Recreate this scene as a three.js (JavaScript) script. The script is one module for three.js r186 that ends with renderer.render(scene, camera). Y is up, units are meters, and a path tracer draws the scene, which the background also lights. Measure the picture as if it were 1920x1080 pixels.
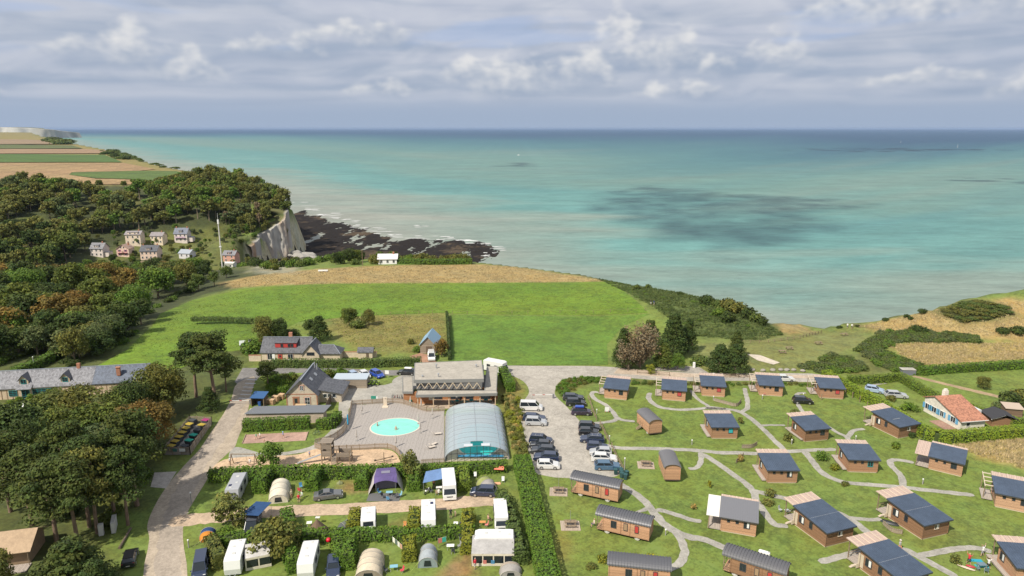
import * as THREE from 'three';
import { mergeGeometries, mergeVertices, toCreasedNormals } from 'three/addons/utils/BufferGeometryUtils.js';
import { RoundedBoxGeometry } from 'three/addons/geometries/RoundedBoxGeometry.js';
import { MarchingCubes } from 'three/addons/objects/MarchingCubes.js';
import { ImprovedNoise } from 'three/addons/math/ImprovedNoise.js';

// ---------------------------------------------------------------- camera, sky, sun, exposure
const scene = new THREE.Scene();
const camera = new THREE.PerspectiveCamera(45.21, 16 / 9, 1, 90000);
camera.position.set(0, 60, 0);
camera.rotation.set(-Math.atan(300 / 1297), 0, 0);
const renderer = new THREE.WebGLRenderer({ antialias: true });
renderer.toneMapping = THREE.LinearToneMapping;
renderer.toneMappingExposure = 1.43;
renderer.shadowMap.enabled = true;

const sun = new THREE.DirectionalLight(new THREE.Color(1, 0.925, 0.80), 4.05);
const SUN = new THREE.Vector3(-0.46, 0.74, 0.49).normalize();
sun.position.copy(SUN).multiplyScalar(600);
sun.target.position.set(0, 0, -160);
sun.position.add(sun.target.position);
sun.castShadow = true;
sun.shadow.radius = 2.5;
sun.shadow.mapSize.set(4096, 4096);
Object.assign(sun.shadow.camera, { left: -260, right: 260, top: 260, bottom: -260, near: 10, far: 1400 });
scene.add(sun, sun.target);

let seed = 7;
const rnd = () => { seed = (seed + 0x6d2b79f5) | 0; let t = Math.imul(seed ^ (seed >>> 15), 1 | seed); t = (t + Math.imul(t ^ (t >>> 7), 61 | t)) ^ t; return ((t ^ (t >>> 14)) >>> 0) / 4294967296; };
const rr = (a, b) => a + (b - a) * rnd();
const pick = (a) => a[Math.floor(rnd() * a.length)];
const PN = new ImprovedNoise();
const fbm = (x, y, z, o = 4) => { let s = 0, a = 0.5, n = 0; for (let i = 0; i < o; i++) { s += a * PN.noise(x, y, z); n += a; x *= 2.03; y *= 2.03; z *= 2.03; a *= 0.5; } return s / n; };
const clamp = (t, a = 0, b = 1) => Math.min(b, Math.max(a, t));
const sstep = (a, b, t) => { t = clamp((t - a) / (b - a)); return t * t * (3 - 2 * t); };
const mix = (a, b, t) => a + (b - a) * t;
const mix3 = (a, b, t) => [mix(a[0], b[0], t), mix(a[1], b[1], t), mix(a[2], b[2], t)];

// a broken cover of grey and white summer cloud, the same all the way round, clearer towards the horizon
{
const W = 2048, Hh = 2048, data = new Float32Array(W * Hh * 4), K = 0.725;
// puffs of cumulus: azimuth (degrees right of north), elevation of the base, half width, height
const puffs = [[9.4, 4.2, 5.6, 4.9], [5.6, 3.6, 3.2, 3.4], [12.6, 4.8, 3.0, 3.6], [19.6, 4.4, 3.8, 3.2], [16.0, 4.2, 1.9, 2.0], [0.6, 2.9, 5.0, 3.6], [-3.4, 3.8, 2.8, 1.9], [-27.6, 4.0, 2.8, 3.2], [-24.6, 3.7, 3.4, 2.6], [-30, 5.0, 4, 1.9], [-36.6, 2.2, 1.6, 1.2], [31, 7.2, 8, 3.8], [24, 7.6, 4, 2.8], [36.5, 2.2, 3.4, 1.9], [30, 3.0, 5, 1.5], [13, 2.4, 5, 1.5], [-10, 2.6, 4, 1.6], [-18, 5.6, 4, 1.8], [-12, 6.5, 6, 2.0]];
{ seed = 91; for (let i = 0; i < 46; i++) { const a = rr(45, 315), e = rr(3, 30); puffs.push([a > 180 ? a - 360 : a, e, rr(3, 7), rr(2, 5)]); } }
for (let j = 0; j < Hh; j++) {
const el = (j + 0.5) / Hh * 180 - 90, e = el * Math.PI / 180, sy = Math.sin(e), cy = Math.cos(e);
for (let i = 0; i < W; i++) {
const az0 = ((i + 0.5) / W - 0.5) * 360 + 90, az = az0 > 180 ? az0 - 360 : az0, o = (j * W + i) * 4;      // 0 degrees looks along -z
let c;
if (el < -3) c = [0.16, 0.2, 0.2];
else {
const ee = Math.max(el, 0.05), t = 1 / (Math.sin(ee * Math.PI / 180) + 0.12), a = az * Math.PI / 180, px = Math.sin(a) * cy * t, pz = Math.cos(a) * cy * t;
const w0 = fbm(az * 0.045, ee * 0.12, 2.2, 3), soft = fbm(az * 0.06 + w0 * 2, ee * 0.34 + w0, 4.2, 5), band = fbm(az * 0.035 + 7, ee * 0.8 + w0 * 1.6, 9.1, 5), high = fbm(px * 0.8 + w0, 0.7, pz * 1.2, 5);
c = mix3([0.345, 0.425, 0.56], [0.42, 0.475, 0.585], sstep(0.3, 3.2, ee)); c = mix3(c, [0.49, 0.53, 0.63], sstep(3, 8.5, ee));
const q = fbm(az * 0.035 + w0, ee * 0.16, 41.7, 3), bil = 1 - Math.abs(fbm(az * 0.10 + w0 * 3, ee * 0.24 + q, 21.3, 6)) * 3, b2 = fbm(az * 0.26 + q * 2, ee * 0.6, 33.1, 5), lay = fbm(az * 0.028 + 3, ee * 0.95 + q * 2.4, 9.1, 5);
c = mix3(c, [0.295, 0.37, 0.495], clamp(0.3 + soft * 1.9 - bil * 0.2) * sstep(0.9, 2.6, ee) * 0.85);
c = mix3(c, [0.68, 0.695, 0.74], clamp(bil * 0.6 + b2 * 0.9 - 0.08) * sstep(1.3, 4, ee) * 0.6);
c = mix3(c, [0.30, 0.38, 0.51], clamp(-lay * 2.6) * sstep(1, 2.4, ee) * 0.6); c = mix3(c, [0.58, 0.61, 0.69], clamp(lay * 2) * sstep(1, 2.4, ee) * 0.5);
c = mix3(c, [0.36, 0.48, 0.72], sstep(0.12, 0.36, fbm(az * 0.07 - 11, ee * 0.5, 14.4, 4)) * sstep(4, 6.5, ee) * 0.45);
c = mix3(c, mix3([0.42, 0.47, 0.575], [0.73, 0.745, 0.785], clamp(0.5 + high * 1.7)), sstep(9, 20, ee) * 0.8);
const st = soft;
for (const [pa, pe, pw, ph] of puffs) {
let da = az - pa; if (da > 180) da -= 360; if (da < -180) da += 360;
if (Math.abs(da) > pw * 1.5 || el < pe - ph * 0.35 || el > pe + ph * 1.35) continue;
const x = da / pw, y = (el - pe) / ph, w1 = fbm(az * 0.75, el * 0.9, pa, 5), w2 = fbm(az * 0.3, el * 0.35, pa + 9, 3);
const lump = 1 - Math.abs(fbm(az * 0.36, el * 0.42, pa + 3, 5)) * 2.4, w3 = fbm(az * 1.9, el * 2.2, pa + 17, 4);
const top = (1 - x * x) * (0.5 + 0.55 * lump) + w2 * 0.5, d = top - y + w1 * 0.3 + w3 * 0.07;
const k = sstep(0.0, 0.5, d) * sstep(1.3, 0.7, Math.abs(x)) * sstep(-0.35, 0.35, y + w2 * 0.7);
const lit = clamp(0.30 + y * 0.75 + w1 * 0.9 + w3 * 0.5 + w2 * 0.5 - x * 0.16 - Math.max(0, d - 0.3) * 0.35);
c = mix3(c, mix3([0.36, 0.425, 0.54], [0.82, 0.81, 0.795], lit), k * 0.72);
}
c = mix3([0.35, 0.43, 0.565], c, sstep(-0.2, 2.6, el + 0.5 * st));
}
data[o] = c[0] * K; data[o + 1] = c[1] * K; data[o + 2] = c[2] * K; data[o + 3] = 1;
}
}
const sky = new THREE.DataTexture(data, W, Hh, THREE.RGBAFormat, THREE.FloatType);
sky.mapping = THREE.EquirectangularReflectionMapping; sky.magFilter = THREE.LinearFilter; sky.minFilter = THREE.LinearFilter; sky.needsUpdate = true;
scene.background = sky; scene.environment = sky; scene.environmentIntensity = 1;
}

// ---------------------------------------------------------------- helpers
const names = new Map();
const numbered = (n) => { const k = names.get(n) ?? 0; names.set(n, k + 1); return k ? n + '_' + String(k).padStart(3, '0') : n; };
const V = (x, y, z) => new THREE.Vector3(x, y, z);
const C = (r, g, b) => new THREE.Color().setRGB(r, g, b);
const S = (hex) => new THREE.Color(hex);
const M = (c, rough = 0.85, o = {}) => new THREE.MeshStandardMaterial({ color: Array.isArray(c) ? C(...c) : S(c), roughness: rough, side: THREE.DoubleSide, ...o });
const MP = (c, rough, o) => new THREE.MeshPhysicalMaterial({ color: Array.isArray(c) ? C(...c) : S(c), roughness: rough, ...o });
function norm(g) {                                     // one layout for every geometry that is to be joined
g = g.index ? g.toNonIndexed() : g;
for (const k of Object.keys(g.attributes)) if (!['position', 'normal', 'uv', 'color'].includes(k)) g.deleteAttribute(k);
if (!g.attributes.normal) g.computeVertexNormals();
if (!g.attributes.uv) g.setAttribute('uv', new THREE.BufferAttribute(new Float32Array(g.attributes.position.count * 2), 2));
return g;
}
function boxUV(g) {                                    // uv in metres, by the way each face points
g = norm(g);
const p = g.attributes.position, n = g.attributes.normal, u = g.attributes.uv;
for (let i = 0; i < p.count; i++) {
const ax = Math.abs(n.getX(i)), ay = Math.abs(n.getY(i)), az = Math.abs(n.getZ(i));
if (ay > ax && ay > az) u.setXY(i, p.getX(i), p.getZ(i)); else if (ax > az) u.setXY(i, p.getZ(i), p.getY(i)); else u.setXY(i, p.getX(i), p.getY(i));
}
return g;
}
const join = (list) => { list = (Array.isArray(list) ? list : [list]).map(norm); const hasC = list.some((g) => g.attributes.color); if (hasC) for (const g of list) if (!g.attributes.color) tint(g, [1, 1, 1]); return list.length > 1 ? mergeGeometries(list, false) : list[0]; };
function tint(g, c) { const n = g.attributes.position.count, a = new Float32Array(n * 3); for (let i = 0; i < n; i++) a.set(c, i * 3); g.setAttribute('color', new THREE.BufferAttribute(a, 3)); return g; }
function obj(name, geos, mat, parent = scene) {
const m = new THREE.Mesh(boxUV(join(geos)), mat); m.name = parent === scene ? numbered(name) : name; m.castShadow = m.receiveShadow = true; parent.add(m); return m;
}
function bare(name, geo, mat, parent = scene) { const m = new THREE.Mesh(geo, mat); m.name = parent === scene ? numbered(name) : name; m.castShadow = m.receiveShadow = true; parent.add(m); return m; }
function tag(o, label, category, group, kind) { o.userData.label = label; o.userData.category = category; if (group) o.userData.group = group; if (kind) o.userData.kind = kind; return o; }
function thing(name, label, category, [x, y, z] = [0, 0, 0], turn = 0, group) {
const o = new THREE.Group(); o.name = numbered(name); scene.add(o); o.position.set(x, y, z); o.rotation.y = turn; return tag(o, label, category, group);
}
function struct(name, geos, mat, label) { const m = obj(name, geos, mat); m.userData.kind = 'structure'; if (label) m.userData.label = label; return m; }
const R = (d) => d * Math.PI / 180;
const box = (w, h, d, x = 0, y = 0, z = 0, ry = 0, rx = 0, rz = 0) => { const g = new THREE.BoxGeometry(w, h, d); if (rx) g.rotateX(rx); if (rz) g.rotateZ(rz); if (ry) g.rotateY(ry); return g.translate(x, y, z); };
const rbox = (w, h, d, x, y, z, r = 0.05, s = 1) => new RoundedBoxGeometry(w, h, d, s, r).translate(x, y, z);
const cyl = (r0, r1, h, x, y, z, n = 8) => new THREE.CylinderGeometry(r1, r0, h, n).translate(x, y + h / 2, z);
const ball = (r, x, y, z, n = 8) => new THREE.SphereGeometry(r, n, Math.max(4, n - 2)).translate(x, y, z);
function bar(a, b, r, n = 5, r1 = r) {                 // a round bar from a to b
const d = V(b[0] - a[0], b[1] - a[1], b[2] - a[2]), L = d.length(), g = new THREE.CylinderGeometry(r1, r, L, n, 1);
g.translate(0, L / 2, 0); g.applyQuaternion(new THREE.Quaternion().setFromUnitVectors(V(0, 1, 0), d.normalize())); return g.translate(...a);
}
function beam(a, b, w, h) {                            // a square timber from a to b
const d = V(b[0] - a[0], b[1] - a[1], b[2] - a[2]), L = d.length(), g = new THREE.BoxGeometry(w, h, L), m = new THREE.Matrix4().lookAt(V(0, 0, 0), d, Math.abs(d.y) > 0.99 * L ? V(1, 0, 0) : V(0, 1, 0));
g.applyMatrix4(m); return g.translate((a[0] + b[0]) / 2, (a[1] + b[1]) / 2, (a[2] + b[2]) / 2);
}
function poly3(pts, faces) {                           // a solid from corner points and faces
const pos = []; for (const f of faces) for (let i = 1; i < f.length - 1; i++) for (const k of [f[0], f[i], f[i + 1]]) pos.push(...pts[k]);
const g = new THREE.BufferGeometry(); g.setAttribute('position', new THREE.Float32BufferAttribute(pos, 3)); g.computeVertexNormals(); return norm(g);
}
// a slab: four top corners, thickness down
const slab = (a, b, c, d, t) => poly3([a, b, c, d, ...[a, b, c, d].map((p) => [p[0], p[1] - t, p[2]])], [[0, 1, 2, 3], [7, 6, 5, 4], [0, 4, 5, 1], [1, 5, 6, 2], [2, 6, 7, 3], [3, 7, 4, 0]]);
const prism = (poly, depth, bevel = 0) => { const s = new THREE.Shape(poly.map((p) => new THREE.Vector2(p[0], p[1]))); return new THREE.ExtrudeGeometry(s, { depth: depth - 2 * bevel, bevelEnabled: bevel > 0, bevelSize: bevel, bevelThickness: bevel, bevelSegments: 1, curveSegments: 6 }).translate(0, 0, bevel); };
function sheet(poly, y) { const s = new THREE.Shape(poly.map((p) => new THREE.Vector2(p[0], -p[1]))); return new THREE.ShapeGeometry(s).rotateX(-Math.PI / 2).translate(0, y, 0); }
function smooth(pts, n = 8, closed = false) { return new THREE.CatmullRomCurve3(pts.map((p) => V(p[0], 0, p[1])), closed, 'centripetal').getPoints(n * pts.length).map((p) => [p.x, p.z]); }
function ribbon(pts, w, y, wob = 0.12) {               // a path of width w along a smooth line, edges slightly ragged
const c = smooth(pts, 7), pos = [], idx = [];
for (let i = 0; i < c.length; i++) {
const a = c[Math.max(0, i - 1)], b = c[Math.min(c.length - 1, i + 1)], L = Math.hypot(b[0] - a[0], b[1] - a[1]) || 1, nx = -(b[1] - a[1]) / L, nz = (b[0] - a[0]) / L;
const e = (i === 0 || i === c.length - 1) ? 0.55 : 1, k0 = (w / 2 + wob * fbm(c[i][0] * 0.8, 1, c[i][1] * 0.8, 2) * 2.2) * e, k1 = (w / 2 + wob * fbm(c[i][0] * 0.8, 7, c[i][1] * 0.8, 2) * 2.2) * e;
pos.push(c[i][0] + nx * k0, y, c[i][1] + nz * k0, c[i][0] - nx * k1, y, c[i][1] - nz * k1);
if (i) { const o = i * 2; idx.push(o - 2, o, o - 1, o - 1, o, o + 1); }
}
const g = new THREE.BufferGeometry(); g.setAttribute('position', new THREE.Float32BufferAttribute(pos, 3)); g.setIndex(idx); g.computeVertexNormals();
const n = g.attributes.normal; if (n.getY(0) < 0) { g.index.array.reverse(); g.computeVertexNormals(); }
return norm(g);
}
const inPoly = (x, z, P) => { let r = false; for (let i = 0, j = P.length - 1; i < P.length; j = i++) { const [a, b] = P[i], [c, d] = P[j]; if ((b > z) !== (d > z) && x < (c - a) * (z - b) / (d - b) + a) r = !r; } return r; };
const segDist = (x, z, P, closed = true) => { let m = 1e18; for (let i = closed ? 0 : 1, j = closed ? P.length - 1 : 0; i < P.length; j = i++) { const [a, b] = P[j], [c, d] = P[i], ux = c - a, uz = d - b, t = clamp(((x - a) * ux + (z - b) * uz) / (ux * ux + uz * uz || 1)), ex = x - a - t * ux, ez = z - b - t * uz; m = Math.min(m, ex * ex + ez * ez); } return Math.sqrt(m); };

// ---------------------------------------------------------------- textures (what surfaces are made of)
function noiseTex(n, f, rep, srgb = true) {
const d = new Uint8Array(n * n * 4);
for (let j = 0; j < n; j++) for (let i = 0; i < n; i++) { const c = f(i / n, j / n), o = (j * n + i) * 4; for (let k = 0; k < 3; k++) d[o + k] = clamp(c[k], 0, 1) * 255; d[o + 3] = 255; }
const t = new THREE.DataTexture(d, n, n); t.wrapS = t.wrapT = THREE.RepeatWrapping; t.magFilter = THREE.LinearFilter; t.minFilter = THREE.LinearFilter; if (srgb) t.colorSpace = THREE.SRGBColorSpace; t.repeat.set(1 / rep, 1 / rep); t.needsUpdate = true; return t;
}
// tileable noise: value noise on a wrapped lattice
function tileNoise(per, sd) {
const s0 = seed; seed = sd; const a = new Float32Array(per * per); for (let i = 0; i < a.length; i++) a[i] = rnd(); seed = s0;
return (u, v) => { const x = (u - Math.floor(u)) * per, y = (v - Math.floor(v)) * per, i = Math.floor(x), j = Math.floor(y), fx = x - i, fy = y - j, s = fx * fx * (3 - 2 * fx), t = fy * fy * (3 - 2 * fy), q = (p, r) => a[(r % per) * per + (p % per)]; return mix(mix(q(i, j), q(i + 1, j), s), mix(q(i, j + 1), q(i + 1, j + 1), s), t); };
}
const tn = [4, 9, 21, 47, 101, 211].map((p, i) => tileNoise(p, 100 + i));
const grain = (u, v, w) => tn.reduce((s, f, i) => s + w[i] * f(u, v), 0) / w.reduce((a, b) => a + b, 0);
const grassTex = noiseTex(512, (u, v) => { const a = grain(u, v, [0.5, 0.6, 0.8, 1, 1.2, 1.2]), y = grain(u + 0.37, v + 0.2, [0.6, 0.8, 0.8, 0.5, 0.3, 0]); const l = 0.48 + 0.72 * a + 0.1; return [l * (0.92 + 0.16 * y), l * 0.985, l * (0.98 - 0.2 * y)]; }, 37);
const gravelTex = noiseTex(512, (u, v) => { const a = grain(u, v, [0.7, 0.7, 0.7, 0.7, 1, 1.2]); const l = 0.66 + 0.48 * a; return [l, l * 0.995, l * 0.985]; }, 29);
const strawTex = noiseTex(512, (u, v) => { const a = grain(u, v * 0.5 + 0.1, [0.6, 0.9, 1.1, 1.2, 1.2, 1]); const l = 0.42 + 0.85 * a; return [l, l * 0.97, l * 0.9]; }, 43);
const plankTex = (() => {                              // boards 0.125 m high, 16 of them to the 2 m tile
const sh = []; const s0 = seed; seed = 55; for (let i = 0; i < 16; i++) sh.push(rr(0.86, 1.06)); seed = s0;
return noiseTex(512, (u, v) => { const r = v * 16, i = Math.floor(r), f = r - i, g = tn[4](u * 0.35 + i * 0.13, v * 1.0) * 0.5 + tn[5](u * 0.5 + i * 0.31, v) * 0.5; const l = sh[i] * (0.8 + 0.26 * g) * (f < 0.13 ? 0.5 : 1); return [l, l * (0.96 + 0.04 * g), l * (0.92 + 0.06 * g)]; }, 2);
})();
const plankBump = noiseTex(256, (u, v) => { const f = v * 16 % 1; const l = f < 0.13 ? 0.2 : 0.75 + 0.2 * f; return [l, l, l]; }, 2, false);
const deckTex = noiseTex(512, (u, v) => { const r = u * 16, i = Math.floor(r), f = r - i, g = tn[4](u, v * 0.3 + i * 0.17); const l = (0.80 + 0.16 * tn[1]((i * 0.37) % 1, 0.3) + 0.12 * g + 0.12 * tn[2](u, v)) * (f < 0.09 ? 0.6 : 1); return [l, l, l]; }, 4);
const slateTex = noiseTex(512, (u, v) => { const r = v * 12, i = Math.floor(r), q = u * 10 + (i % 2) * 0.5, k = Math.floor(q), f = r - i, h = q - k, s = tn[3]((k * 0.137) % 1, (i * 0.091) % 1); const l = (0.68 + 0.36 * s + 0.12 * tn[2](u, v)) * (f < 0.1 || h < 0.05 ? 0.72 : 1); return [l, l, l * 1.01]; }, 3);
const plasterTex = noiseTex(256, (u, v) => { const a = grain(u, v, [1, 1, 1, 0.8, 0.8, 0]); const l = 0.78 + 0.3 * a; return [l, l * 0.985, l * 0.96]; }, 6);
const barkTex = noiseTex(128, (u, v) => { const a = grain(u * 1, v * 0.25, [0.5, 1, 1, 1, 0.5, 0]); const l = 0.5 + 0.6 * a; return [l, l * 0.97, l * 0.92]; }, 1.5);
const waveBump = noiseTex(512, (u, v) => { const a = grain(u * 1, v * 2, [0.5, 1, 1.2, 1, 0.6, 0.3]); return [a, a, a]; }, 60, false);

// ---------------------------------------------------------------- terrain
const SEA = -40;
const TX = [-0.169,-1.911,-0.554,-1.911,-1.016,-1.911,0.237,-2.121,-0.471,-2.272,-0.931,-2.291,0,-2.551,-0.552,-2.688,0.352,-2.621,-0.993,-2.861,-0.598,-2.923,-0.144,-3.065,0.2,-2.819,-0.595,-3.273,-0.895,-3.165,-1.297,-2.129,-1.739,-2.541,-1.588,-3.047,-1.416,-3.211,-2.412,-3.181,-1.313,-2.625,-2.684,-4.885,-2.548,-4.958,-2.417,-5.032,-2.723,-4.518,-2.601,-4.586,-2.412,-4.549,-1.899,-4.597,-2.287,-4.796,-3.703,-5.973,-4.598,-6.263,-3.305,-6.263,-3.022,-7.066,-2.961,-5.401,-2.381,-5.318,-3.335,-5.005,-3.613,-4.857,-2.107,-5.699,-2.013,-4.884,-2.964,-4.206,-3.017,-7.603,-3.963,-8.532,-5.106,-10.03,-7.094,-13.01,-6.915,-10.6,-9.299,-16.29,-13.24,-20.39,-18.26,-26.61,0.649,-2.207,0.547,-2.379,0.459,-2.521,0.789,-2.055,0.691,-1.948,0.526,-1.917,0.467,-2.085,0.939,-1.974,0.796,-1.82,1.086,-2.117,0.948,-2.108,1.165,-2.078,1.216,-2.056,1.424,-2.059,1.575,-2.086,1.888,-2.087,1.221,-1.895,1.405,-1.895,1.051,-1.861,-1.74,-5.51,-1.92,-5.85,-2.22,-6.4,-1.9,-5.42,-2.03,-5.32,-2.12,-5.2,-2.22,-5.05,-2.15,-5.7,-2,-4.4,-2.6,-4.05,-3.4,-3.85,-4.3,-3.75,-1.75,-4.8,-1.2,-3.7,-0.6,-3.3,-5.5,-3.6,-7,-6,-5,-5.2,-3.5,-2.3,-5,-2,3,-1.5,3.5,-2.4,6,-1.5,-2.5,-1.9,-18,-14,-35,-35,-30,-52,-60,-30,-60,-60,-15,-4,-30,-5], TW = [2.666479,-0.7049327,0.9021354,-4.933212,-2.924059,2.603029,3.080601,2.484776,-3.605,6.110309,-2.977603,-1.5884,-1.137478,19.69113,-3.008548,0.403816,1.014622,-4.196644,2.690147,8.089551,-8.88708,-5.729459,2.046548,-7.863269,-12.284,8.283255,12.58251,30.41282,-31.97033,4.053461,-1.895337,2.066332,0.4505964,-11.67924,67.01635,-2.091878,4.512419,-30.81046,137.0442,25.74753,-0.627655,-0.1886127,-0.03025397,-0.001375908,0.02659449,-0.04847959,0.00716813,0.005033501,36.28863,1.580669,-5.007729,55.44905,-48.00656,-1.246067,-0.9075727,-15.24999,16.02214,-30.26849,-52.75785,-4.174319,27.40319,52.93182,-5.152812,2.846401,-0.8214083,-47.61496,25.11575,43.31444,-11.99101,-5.539305,-1.679617,-29.68113,-29.18765,-62.74294,33.49611,-19.86419,-18.13666,-10.68014,-1.00729,-92.65718,11.83448,-17.6553,-1.039331,0.03077199,1.527714,0.4469945,0.4441564,-0.4187015,-1.117714,0.308505,0.6888996,-0.001149144,-0.01009699,-0.001125196,0.003547851,0.0009502163,0.08064732,-0.004656168,-26.3157,-0.2496376,-0.144925];
function landTop(x, z) {                               // the lie of the land, as surveyed: flat on the campsite, a valley and hills round it
const m = sstep(178, 212, -z); if (m <= 0) return 0;
const a = x / 100, b = z / 100, n = TX.length / 2; let s = TW[n] + TW[n + 1] * a + TW[n + 2] * b;
for (let i = 0; i < n; i++) { const p = a - TX[2 * i], q = b - TX[2 * i + 1], r = p * p + q * q; if (r > 1e-12) s += TW[i] * 0.5 * r * Math.log(r); }
return m * s;
}
const COAST = [[900, -300], [220.3, -233.7], [166.8, -219], [147.9, -214], [131.9, -209.6], [124.4, -210.6], [115.7, -212.6], [108.7, -215.4], [99.5, -213.8], [93.6, -216.5], [80, -208.6], [66.1, -225.1], [48.25, -254.4], [31.06, -281.7], [9.51, -302.7], [-15.21, -323.3],
[-30, -335], [-70, -346], [-100, -358], [-122, -395], [-150, -432], [-185, -462], [-199, -497], [-195.5, -517], [-191.9, -532], [-185.9, -539], [-179.6, -546], [-177.4, -556], [-215.1, -637], [-255.6, -696], [-304.9, -754], [-398.8, -859], [-511, -1003], [-709, -1301], [-930, -1629], [-1353, -2186], [-1946, -3003], [-4200, -6200], [-9000, -8200], [-14000, -8000], [-14000, 200], [900, 200]];
const inland = (x, z) => (inPoly(x, z, COAST) ? 1 : -1) * segDist(x, z, COAST);
function H(x, z) {
const t = landTop(x, z); if (z > -150 && x < 260) return t;
const d = inland(x, z), far = Math.hypot(x, z), w = far > 600 ? 10 + far * 0.012 : 11;
if (d > 0) return t;
return mix(SEA - 5, t, sstep(-w, 0.5, d));
}
const at = ([x, z], y = 0) => [x, H(x, z) + y, z];

// ---------------------------------------------------------------- ground colours (linear, sunlight not included)
const LAWN = [0.148, 0.21, 0.045], LUSH = [0.108, 0.2, 0.015], DRY = [0.345, 0.255, 0.125], WOODS = [0.05, 0.062, 0.022], ROUGH = [0.135, 0.15, 0.045], HEATH = [0.085, 0.115, 0.032], SOIL = [0.42, 0.285, 0.165];
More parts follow.
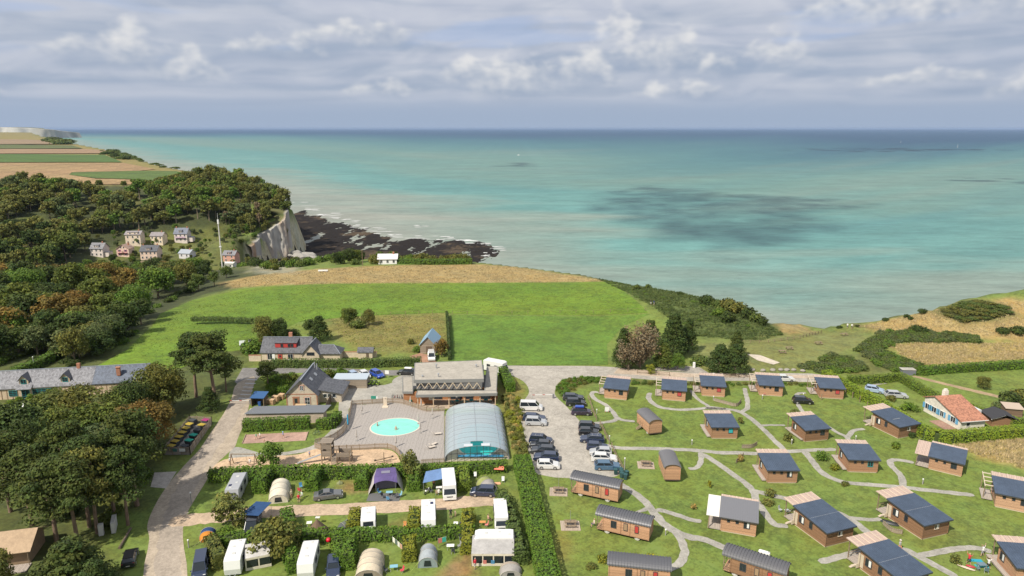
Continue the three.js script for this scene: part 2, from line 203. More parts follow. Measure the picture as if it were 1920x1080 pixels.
// patches of ground: outline, colour, softness of the edge in metres
const ZONES = [
[[[-155.3, -164.3], [-123.2, -168.3], [-111.3, -183.7], [-117.1, -218.4], [-123.4, -263.5], [-112.2, -278.2], [-97.6, -310.4], [-155.6, -498], [-188.9, -494], [-225.9, -542], [-199, -617], [-299.6, -741], [-327.9, -621], [-608, -631]], WOODS, 4],
[[[-127.2, -292.9], [-115.1, -304.5], [-88.4, -312.3], [-59.41, -315.3], [-19.95, -317.7], [0, -309], [26.53, -280.6], [40.05, -267.1], [8.48, -268.6], [-42.73, -270.5], [-86.3, -272.9], [-113.9, -277]], DRY, 2],
[[[30.98, -280.9], [50.27, -254.4], [66.8, -227.5], [81.3, -211.9], [92.5, -213.9], [93.7, -204.6], [74.4, -192.5], [53.83, -196.9], [49.13, -212.2], [42.66, -233.8], [37.87, -266.6]], HEATH, 3],
[[[84, -212.2], [93.1, -215.4], [97.9, -202.9], [85.2, -196], [81.6, -201.1]], DRY, 1.5],
[[[110.5, -210.6], [124.1, -210.2], [145.4, -210.4], [160.6, -210.7], [202, -214.3], [177.4, -184.7], [146.4, -189.3], [130.4, -193], [116.8, -196.3], [110.4, -202.2]], DRY, 2],
[[[130.6, -208.7], [138.7, -210.1], [145.8, -211.1], [150.4, -207.9], [153, -202.9], [144.1, -200.1], [134.8, -200.5], [133.1, -204.6]], HEATH, 2],
[[[107.4, -188.9], [118.3, -190.7], [135.7, -189.2], [149.3, -189.1], [139.7, -175.9], [124.6, -172.4], [107.2, -169.1], [105, -177.7]], [0.33, 0.25, 0.10], 2],
[[[52.65, -192.2], [68.3, -192.7], [97.8, -210.1], [108.6, -211.9], [111.8, -204.9], [99.4, -186.5], [84, -172.4], [69.6, -164.3], [58.91, -164.3], [46.53, -168.3]], [0.185, 0.2, 0.07], 4],
[[[82.1, -168.3], [95.4, -181.4], [100.3, -176.8], [104, -168.3], [99.1, -164.3], [84.9, -162.8]], ROUGH, 2.5],
[[[85.8, -124.6], [94.2, -127], [111.4, -128.7], [97, -110.3], [92.4, -114.2], [88.1, -117.9]], [0.33, 0.255, 0.11], 1.5],
[[[-59.48, -219], [-42.47, -221.7], [-22.31, -223.8], [-18.17, -191.1], [-23.18, -179], [-38.12, -181.3], [-49.27, -191.1], [-58.65, -203]], [0.20, 0.185, 0.055], 4],
[[[-0.67, -164.3], [3.17, -155.2], [2.61, -143.8], [1.65, -132.5], [2.83, -120.5], [0.98, -116.7], [-1.1, -132.5], [-3.08, -150.1]], [0.20, 0.18, 0.055], 1.2],
[[[10.22, -156.2], [13.16, -161.3], [25, -161.3], [37.68, -159.1], [75, -158.4], [74.1, -156.2], [43.44, -156.2], [20.61, -157.6], [15.08, -153.4], [10.98, -148.5]], ROUGH, 1],
[[[-163.2, -191.1], [-92.4, -181.3], [-72.1, -186.1], [-64.2, -156.9], [-62.7, -135.2], [-62.6, -116.3], [-59.92, -96.9], [-54.42, -81.5], [-83.1, -81.5]], [0.085, 0.105, 0.03], 5],
[[[-113.7, -143.8], [-106.4, -145.3], [-97.4, -135.2], [-96.4, -128.7], [-102.8, -128.7]], LAWN, 1.5], [[[-64.2, -100], [-58.59, -100], [-55.59, -92.6], [-55.12, -87.3], [-60.8, -92.6]], LAWN, 1.5],
[[[-30.1, -109.4], [-24.26, -110.3], [-23.09, -106.7], [-28.77, -105.8]], [0.27, 0.19, 0.085], 1.4], [[[-6.24, -89.9], [-9.7, -85.5], [-10.2, -83.1], [-5.1, -83.1]], [0.25, 0.16, 0.08], 1.2], [[[-26.28, -95.4], [-24.39, -96.2], [-24.15, -93.3], [-27.37, -93.3]], [0.27, 0.18, 0.09], 0.8], [[[-18.43, -97.7], [-16.14, -99.2], [-15.4, -94], [-21.07, -94]], [0.17, 0.17, 0.05], 1],
[[[6.55, -95.1], [8.19, -95.1], [9.35, -89.9], [6.56, -83.1], [5.77, -88.6]], [0.2, 0.2, 0.055], 1.5],
[[[-608, -631], [-327.9, -621], [-301.6, -760], [-511, -1003], [-709, -1301], [-930, -1629], [-1353, -2185], [-1922, -2964], [-4200, -6200], [-13900, -7900], [-13900, -300]], [0.24, 0.20, 0.075], 20],
[[[-359.5, -494], [-359.2, -517], [-333.8, -507], [-316.6, -498], [-322.4, -477], [-344.3, -477]], [0.12, 0.15, 0.035], 4], [[[-339.6, -435], [-320.2, -446], [-296.8, -416], [-300.9, -398.9], [-318.6, -397.5]], [0.36, 0.27, 0.13], 4], [[[-395.5, -573], [-380.6, -592], [-350.1, -563], [-361, -539]], [0.10, 0.13, 0.03], 6], [[[-344.6, -576], [-327.8, -594], [-303.5, -564], [-323.4, -553]], [0.16, 0.15, 0.05], 6],
[[[-274.1, -446], [-275.5, -499], [-220.3, -526], [-190.6, -499], [-120.6, -312.7], [-199.5, -437], [-237.7, -460], [-261.3, -438]], [0.12, 0.135, 0.04], 6],
[[[-194, -515], [-161, -518], [-95, -301.6], [-119.1, -312]], [0.30, 0.29, 0.25], 5],
];
for (const zn of ZONES) { const xs = zn[0].map((p) => p[0]), zs = zn[0].map((p) => p[1]), m = zn[2] * 2; zn.push([Math.min(...xs) - m, Math.max(...xs) + m, Math.min(...zs) - m, Math.max(...zs) + m]); }
function groundColour(x, z) {
let c = LAWN;
const lump = fbm(x * 0.05, 2, z * 0.05, 4), fine = fbm(x * 0.3, 5, z * 0.3, 3);
c = mix3(LAWN, [0.215, 0.215, 0.07], clamp(0.18 + 1.1 * lump + 0.7 * fine) * 0.42);
for (const [P, col, soft, b] of ZONES) {
if (x < b[0] || x > b[1] || z < b[2] || z > b[3]) continue;
const d = (inPoly(x, z, P) ? 1 : -1) * segDist(x, z, P) + soft * 1.4 * fbm(x * 0.7 / soft, 3, z * 0.7 / soft, 3);
const t = sstep(-soft, soft, d); if (t > 0) { const g = 1 + 0.34 * fbm(x * 0.22, 8, z * 0.22, 4); c = mix3(c, [col[0] * g, col[1] * g, col[2] * g], t); }
}
// bare chalk and grass on the steep falls to the sea
return c;
}
const grassMat = M([1, 1, 1], 1, { vertexColors: true, map: grassTex });
{
const NR = 640, NA = 440, pos = [], col = [], uv = [], idx = [];
for (let i = 0; i <= NR; i++) {
const r = 30 * Math.pow(15500 / 30, i / NR);
for (let j = 0; j <= NA; j++) {
const a = R(-88 + 176 * j / NA), x = r * Math.sin(a), z = 30 - r * Math.cos(a), h = H(x, z), c = h < landTop(x, z) - 6 ? [0.5, 0.47, 0.4] : groundColour(x, z);
pos.push(x, h, z); col.push(...c); uv.push(x, z);
if (i && j) { const o = i * (NA + 1) + j; if (!(h < SEA - 3 && H(x * 0.98, z * 0.98) < SEA - 3)) idx.push(o - NA - 2, o - NA - 1, o, o - NA - 2, o, o - 1); }
}
}
const g = new THREE.BufferGeometry(); g.setAttribute('position', new THREE.Float32BufferAttribute(pos, 3)); g.setAttribute('color', new THREE.Float32BufferAttribute(col, 3)); g.setAttribute('uv', new THREE.Float32BufferAttribute(uv, 2)); g.setIndex(idx); g.computeVertexNormals();
const m = bare('terrain', g, grassMat); m.userData.kind = 'structure';
}
function drape(name, poly, mat, off, label, div = 4, colour) {   // a field laid over the terrain
let tri = THREE.ShapeUtils.triangulateShape(poly.map((p) => new THREE.Vector2(p[0], p[1])), []).map((t) => t.map((k) => poly[k]));
for (let k = 0; k < div; k++) tri = tri.flatMap(([a, b, c]) => { const m = (p, q) => [(p[0] + q[0]) / 2, (p[1] + q[1]) / 2], ab = m(a, b), bc = m(b, c), ca = m(c, a); return [[a, ab, ca], [ab, b, bc], [ca, bc, c], [ab, bc, ca]]; });
const pos = [], col = [], uv = [];
for (const t of tri) { const up = (t[1][0] - t[0][0]) * (t[2][1] - t[0][1]) - (t[1][1] - t[0][1]) * (t[2][0] - t[0][0]); for (const p of up < 0 ? t : [t[0], t[2], t[1]]) { pos.push(p[0], H(p[0], p[1]) + off, p[1]); uv.push(p[0], p[1]); col.push(...(colour ? colour(p[0], p[1]) : [1, 1, 1])); } }
let g = new THREE.BufferGeometry(); g.setAttribute('position', new THREE.Float32BufferAttribute(pos, 3)); g.setAttribute('color', new THREE.Float32BufferAttribute(col, 3)); g.setAttribute('uv', new THREE.Float32BufferAttribute(uv, 2)); g = mergeVertices(g, 0.001); g.computeVertexNormals();
const m = bare(name, g, mat); m.userData.kind = 'structure'; if (label) m.userData.label = label; return m;
}
const vary = (c, s, k, c2) => (x, z) => { const t = fbm(x * s, 4, z * s, 4) + 0.6 * fbm(x * 0.12, 2, z * 0.5, 3), u = c2 ? clamp(0.4 + 1.3 * fbm(x * s * 0.7 + 50, 6, z * s * 0.4, 4)) : 0; const b = c2 ? mix3(c, c2, u) : c; return b.map((v) => v * (1 + k * t)); };
drape('meadow', [[-107.4, -168.3], [-106.8, -183.7], [-114.7, -212.1], [-122.4, -232.5], [-123, -258.2], [-109.8, -272.1], [-85.9, -271.8], [-42.56, -269.4], [8.45, -267.5], [38.73, -265.2], [40.99, -240.6], [43.91, -215.9], [-20.4, -222.3], [-22.12, -223.7], [-42.53, -222], [-55.96, -218.9], [-68.4, -213.7], [-73.9, -191], [-72.7, -183.7], [-79.2, -181.3], [-84.8, -168.3], [-94, -162.4]], grassMat, 0.06, 'bright green mown meadow between the wood and the sea', 4, vary(LUSH, 0.03, 0.45, [0.15, 0.22, 0.022]));
drape('paddock', [[-20.11, -221], [44.23, -214.9], [33.83, -205.9], [27.17, -189.3], [24.97, -170.8], [-8.28, -169.9], [-16.5, -169.1]], grassMat, 0.05, 'square green paddock right behind the reception building', 4, vary([0.09, 0.185, 0.022], 0.04, 0.4, [0.125, 0.2, 0.03]));
const strawMat = M([1, 1, 1], 1, { vertexColors: true, map: strawTex }), soilMat = strawMat;
const fieldLabels = [];
const soil = vary(SOIL, 0.008, 0.35, [0.40, 0.30, 0.16]);
drape('ploughed_field', [[-980, -949], [-702, -994], [-560, -1013], [-444, -873], [-442, -831], [-495, -787], [-470, -742], [-399.1, -670], [-348.9, -660], [-331.4, -626], [-398.1, -605], [-659, -634]], soilMat, 0.5, 'large tan ploughed field behind the wooded hill', 4, soil);
drape('crop_field', [[-491, -782], [-437, -826], [-401, -836], [-335, -747], [-314.2, -691], [-330.2, -645], [-348.8, -664], [-401, -674], [-470, -742]], grassMat, 0.7, 'narrow green strip field inside the tan field', 4, vary([0.085, 0.14, 0.03], 0.02, 0.5));
drape('crop_field', [[-1248, -1212], [-929, -1319], [-755, -1304], [-575, -1035], [-707, -1002], [-987, -956]], grassMat, 0.8, 'broad green crop field on the far plateau', 4, vary([0.07, 0.135, 0.028], 0.01, 0.35));
drape('stubble_field', [[-1493, -1452], [-1137, -1618], [-999, -1651], [-901, -1568], [-788, -1378], [-939, -1333]  , [-1259, -1223]], soilMat, 1.2, 'pale tan stubble field beyond the green crop field', 4, vary([0.40, 0.28, 0.19], 0.005, 0.3));
drape('crop_field', [[-1821, -1773], [-1387, -1975], [-1198, -1923], [-1028, -1689], [-1151, -1637], [-1510, -1468]], grassMat, 1.5, 'dull olive crop field far out on the plateau', 4, vary([0.10, 0.125, 0.045], 0.005, 0.3));
drape('stubble_field', [[-2597, -2533], [-1946, -2776], [-1633, -2533], [-1294, -2052], [-1407, -2003], [-1847, -1799]], soilMat, 2, 'farthest pale stubble field below the headland', 3, vary([0.36, 0.27, 0.19], 0.003, 0.3));

// wind-ruffled water: long low crests parallel to the shore
const seaTex = noiseTex(1024, (u, v) => { const a = grain(u * 1, v * 2, [0.3, 0.7, 1, 1.1, 1.1, 0.9]), b = grain(u + 0.4, v + 0.7, [0.6, 1, 0.6, 0, 0, 0]), l = 0.80 + 0.30 * (a - 0.5) + 0.12 * b; return [l, l * 1.005, l * 1.01]; }, 1); seaTex.repeat.set(1 / 520, 1 / 300);
// ---------------------------------------------------------------- sea: chalky inshore, turquoise over the sand, blue far out
{
const NR = 420, NA = 420, pos = [], col = [], uv = [], idx = [];
const stops = [[0, [0.350, 0.350, 0.287]], [110, [0.339, 0.363, 0.301]], [220, [0.253, 0.351, 0.295]], [320, [0.158, 0.347, 0.314]], [480, [0.137, 0.321, 0.292]], [650, [0.169, 0.313, 0.267]], [1100, [0.162, 0.299, 0.258]], [1700, [0.107, 0.245, 0.241]], [2600, [0.063, 0.181, 0.211]], [4200, [0.039, 0.126, 0.182]], [7000, [0.023, 0.083, 0.152]], [45000, [0.020, 0.075, 0.146]]];
for (let i = 0; i <= NR; i++) {
const r = 120 * Math.pow(60000 / 120, i / NR);
for (let j = 0; j <= NA; j++) {
const a = R(-86 + 172 * j / NA), x = r * Math.sin(a), z = -r * Math.cos(a);
const s = 1 / (60 + r * 0.16), warp = fbm(x * s * 0.35, 1.5, z * s * 1.6, 4), d0 = segDist(x, z, COAST), d = Math.max(0, d0 * (1 + 0.85 * warp) + 130 * fbm(x * 0.004, 7, z * 0.012, 3));
let c = stops[stops.length - 1][1];
for (let k = 1; k < stops.length; k++) if (d < stops[k][0]) { c = mix3(stops[k - 1][1], stops[k][1], (d - stops[k - 1][0]) / (stops[k][0] - stops[k - 1][0])); break; }
const strk = fbm(x * s * 0.5 + 9, 3.5, z * s * 3.0, 4);
c = mix3(c, [0.1, 0.255, 0.255], clamp(strk * 1.5) * sstep(250, 500, d) * sstep(6000, 1500, d) * 0.8);
c = mix3(c, [0.25, 0.31, 0.255], clamp(-strk * 1.6) * sstep(250, 700, d) * sstep(4000, 1200, d) * 0.7);
pos.push(x, SEA, z); col.push(...c); uv.push(x, z);
if (i && j) { const o = i * (NA + 1) + j; idx.push(o - NA - 2, o - NA - 1, o, o - NA - 2, o, o - 1); }
}
}
const g = new THREE.BufferGeometry(); g.setAttribute('position', new THREE.Float32BufferAttribute(pos, 3)); g.setAttribute('color', new THREE.Float32BufferAttribute(col, 3)); g.setAttribute('uv', new THREE.Float32BufferAttribute(uv, 2)); g.setIndex(idx); g.computeVertexNormals();
const m = bare('sea', g, MP([1, 1, 1], 0.45, { vertexColors: true, specularIntensity: 0.3, map: seaTex, bumpMap: waveBump, bumpScale: 0.5 })); m.userData.kind = 'structure';
}

// ---------------------------------------------------------------- shore: reef, chalk cliff, headland, clouds that throw the sea's shadows
{
const P = [[-307.9, -953], [-273.7, -888], [-222.6, -800], [-185.6, -749], [-152.9, -704], [-123.2, -660], [-106.1, -634], [-79, -634], [-48.88, -628], [-26.01, -607], [-9.9, -576], [-15.09, -551], [-24.63, -523], [-100, -370], [-215, -480], [-190, -560]];
const NX = 230, NZ = 300, x0 = -260, x1 = 40, z0 = -960, z1 = -360, pos = [], col = [], idx = [];
for (let j = 0; j <= NZ; j++) for (let i = 0; i <= NX; i++) {
const x = mix(x0, x1, i / NX), z = mix(z0, z1, j / NZ), d = (inPoly(x, z, P) ? 1 : -1) * segDist(x, z, P);
const rid = fbm(x * 0.05 + z * 0.01, 3, z * 0.012 - x * 0.03, 5), fine = fbm(x * 0.35, 9, z * 0.2, 3);
const h = clamp(d * 0.06, -3, 0.55) + rid * 2.3 + fine * 0.8 - 0.12;
pos.push(x, SEA + h * 0.8, z);
const tan = sstep(0.06, 0.34, fbm(x * 0.03 + 7, 1, z * 0.035, 4) + 0.35 * fine), wet = fine * 0.25 + 1;
col.push(...mix3([0.02 * wet, 0.0165 * wet, 0.015 * wet], [0.13, 0.095, 0.06], tan * 0.6));
if (i && j) { const o = j * (NX + 1) + i; idx.push(o - NX - 2, o - 1, o - NX - 1, o - NX - 1, o - 1, o); }
}
const g = new THREE.BufferGeometry(); g.setAttribute('position', new THREE.Float32BufferAttribute(pos, 3)); g.setAttribute('color', new THREE.Float32BufferAttribute(col, 3)); g.setIndex(idx); g.computeVertexNormals();
const m = bare('rocky_reef', g, MP([1, 1, 1], 0.95, { vertexColors: true, specularIntensity: 0.2, side: THREE.DoubleSide })); m.userData.kind = 'structure'; m.userData.label = 'dark weedy rock platform running out from the chalk cliff';
// breaking foam along the reef and out on the shoal
const fm = M([0.62, 0.63, 0.62], 0.9);
seed = 31;
const foam = [];
for (const [a, b, n] of [[[-270.5, -900], [-188.8, -762], 10], [[-188.8, -762], [-105.1, -643], 22], [[-104.6, -640], [-49.35, -634], 10], [[-49.35, -634], [-9.04, -579], 16], [[-9, -576], [-23.33, -541], 6], [[-105.4, -715], [-91.1, -711], 3], [[-237.4, -831], [-199.1, -805], 4], [[-315.5, -989], [-269, -919], 4], [[-1195, -2217], [-851, -1775], 12], [[-449, -1197], [-350.3, -1061], 8]])
for (let k = 0; k < n; k++) {
const t = (k + rnd()) / n, far = Math.abs(mix(a[1], b[1], t)) / 600, x = mix(a[0], b[0], t) + rr(-4, 4) * far, z = mix(a[1], b[1], t) + rr(-14, 10) * far, L = rr(3, 9) * far, w = rr(0.8, 2.2) * far;
const c = []; for (let q = 0; q < 14; q++) { const an = q / 14 * Math.PI * 2; c.push([x + Math.cos(an) * L * rr(0.6, 1) , z + Math.sin(an) * w * rr(0.5, 1.2)]); }
foam.push(sheet(c, SEA + 0.18 + 0.02 * (k % 9) + rr(0, 0.015)));
}
const f = obj('surf_foam', foam, fm); f.userData.kind = 'stuff'; f.userData.label = 'white streaks of surf breaking along the reef edge'; f.userData.category = 'surf';
}
function cliff(name, label, line, tops, back, cols, nH, disp, sc) {   // a weathered chalk face along a line, with a grown-over rim
const c = new THREE.CatmullRomCurve3(line.map((p, i) => V(p[0], tops[i], p[1]))), NS = 110, pos = [], col = [], idx = [], N = nH + 6;
for (let i = 0; i <= NS; i++) {
const p = c.getPoint(i / NS), q = c.getTangent(i / NS), L = Math.hypot(q.x, q.z) || 1, nx = -q.z / L, nz = q.x / L;
for (let j = 0; j <= N; j++) {
const t = Math.min(1, j / nH), y = mix(SEA - 6, p.y, t), b = fbm(p.x * sc * 2.2, y * sc * 0.35, p.z * sc * 2.2, 4), f2 = fbm(p.x * sc * 7, y * sc * 2.5, p.z * sc * 7, 3);
const inw = j > nH ? (j - nH) / 6 : 0, o = disp * (b * 1.6 + f2 * 0.5) * (1 - inw) - t * disp * 0.5 - inw * back;
const x = p.x + nx * o, z = p.z + nz * o;
pos.push(x, inw ? Math.max(y + inw * 1.0 + f2, mix(y, landTop(x, z), inw) + 0.35) : y, z);
const st = clamp(0.5 + 1.5 * fbm(p.x * sc * 3, y * sc * 0.25, p.z * sc * 3, 4)), or = clamp(1.9 * fbm(p.x * sc * 1.6 + 40, y * sc * 0.5, p.z * sc * 1.6, 3) + 0.1);
let k = mix3(cols[0], cols[1], st); k = mix3(k, cols[2], or); if (inw > 0.1) k = mix3([0.07, 0.095, 0.028], [0.13, 0.12, 0.05], st);
col.push(...k);
if (i && j) { const a = i * (N + 1) + j; idx.push(a - N - 2, a - 1, a - N - 1, a - N - 1, a - 1, a); }
}
}
const g = new THREE.BufferGeometry(); g.setAttribute('position', new THREE.Float32BufferAttribute(pos, 3)); g.setAttribute('color', new THREE.Float32BufferAttribute(col, 3)); g.setIndex(idx); g.computeVertexNormals();
const m = bare(name, g, M([1, 1, 1], 0.95, { vertexColors: true })); m.userData.kind = 'structure'; m.userData.label = label; return m;
}
cliff('chalk_cliff', 'pale chalk cliff at the mouth of the wooded valley', [[-190.3, -502], [-188.9, -523], [-182.8, -530], [-176.7, -537], [-175.5, -544], [-203, -590], [-240, -645]], [-25, -18.5, -14.5, -9.5, -3.4, -3, -2], 15, [[0.29, 0.27, 0.245], [0.45, 0.43, 0.39], [0.36, 0.24, 0.15]], 34, 2.4, 0.06);
cliff('headland', 'bluish chalk headland far along the coast', [[-11000, -9200], [-7600, -7900], [-6200, -7350], [-5500, -7200], [-5000, -7150], [-4720, -7250], [-4600, -7600]], [75, 72, 70, 68, 64, 48, 10], 260, [[0.30, 0.285, 0.255], [0.43, 0.415, 0.38], [0.11, 0.12, 0.06]], 16, 60, 0.0016);
{ // chalk fallen at the foot of the cliff
seed = 12; const gs = [];
for (let i = 0; i < 26; i++) { const t = rnd(), g = new THREE.IcosahedronGeometry(rr(1.4, 4), 1), p = g.attributes.position, k = rr(0, 9); for (let v = 0; v < p.count; v++) { const s = 1 + 0.35 * fbm(p.getX(v) * 0.5 + k, p.getY(v) * 0.5, p.getZ(v) * 0.5, 2); p.setXYZ(v, p.getX(v) * s * 1.6, p.getY(v) * s * 0.7, p.getZ(v) * s); } g.deleteAttribute('normal'); g.computeVertexNormals(); gs.push(g.translate(mix(-176, -148, t) + rr(-3, 3), SEA + mix(3.4, 0.4, t) * rr(0.6, 1), mix(-540, -534, t) + rr(-7, 7))); }
const m = obj('chalk_rubble', gs, M([0.30, 0.285, 0.26], 0.95)); tag(m, 'fallen chalk blocks at the foot of the cliff', 'rubble', null, 'stuff');
}
{ // summer cumulus overhead, out of view, whose shadows lie on the sea
const cm = M([0.85, 0.85, 0.85], 1), up = 900, geo = new THREE.IcosahedronGeometry(1, 0);
const over = (P, r, cover, label, sd) => {
let area = 0; P.forEach((p, i) => { const q = P[(i + 1) % P.length]; area += (p[0] * q[1] - q[0] * p[1]) / 2; }); const n = Math.round(cover * Math.abs(area) / (2.8 * r * r));
seed = sd; const xs = P.map((p) => p[0]), zs = P.map((p) => p[1]), list = []; let tries = 0;
while (list.length < n && tries++ < n * 30) { const x = rr(Math.min(...xs), Math.max(...xs)), z = rr(Math.min(...zs), Math.max(...zs)); if (!inPoly(x, z, P)) continue; const d = segDist(x, z, P); if (0.35 * fbm(x * 0.012, sd, z * 0.006, 3) + d / (r * 10) < rr(-0.1, 0.8)) continue;
const k = (up - SEA) / SUN.y, s = r * rr(0.5, 1.15); list.push(geo.clone().scale(s * 1.25, s * 0.5, s).translate(x + SUN.x * k, up + rr(0, r), z + SUN.z * k)); }
const m = obj('cloud', list, cm); m.userData.kind = 'structure'; m.userData.label = label;
};
over([[83.2, -900], [145.4, -1116], [230.2, -1254], [305.1, -1208], [339.3, -1106], [402, -1070], [470, -1020], [492, -926], [427, -864], [372.1, -831], [338.5, -704], [273.4, -615], [212.4, -566], [175, -506], [162.9, -519], [154.8, -566], [129.5, -615], [121.4, -711], [91.1, -785]], 6.5, 0.75, 'broad cumulus cloud over the bay', 5);
over([[-64.2, -1875], [0, -2079], [83, -1986], [13.69, -1799]], 14, 0.6, 'small cloud over the open sea', 8);
over([[817, -1371], [949, -1446], [1069, -1400], [959, -1254], [860, -1278]], 18, 0.35, 'long cloud over the far right of the bay', 9);
over([[1003, -3155], [1664, -3670], [2680, -3772], [2193, -3082], [1369, -2824]], 40, 0.25, 'long cloud bank far out at sea', 10);
}

// ---------------------------------------------------------------- roads, yards and gravel paths on the campsite
const gravel = (c, r = 1) => M(c, r, { map: gravelTex });
const patch = (c, k, c2) => { return c; };
function yard(name, pts, y, mat, label, sm = true) { return struct(name, sheet(sm ? smooth(pts, 4, true) : pts, y), mat, label); }
const greyGravel = gravel([0.40, 0.385, 0.35]), paleGravel = gravel([0.47, 0.395, 0.31]), asphalt = gravel([0.235, 0.225, 0.22]), sandy = gravel([0.56, 0.43, 0.31]), sand = gravel([0.62, 0.45, 0.30]), clay = gravel([0.46, 0.30, 0.245]);
yard('road', [[-69.1, -168.3], [-66, -168.3], [-43.79, -168.3], [-35.27, -166.7], [-24.42, -166.7], [-23.89, -162.8], [-34.51, -162.8], [-42.75, -164], [-53.67, -164.7], [-62.4, -162.8], [-62.6, -156.2], [-64.9, -155.5], [-67.3, -158.4]], 0.012, asphalt, 'grey asphalt lane behind the reception hedge', false);
yard('driveway', [[-64, -162.1], [-60.7, -151.7], [-57.95, -142.3], [-55.81, -133.8], [-54.39, -127], [-53.55, -123.2], [-53.84, -120.1], [-54.18, -115.8], [-53.25, -109.4], [-52.46, -102.9], [-51.53, -97.7], [-49.35, -92.6], [-44.25, -81.5], [-48.98, -81.5], [-54.39, -92.6], [-56.54, -96.2], [-58.35, -102.4], [-59.45, -109.4], [-59.82, -116.7], [-59.85, -121.6], [-61.1, -131], [-62.2, -139.4], [-63.8, -147.5], [-66.2, -157.6]], 0.016, paleGravel, 'pale gravel drive curving down from the lane to the pitches');
struct('wheel_track', ribbon([[-61.9, -148.5], [-59.36, -133.8], [-58.17, -123.9], [-57.3, -115.8], [-55.7, -106.7], [-53.68, -99.2], [-51.35, -92.6], [-46.39, -82]], 3.2, 0.02, 0.5), gravel([0.42, 0.36, 0.30]), 'greyer worn middle of the drive');
struct('pedestrian_crossing', [[-63.9, -159.8], [-63.4, -157.3], [-62.9, -154.8], [-62.3, -152.4], [-61.8, -150.1], [-61.3, -147.8]].map((p) => box(2.6, 0.004, 0.45, p[0] + 0.3, 0.026, p[1], R(-6))), M([0.5, 0.5, 0.5], 0.9), 'worn white bars painted across the dark lane');
yard('courtyard', [[-39.26, -149.4], [-37.31, -156.2], [-30.66, -156.2], [-27.14, -159.8], [-25.44, -159.8], [-22.98, -143.8], [-35.29, -143.8], [-33.87, -132.5], [-35.16, -124.6], [-37.73, -121.9], [-41.76, -120.1], [-48.51, -117.9], [-52.11, -117.5], [-53.55, -123.2], [-46.44, -120.5], [-39.13, -123.2], [-37.27, -128.7], [-36.73, -135.2]], 0.014, greyGravel, 'grey gravel yard and walk beside the pool fence');
yard('courtyard', [[-27.61, -162.8], [-22.76, -164.3], [-21.54, -154.8], [-25.03, -152.8], [-29.11, -158.4]], 0.0105, greyGravel, 'gravel turning space beside the parked cars');
yard('gravel_road', [[-5.8, -169.9], [5.52, -169.9], [23.42, -169.5], [32.63, -167.1], [44.37, -165.1], [58.91, -164.3], [77.8, -163.2], [76.9, -159.1], [57.17, -159.1], [37.68, -159.1], [25.06, -161.7], [16.45, -161.3], [11.85, -157.6], [9.89, -150.7], [12.03, -143.2], [14.65, -133.8], [17.45, -122.8], [19.51, -113.4], [18.08, -111.5], [4.74, -112.3], [3.76, -117.9], [2.88, -123.2], [2.2, -132.5], [1.61, -139.4], [2.65, -146.2], [3.98, -151.7], [2.85, -158.4], [-0.67, -163.6]], 0.012, gravel([0.44, 0.41, 0.365]), 'grey gravel car park and the track along the paddock');
yard('gravel_track', [[27.37, -168.3], [44.18, -164.3], [58.65, -163.6], [77.6, -162.8], [76.7, -160.6], [57.9, -161.3], [38.24, -161.7], [25.44, -164.3]], 0.017, gravel([0.54, 0.44, 0.345]), 'sandy middle of the track behind the chalets', false);
yard('playground_sand', [[-54.23, -115], [-53.47, -117.9], [-48.99, -119.2], [-40.25, -120.1], [-37.65, -122.3], [-31.66, -122.1], [-24, -122.1], [-22.01, -120.5], [-20.27, -115.8], [-19.83, -113], [-53.06, -112.3]], 0.017, sand, 'tan sand of the playground below the pool');
struct('pitch_lane', ribbon([[-53.57, -97.2], [-47.24, -98.4], [-40.94, -99.7], [-34.31, -100.3], [-24.18, -101.1], [-13.94, -102.1], [-7.03, -103.1], [-1.33, -103.9]], 3.5, 0.0235, 0.3), sandy, 'sandy lane between two rows of camping pitches');
struct('petanque_court', sheet([[-52.64, -124.6], [-53.44, -128.7], [-41.27, -130], [-40.67, -126]], 0.02), clay, 'pink clay pétanque court below the long hedge');
struct('court_edge', [beam([...[-52.64, -124.6]].toSpliced(1, 0, 0.08), [...[-53.44, -128.7]].toSpliced(1, 0, 0.08), 0.12, 0.16), beam([...[-41.27, -130]].toSpliced(1, 0, 0.08), [...[-40.67, -126]].toSpliced(1, 0, 0.08), 0.12, 0.16)], M([0.3, 0.23, 0.16]));
yard('concrete_pad', [[-62, -107.9], [-63.9, -113], [-60.1, -113.4], [-59.12, -107.4]], 0.022, gravel([0.50, 0.46, 0.42]), 'pale concrete service pad beside the drive', false);
yard('brick_terrace', [[-27.63, -177.7], [-25.1, -180.4], [-20.86, -177.7], [-19.87, -172.4], [-23.09, -172.4], [-25.42, -174.2]], 0.018, gravel([0.42, 0.24, 0.16]), 'reddish paved terrace before the blue roofed shed', false);
yard('sand_path', [[48.11, -169.1], [38.84, -170.8], [35.95, -166.7], [49.54, -164.3]], 0.05, gravel([0.4, 0.37, 0.33]), 'small grey paved square between the cypresses', false);
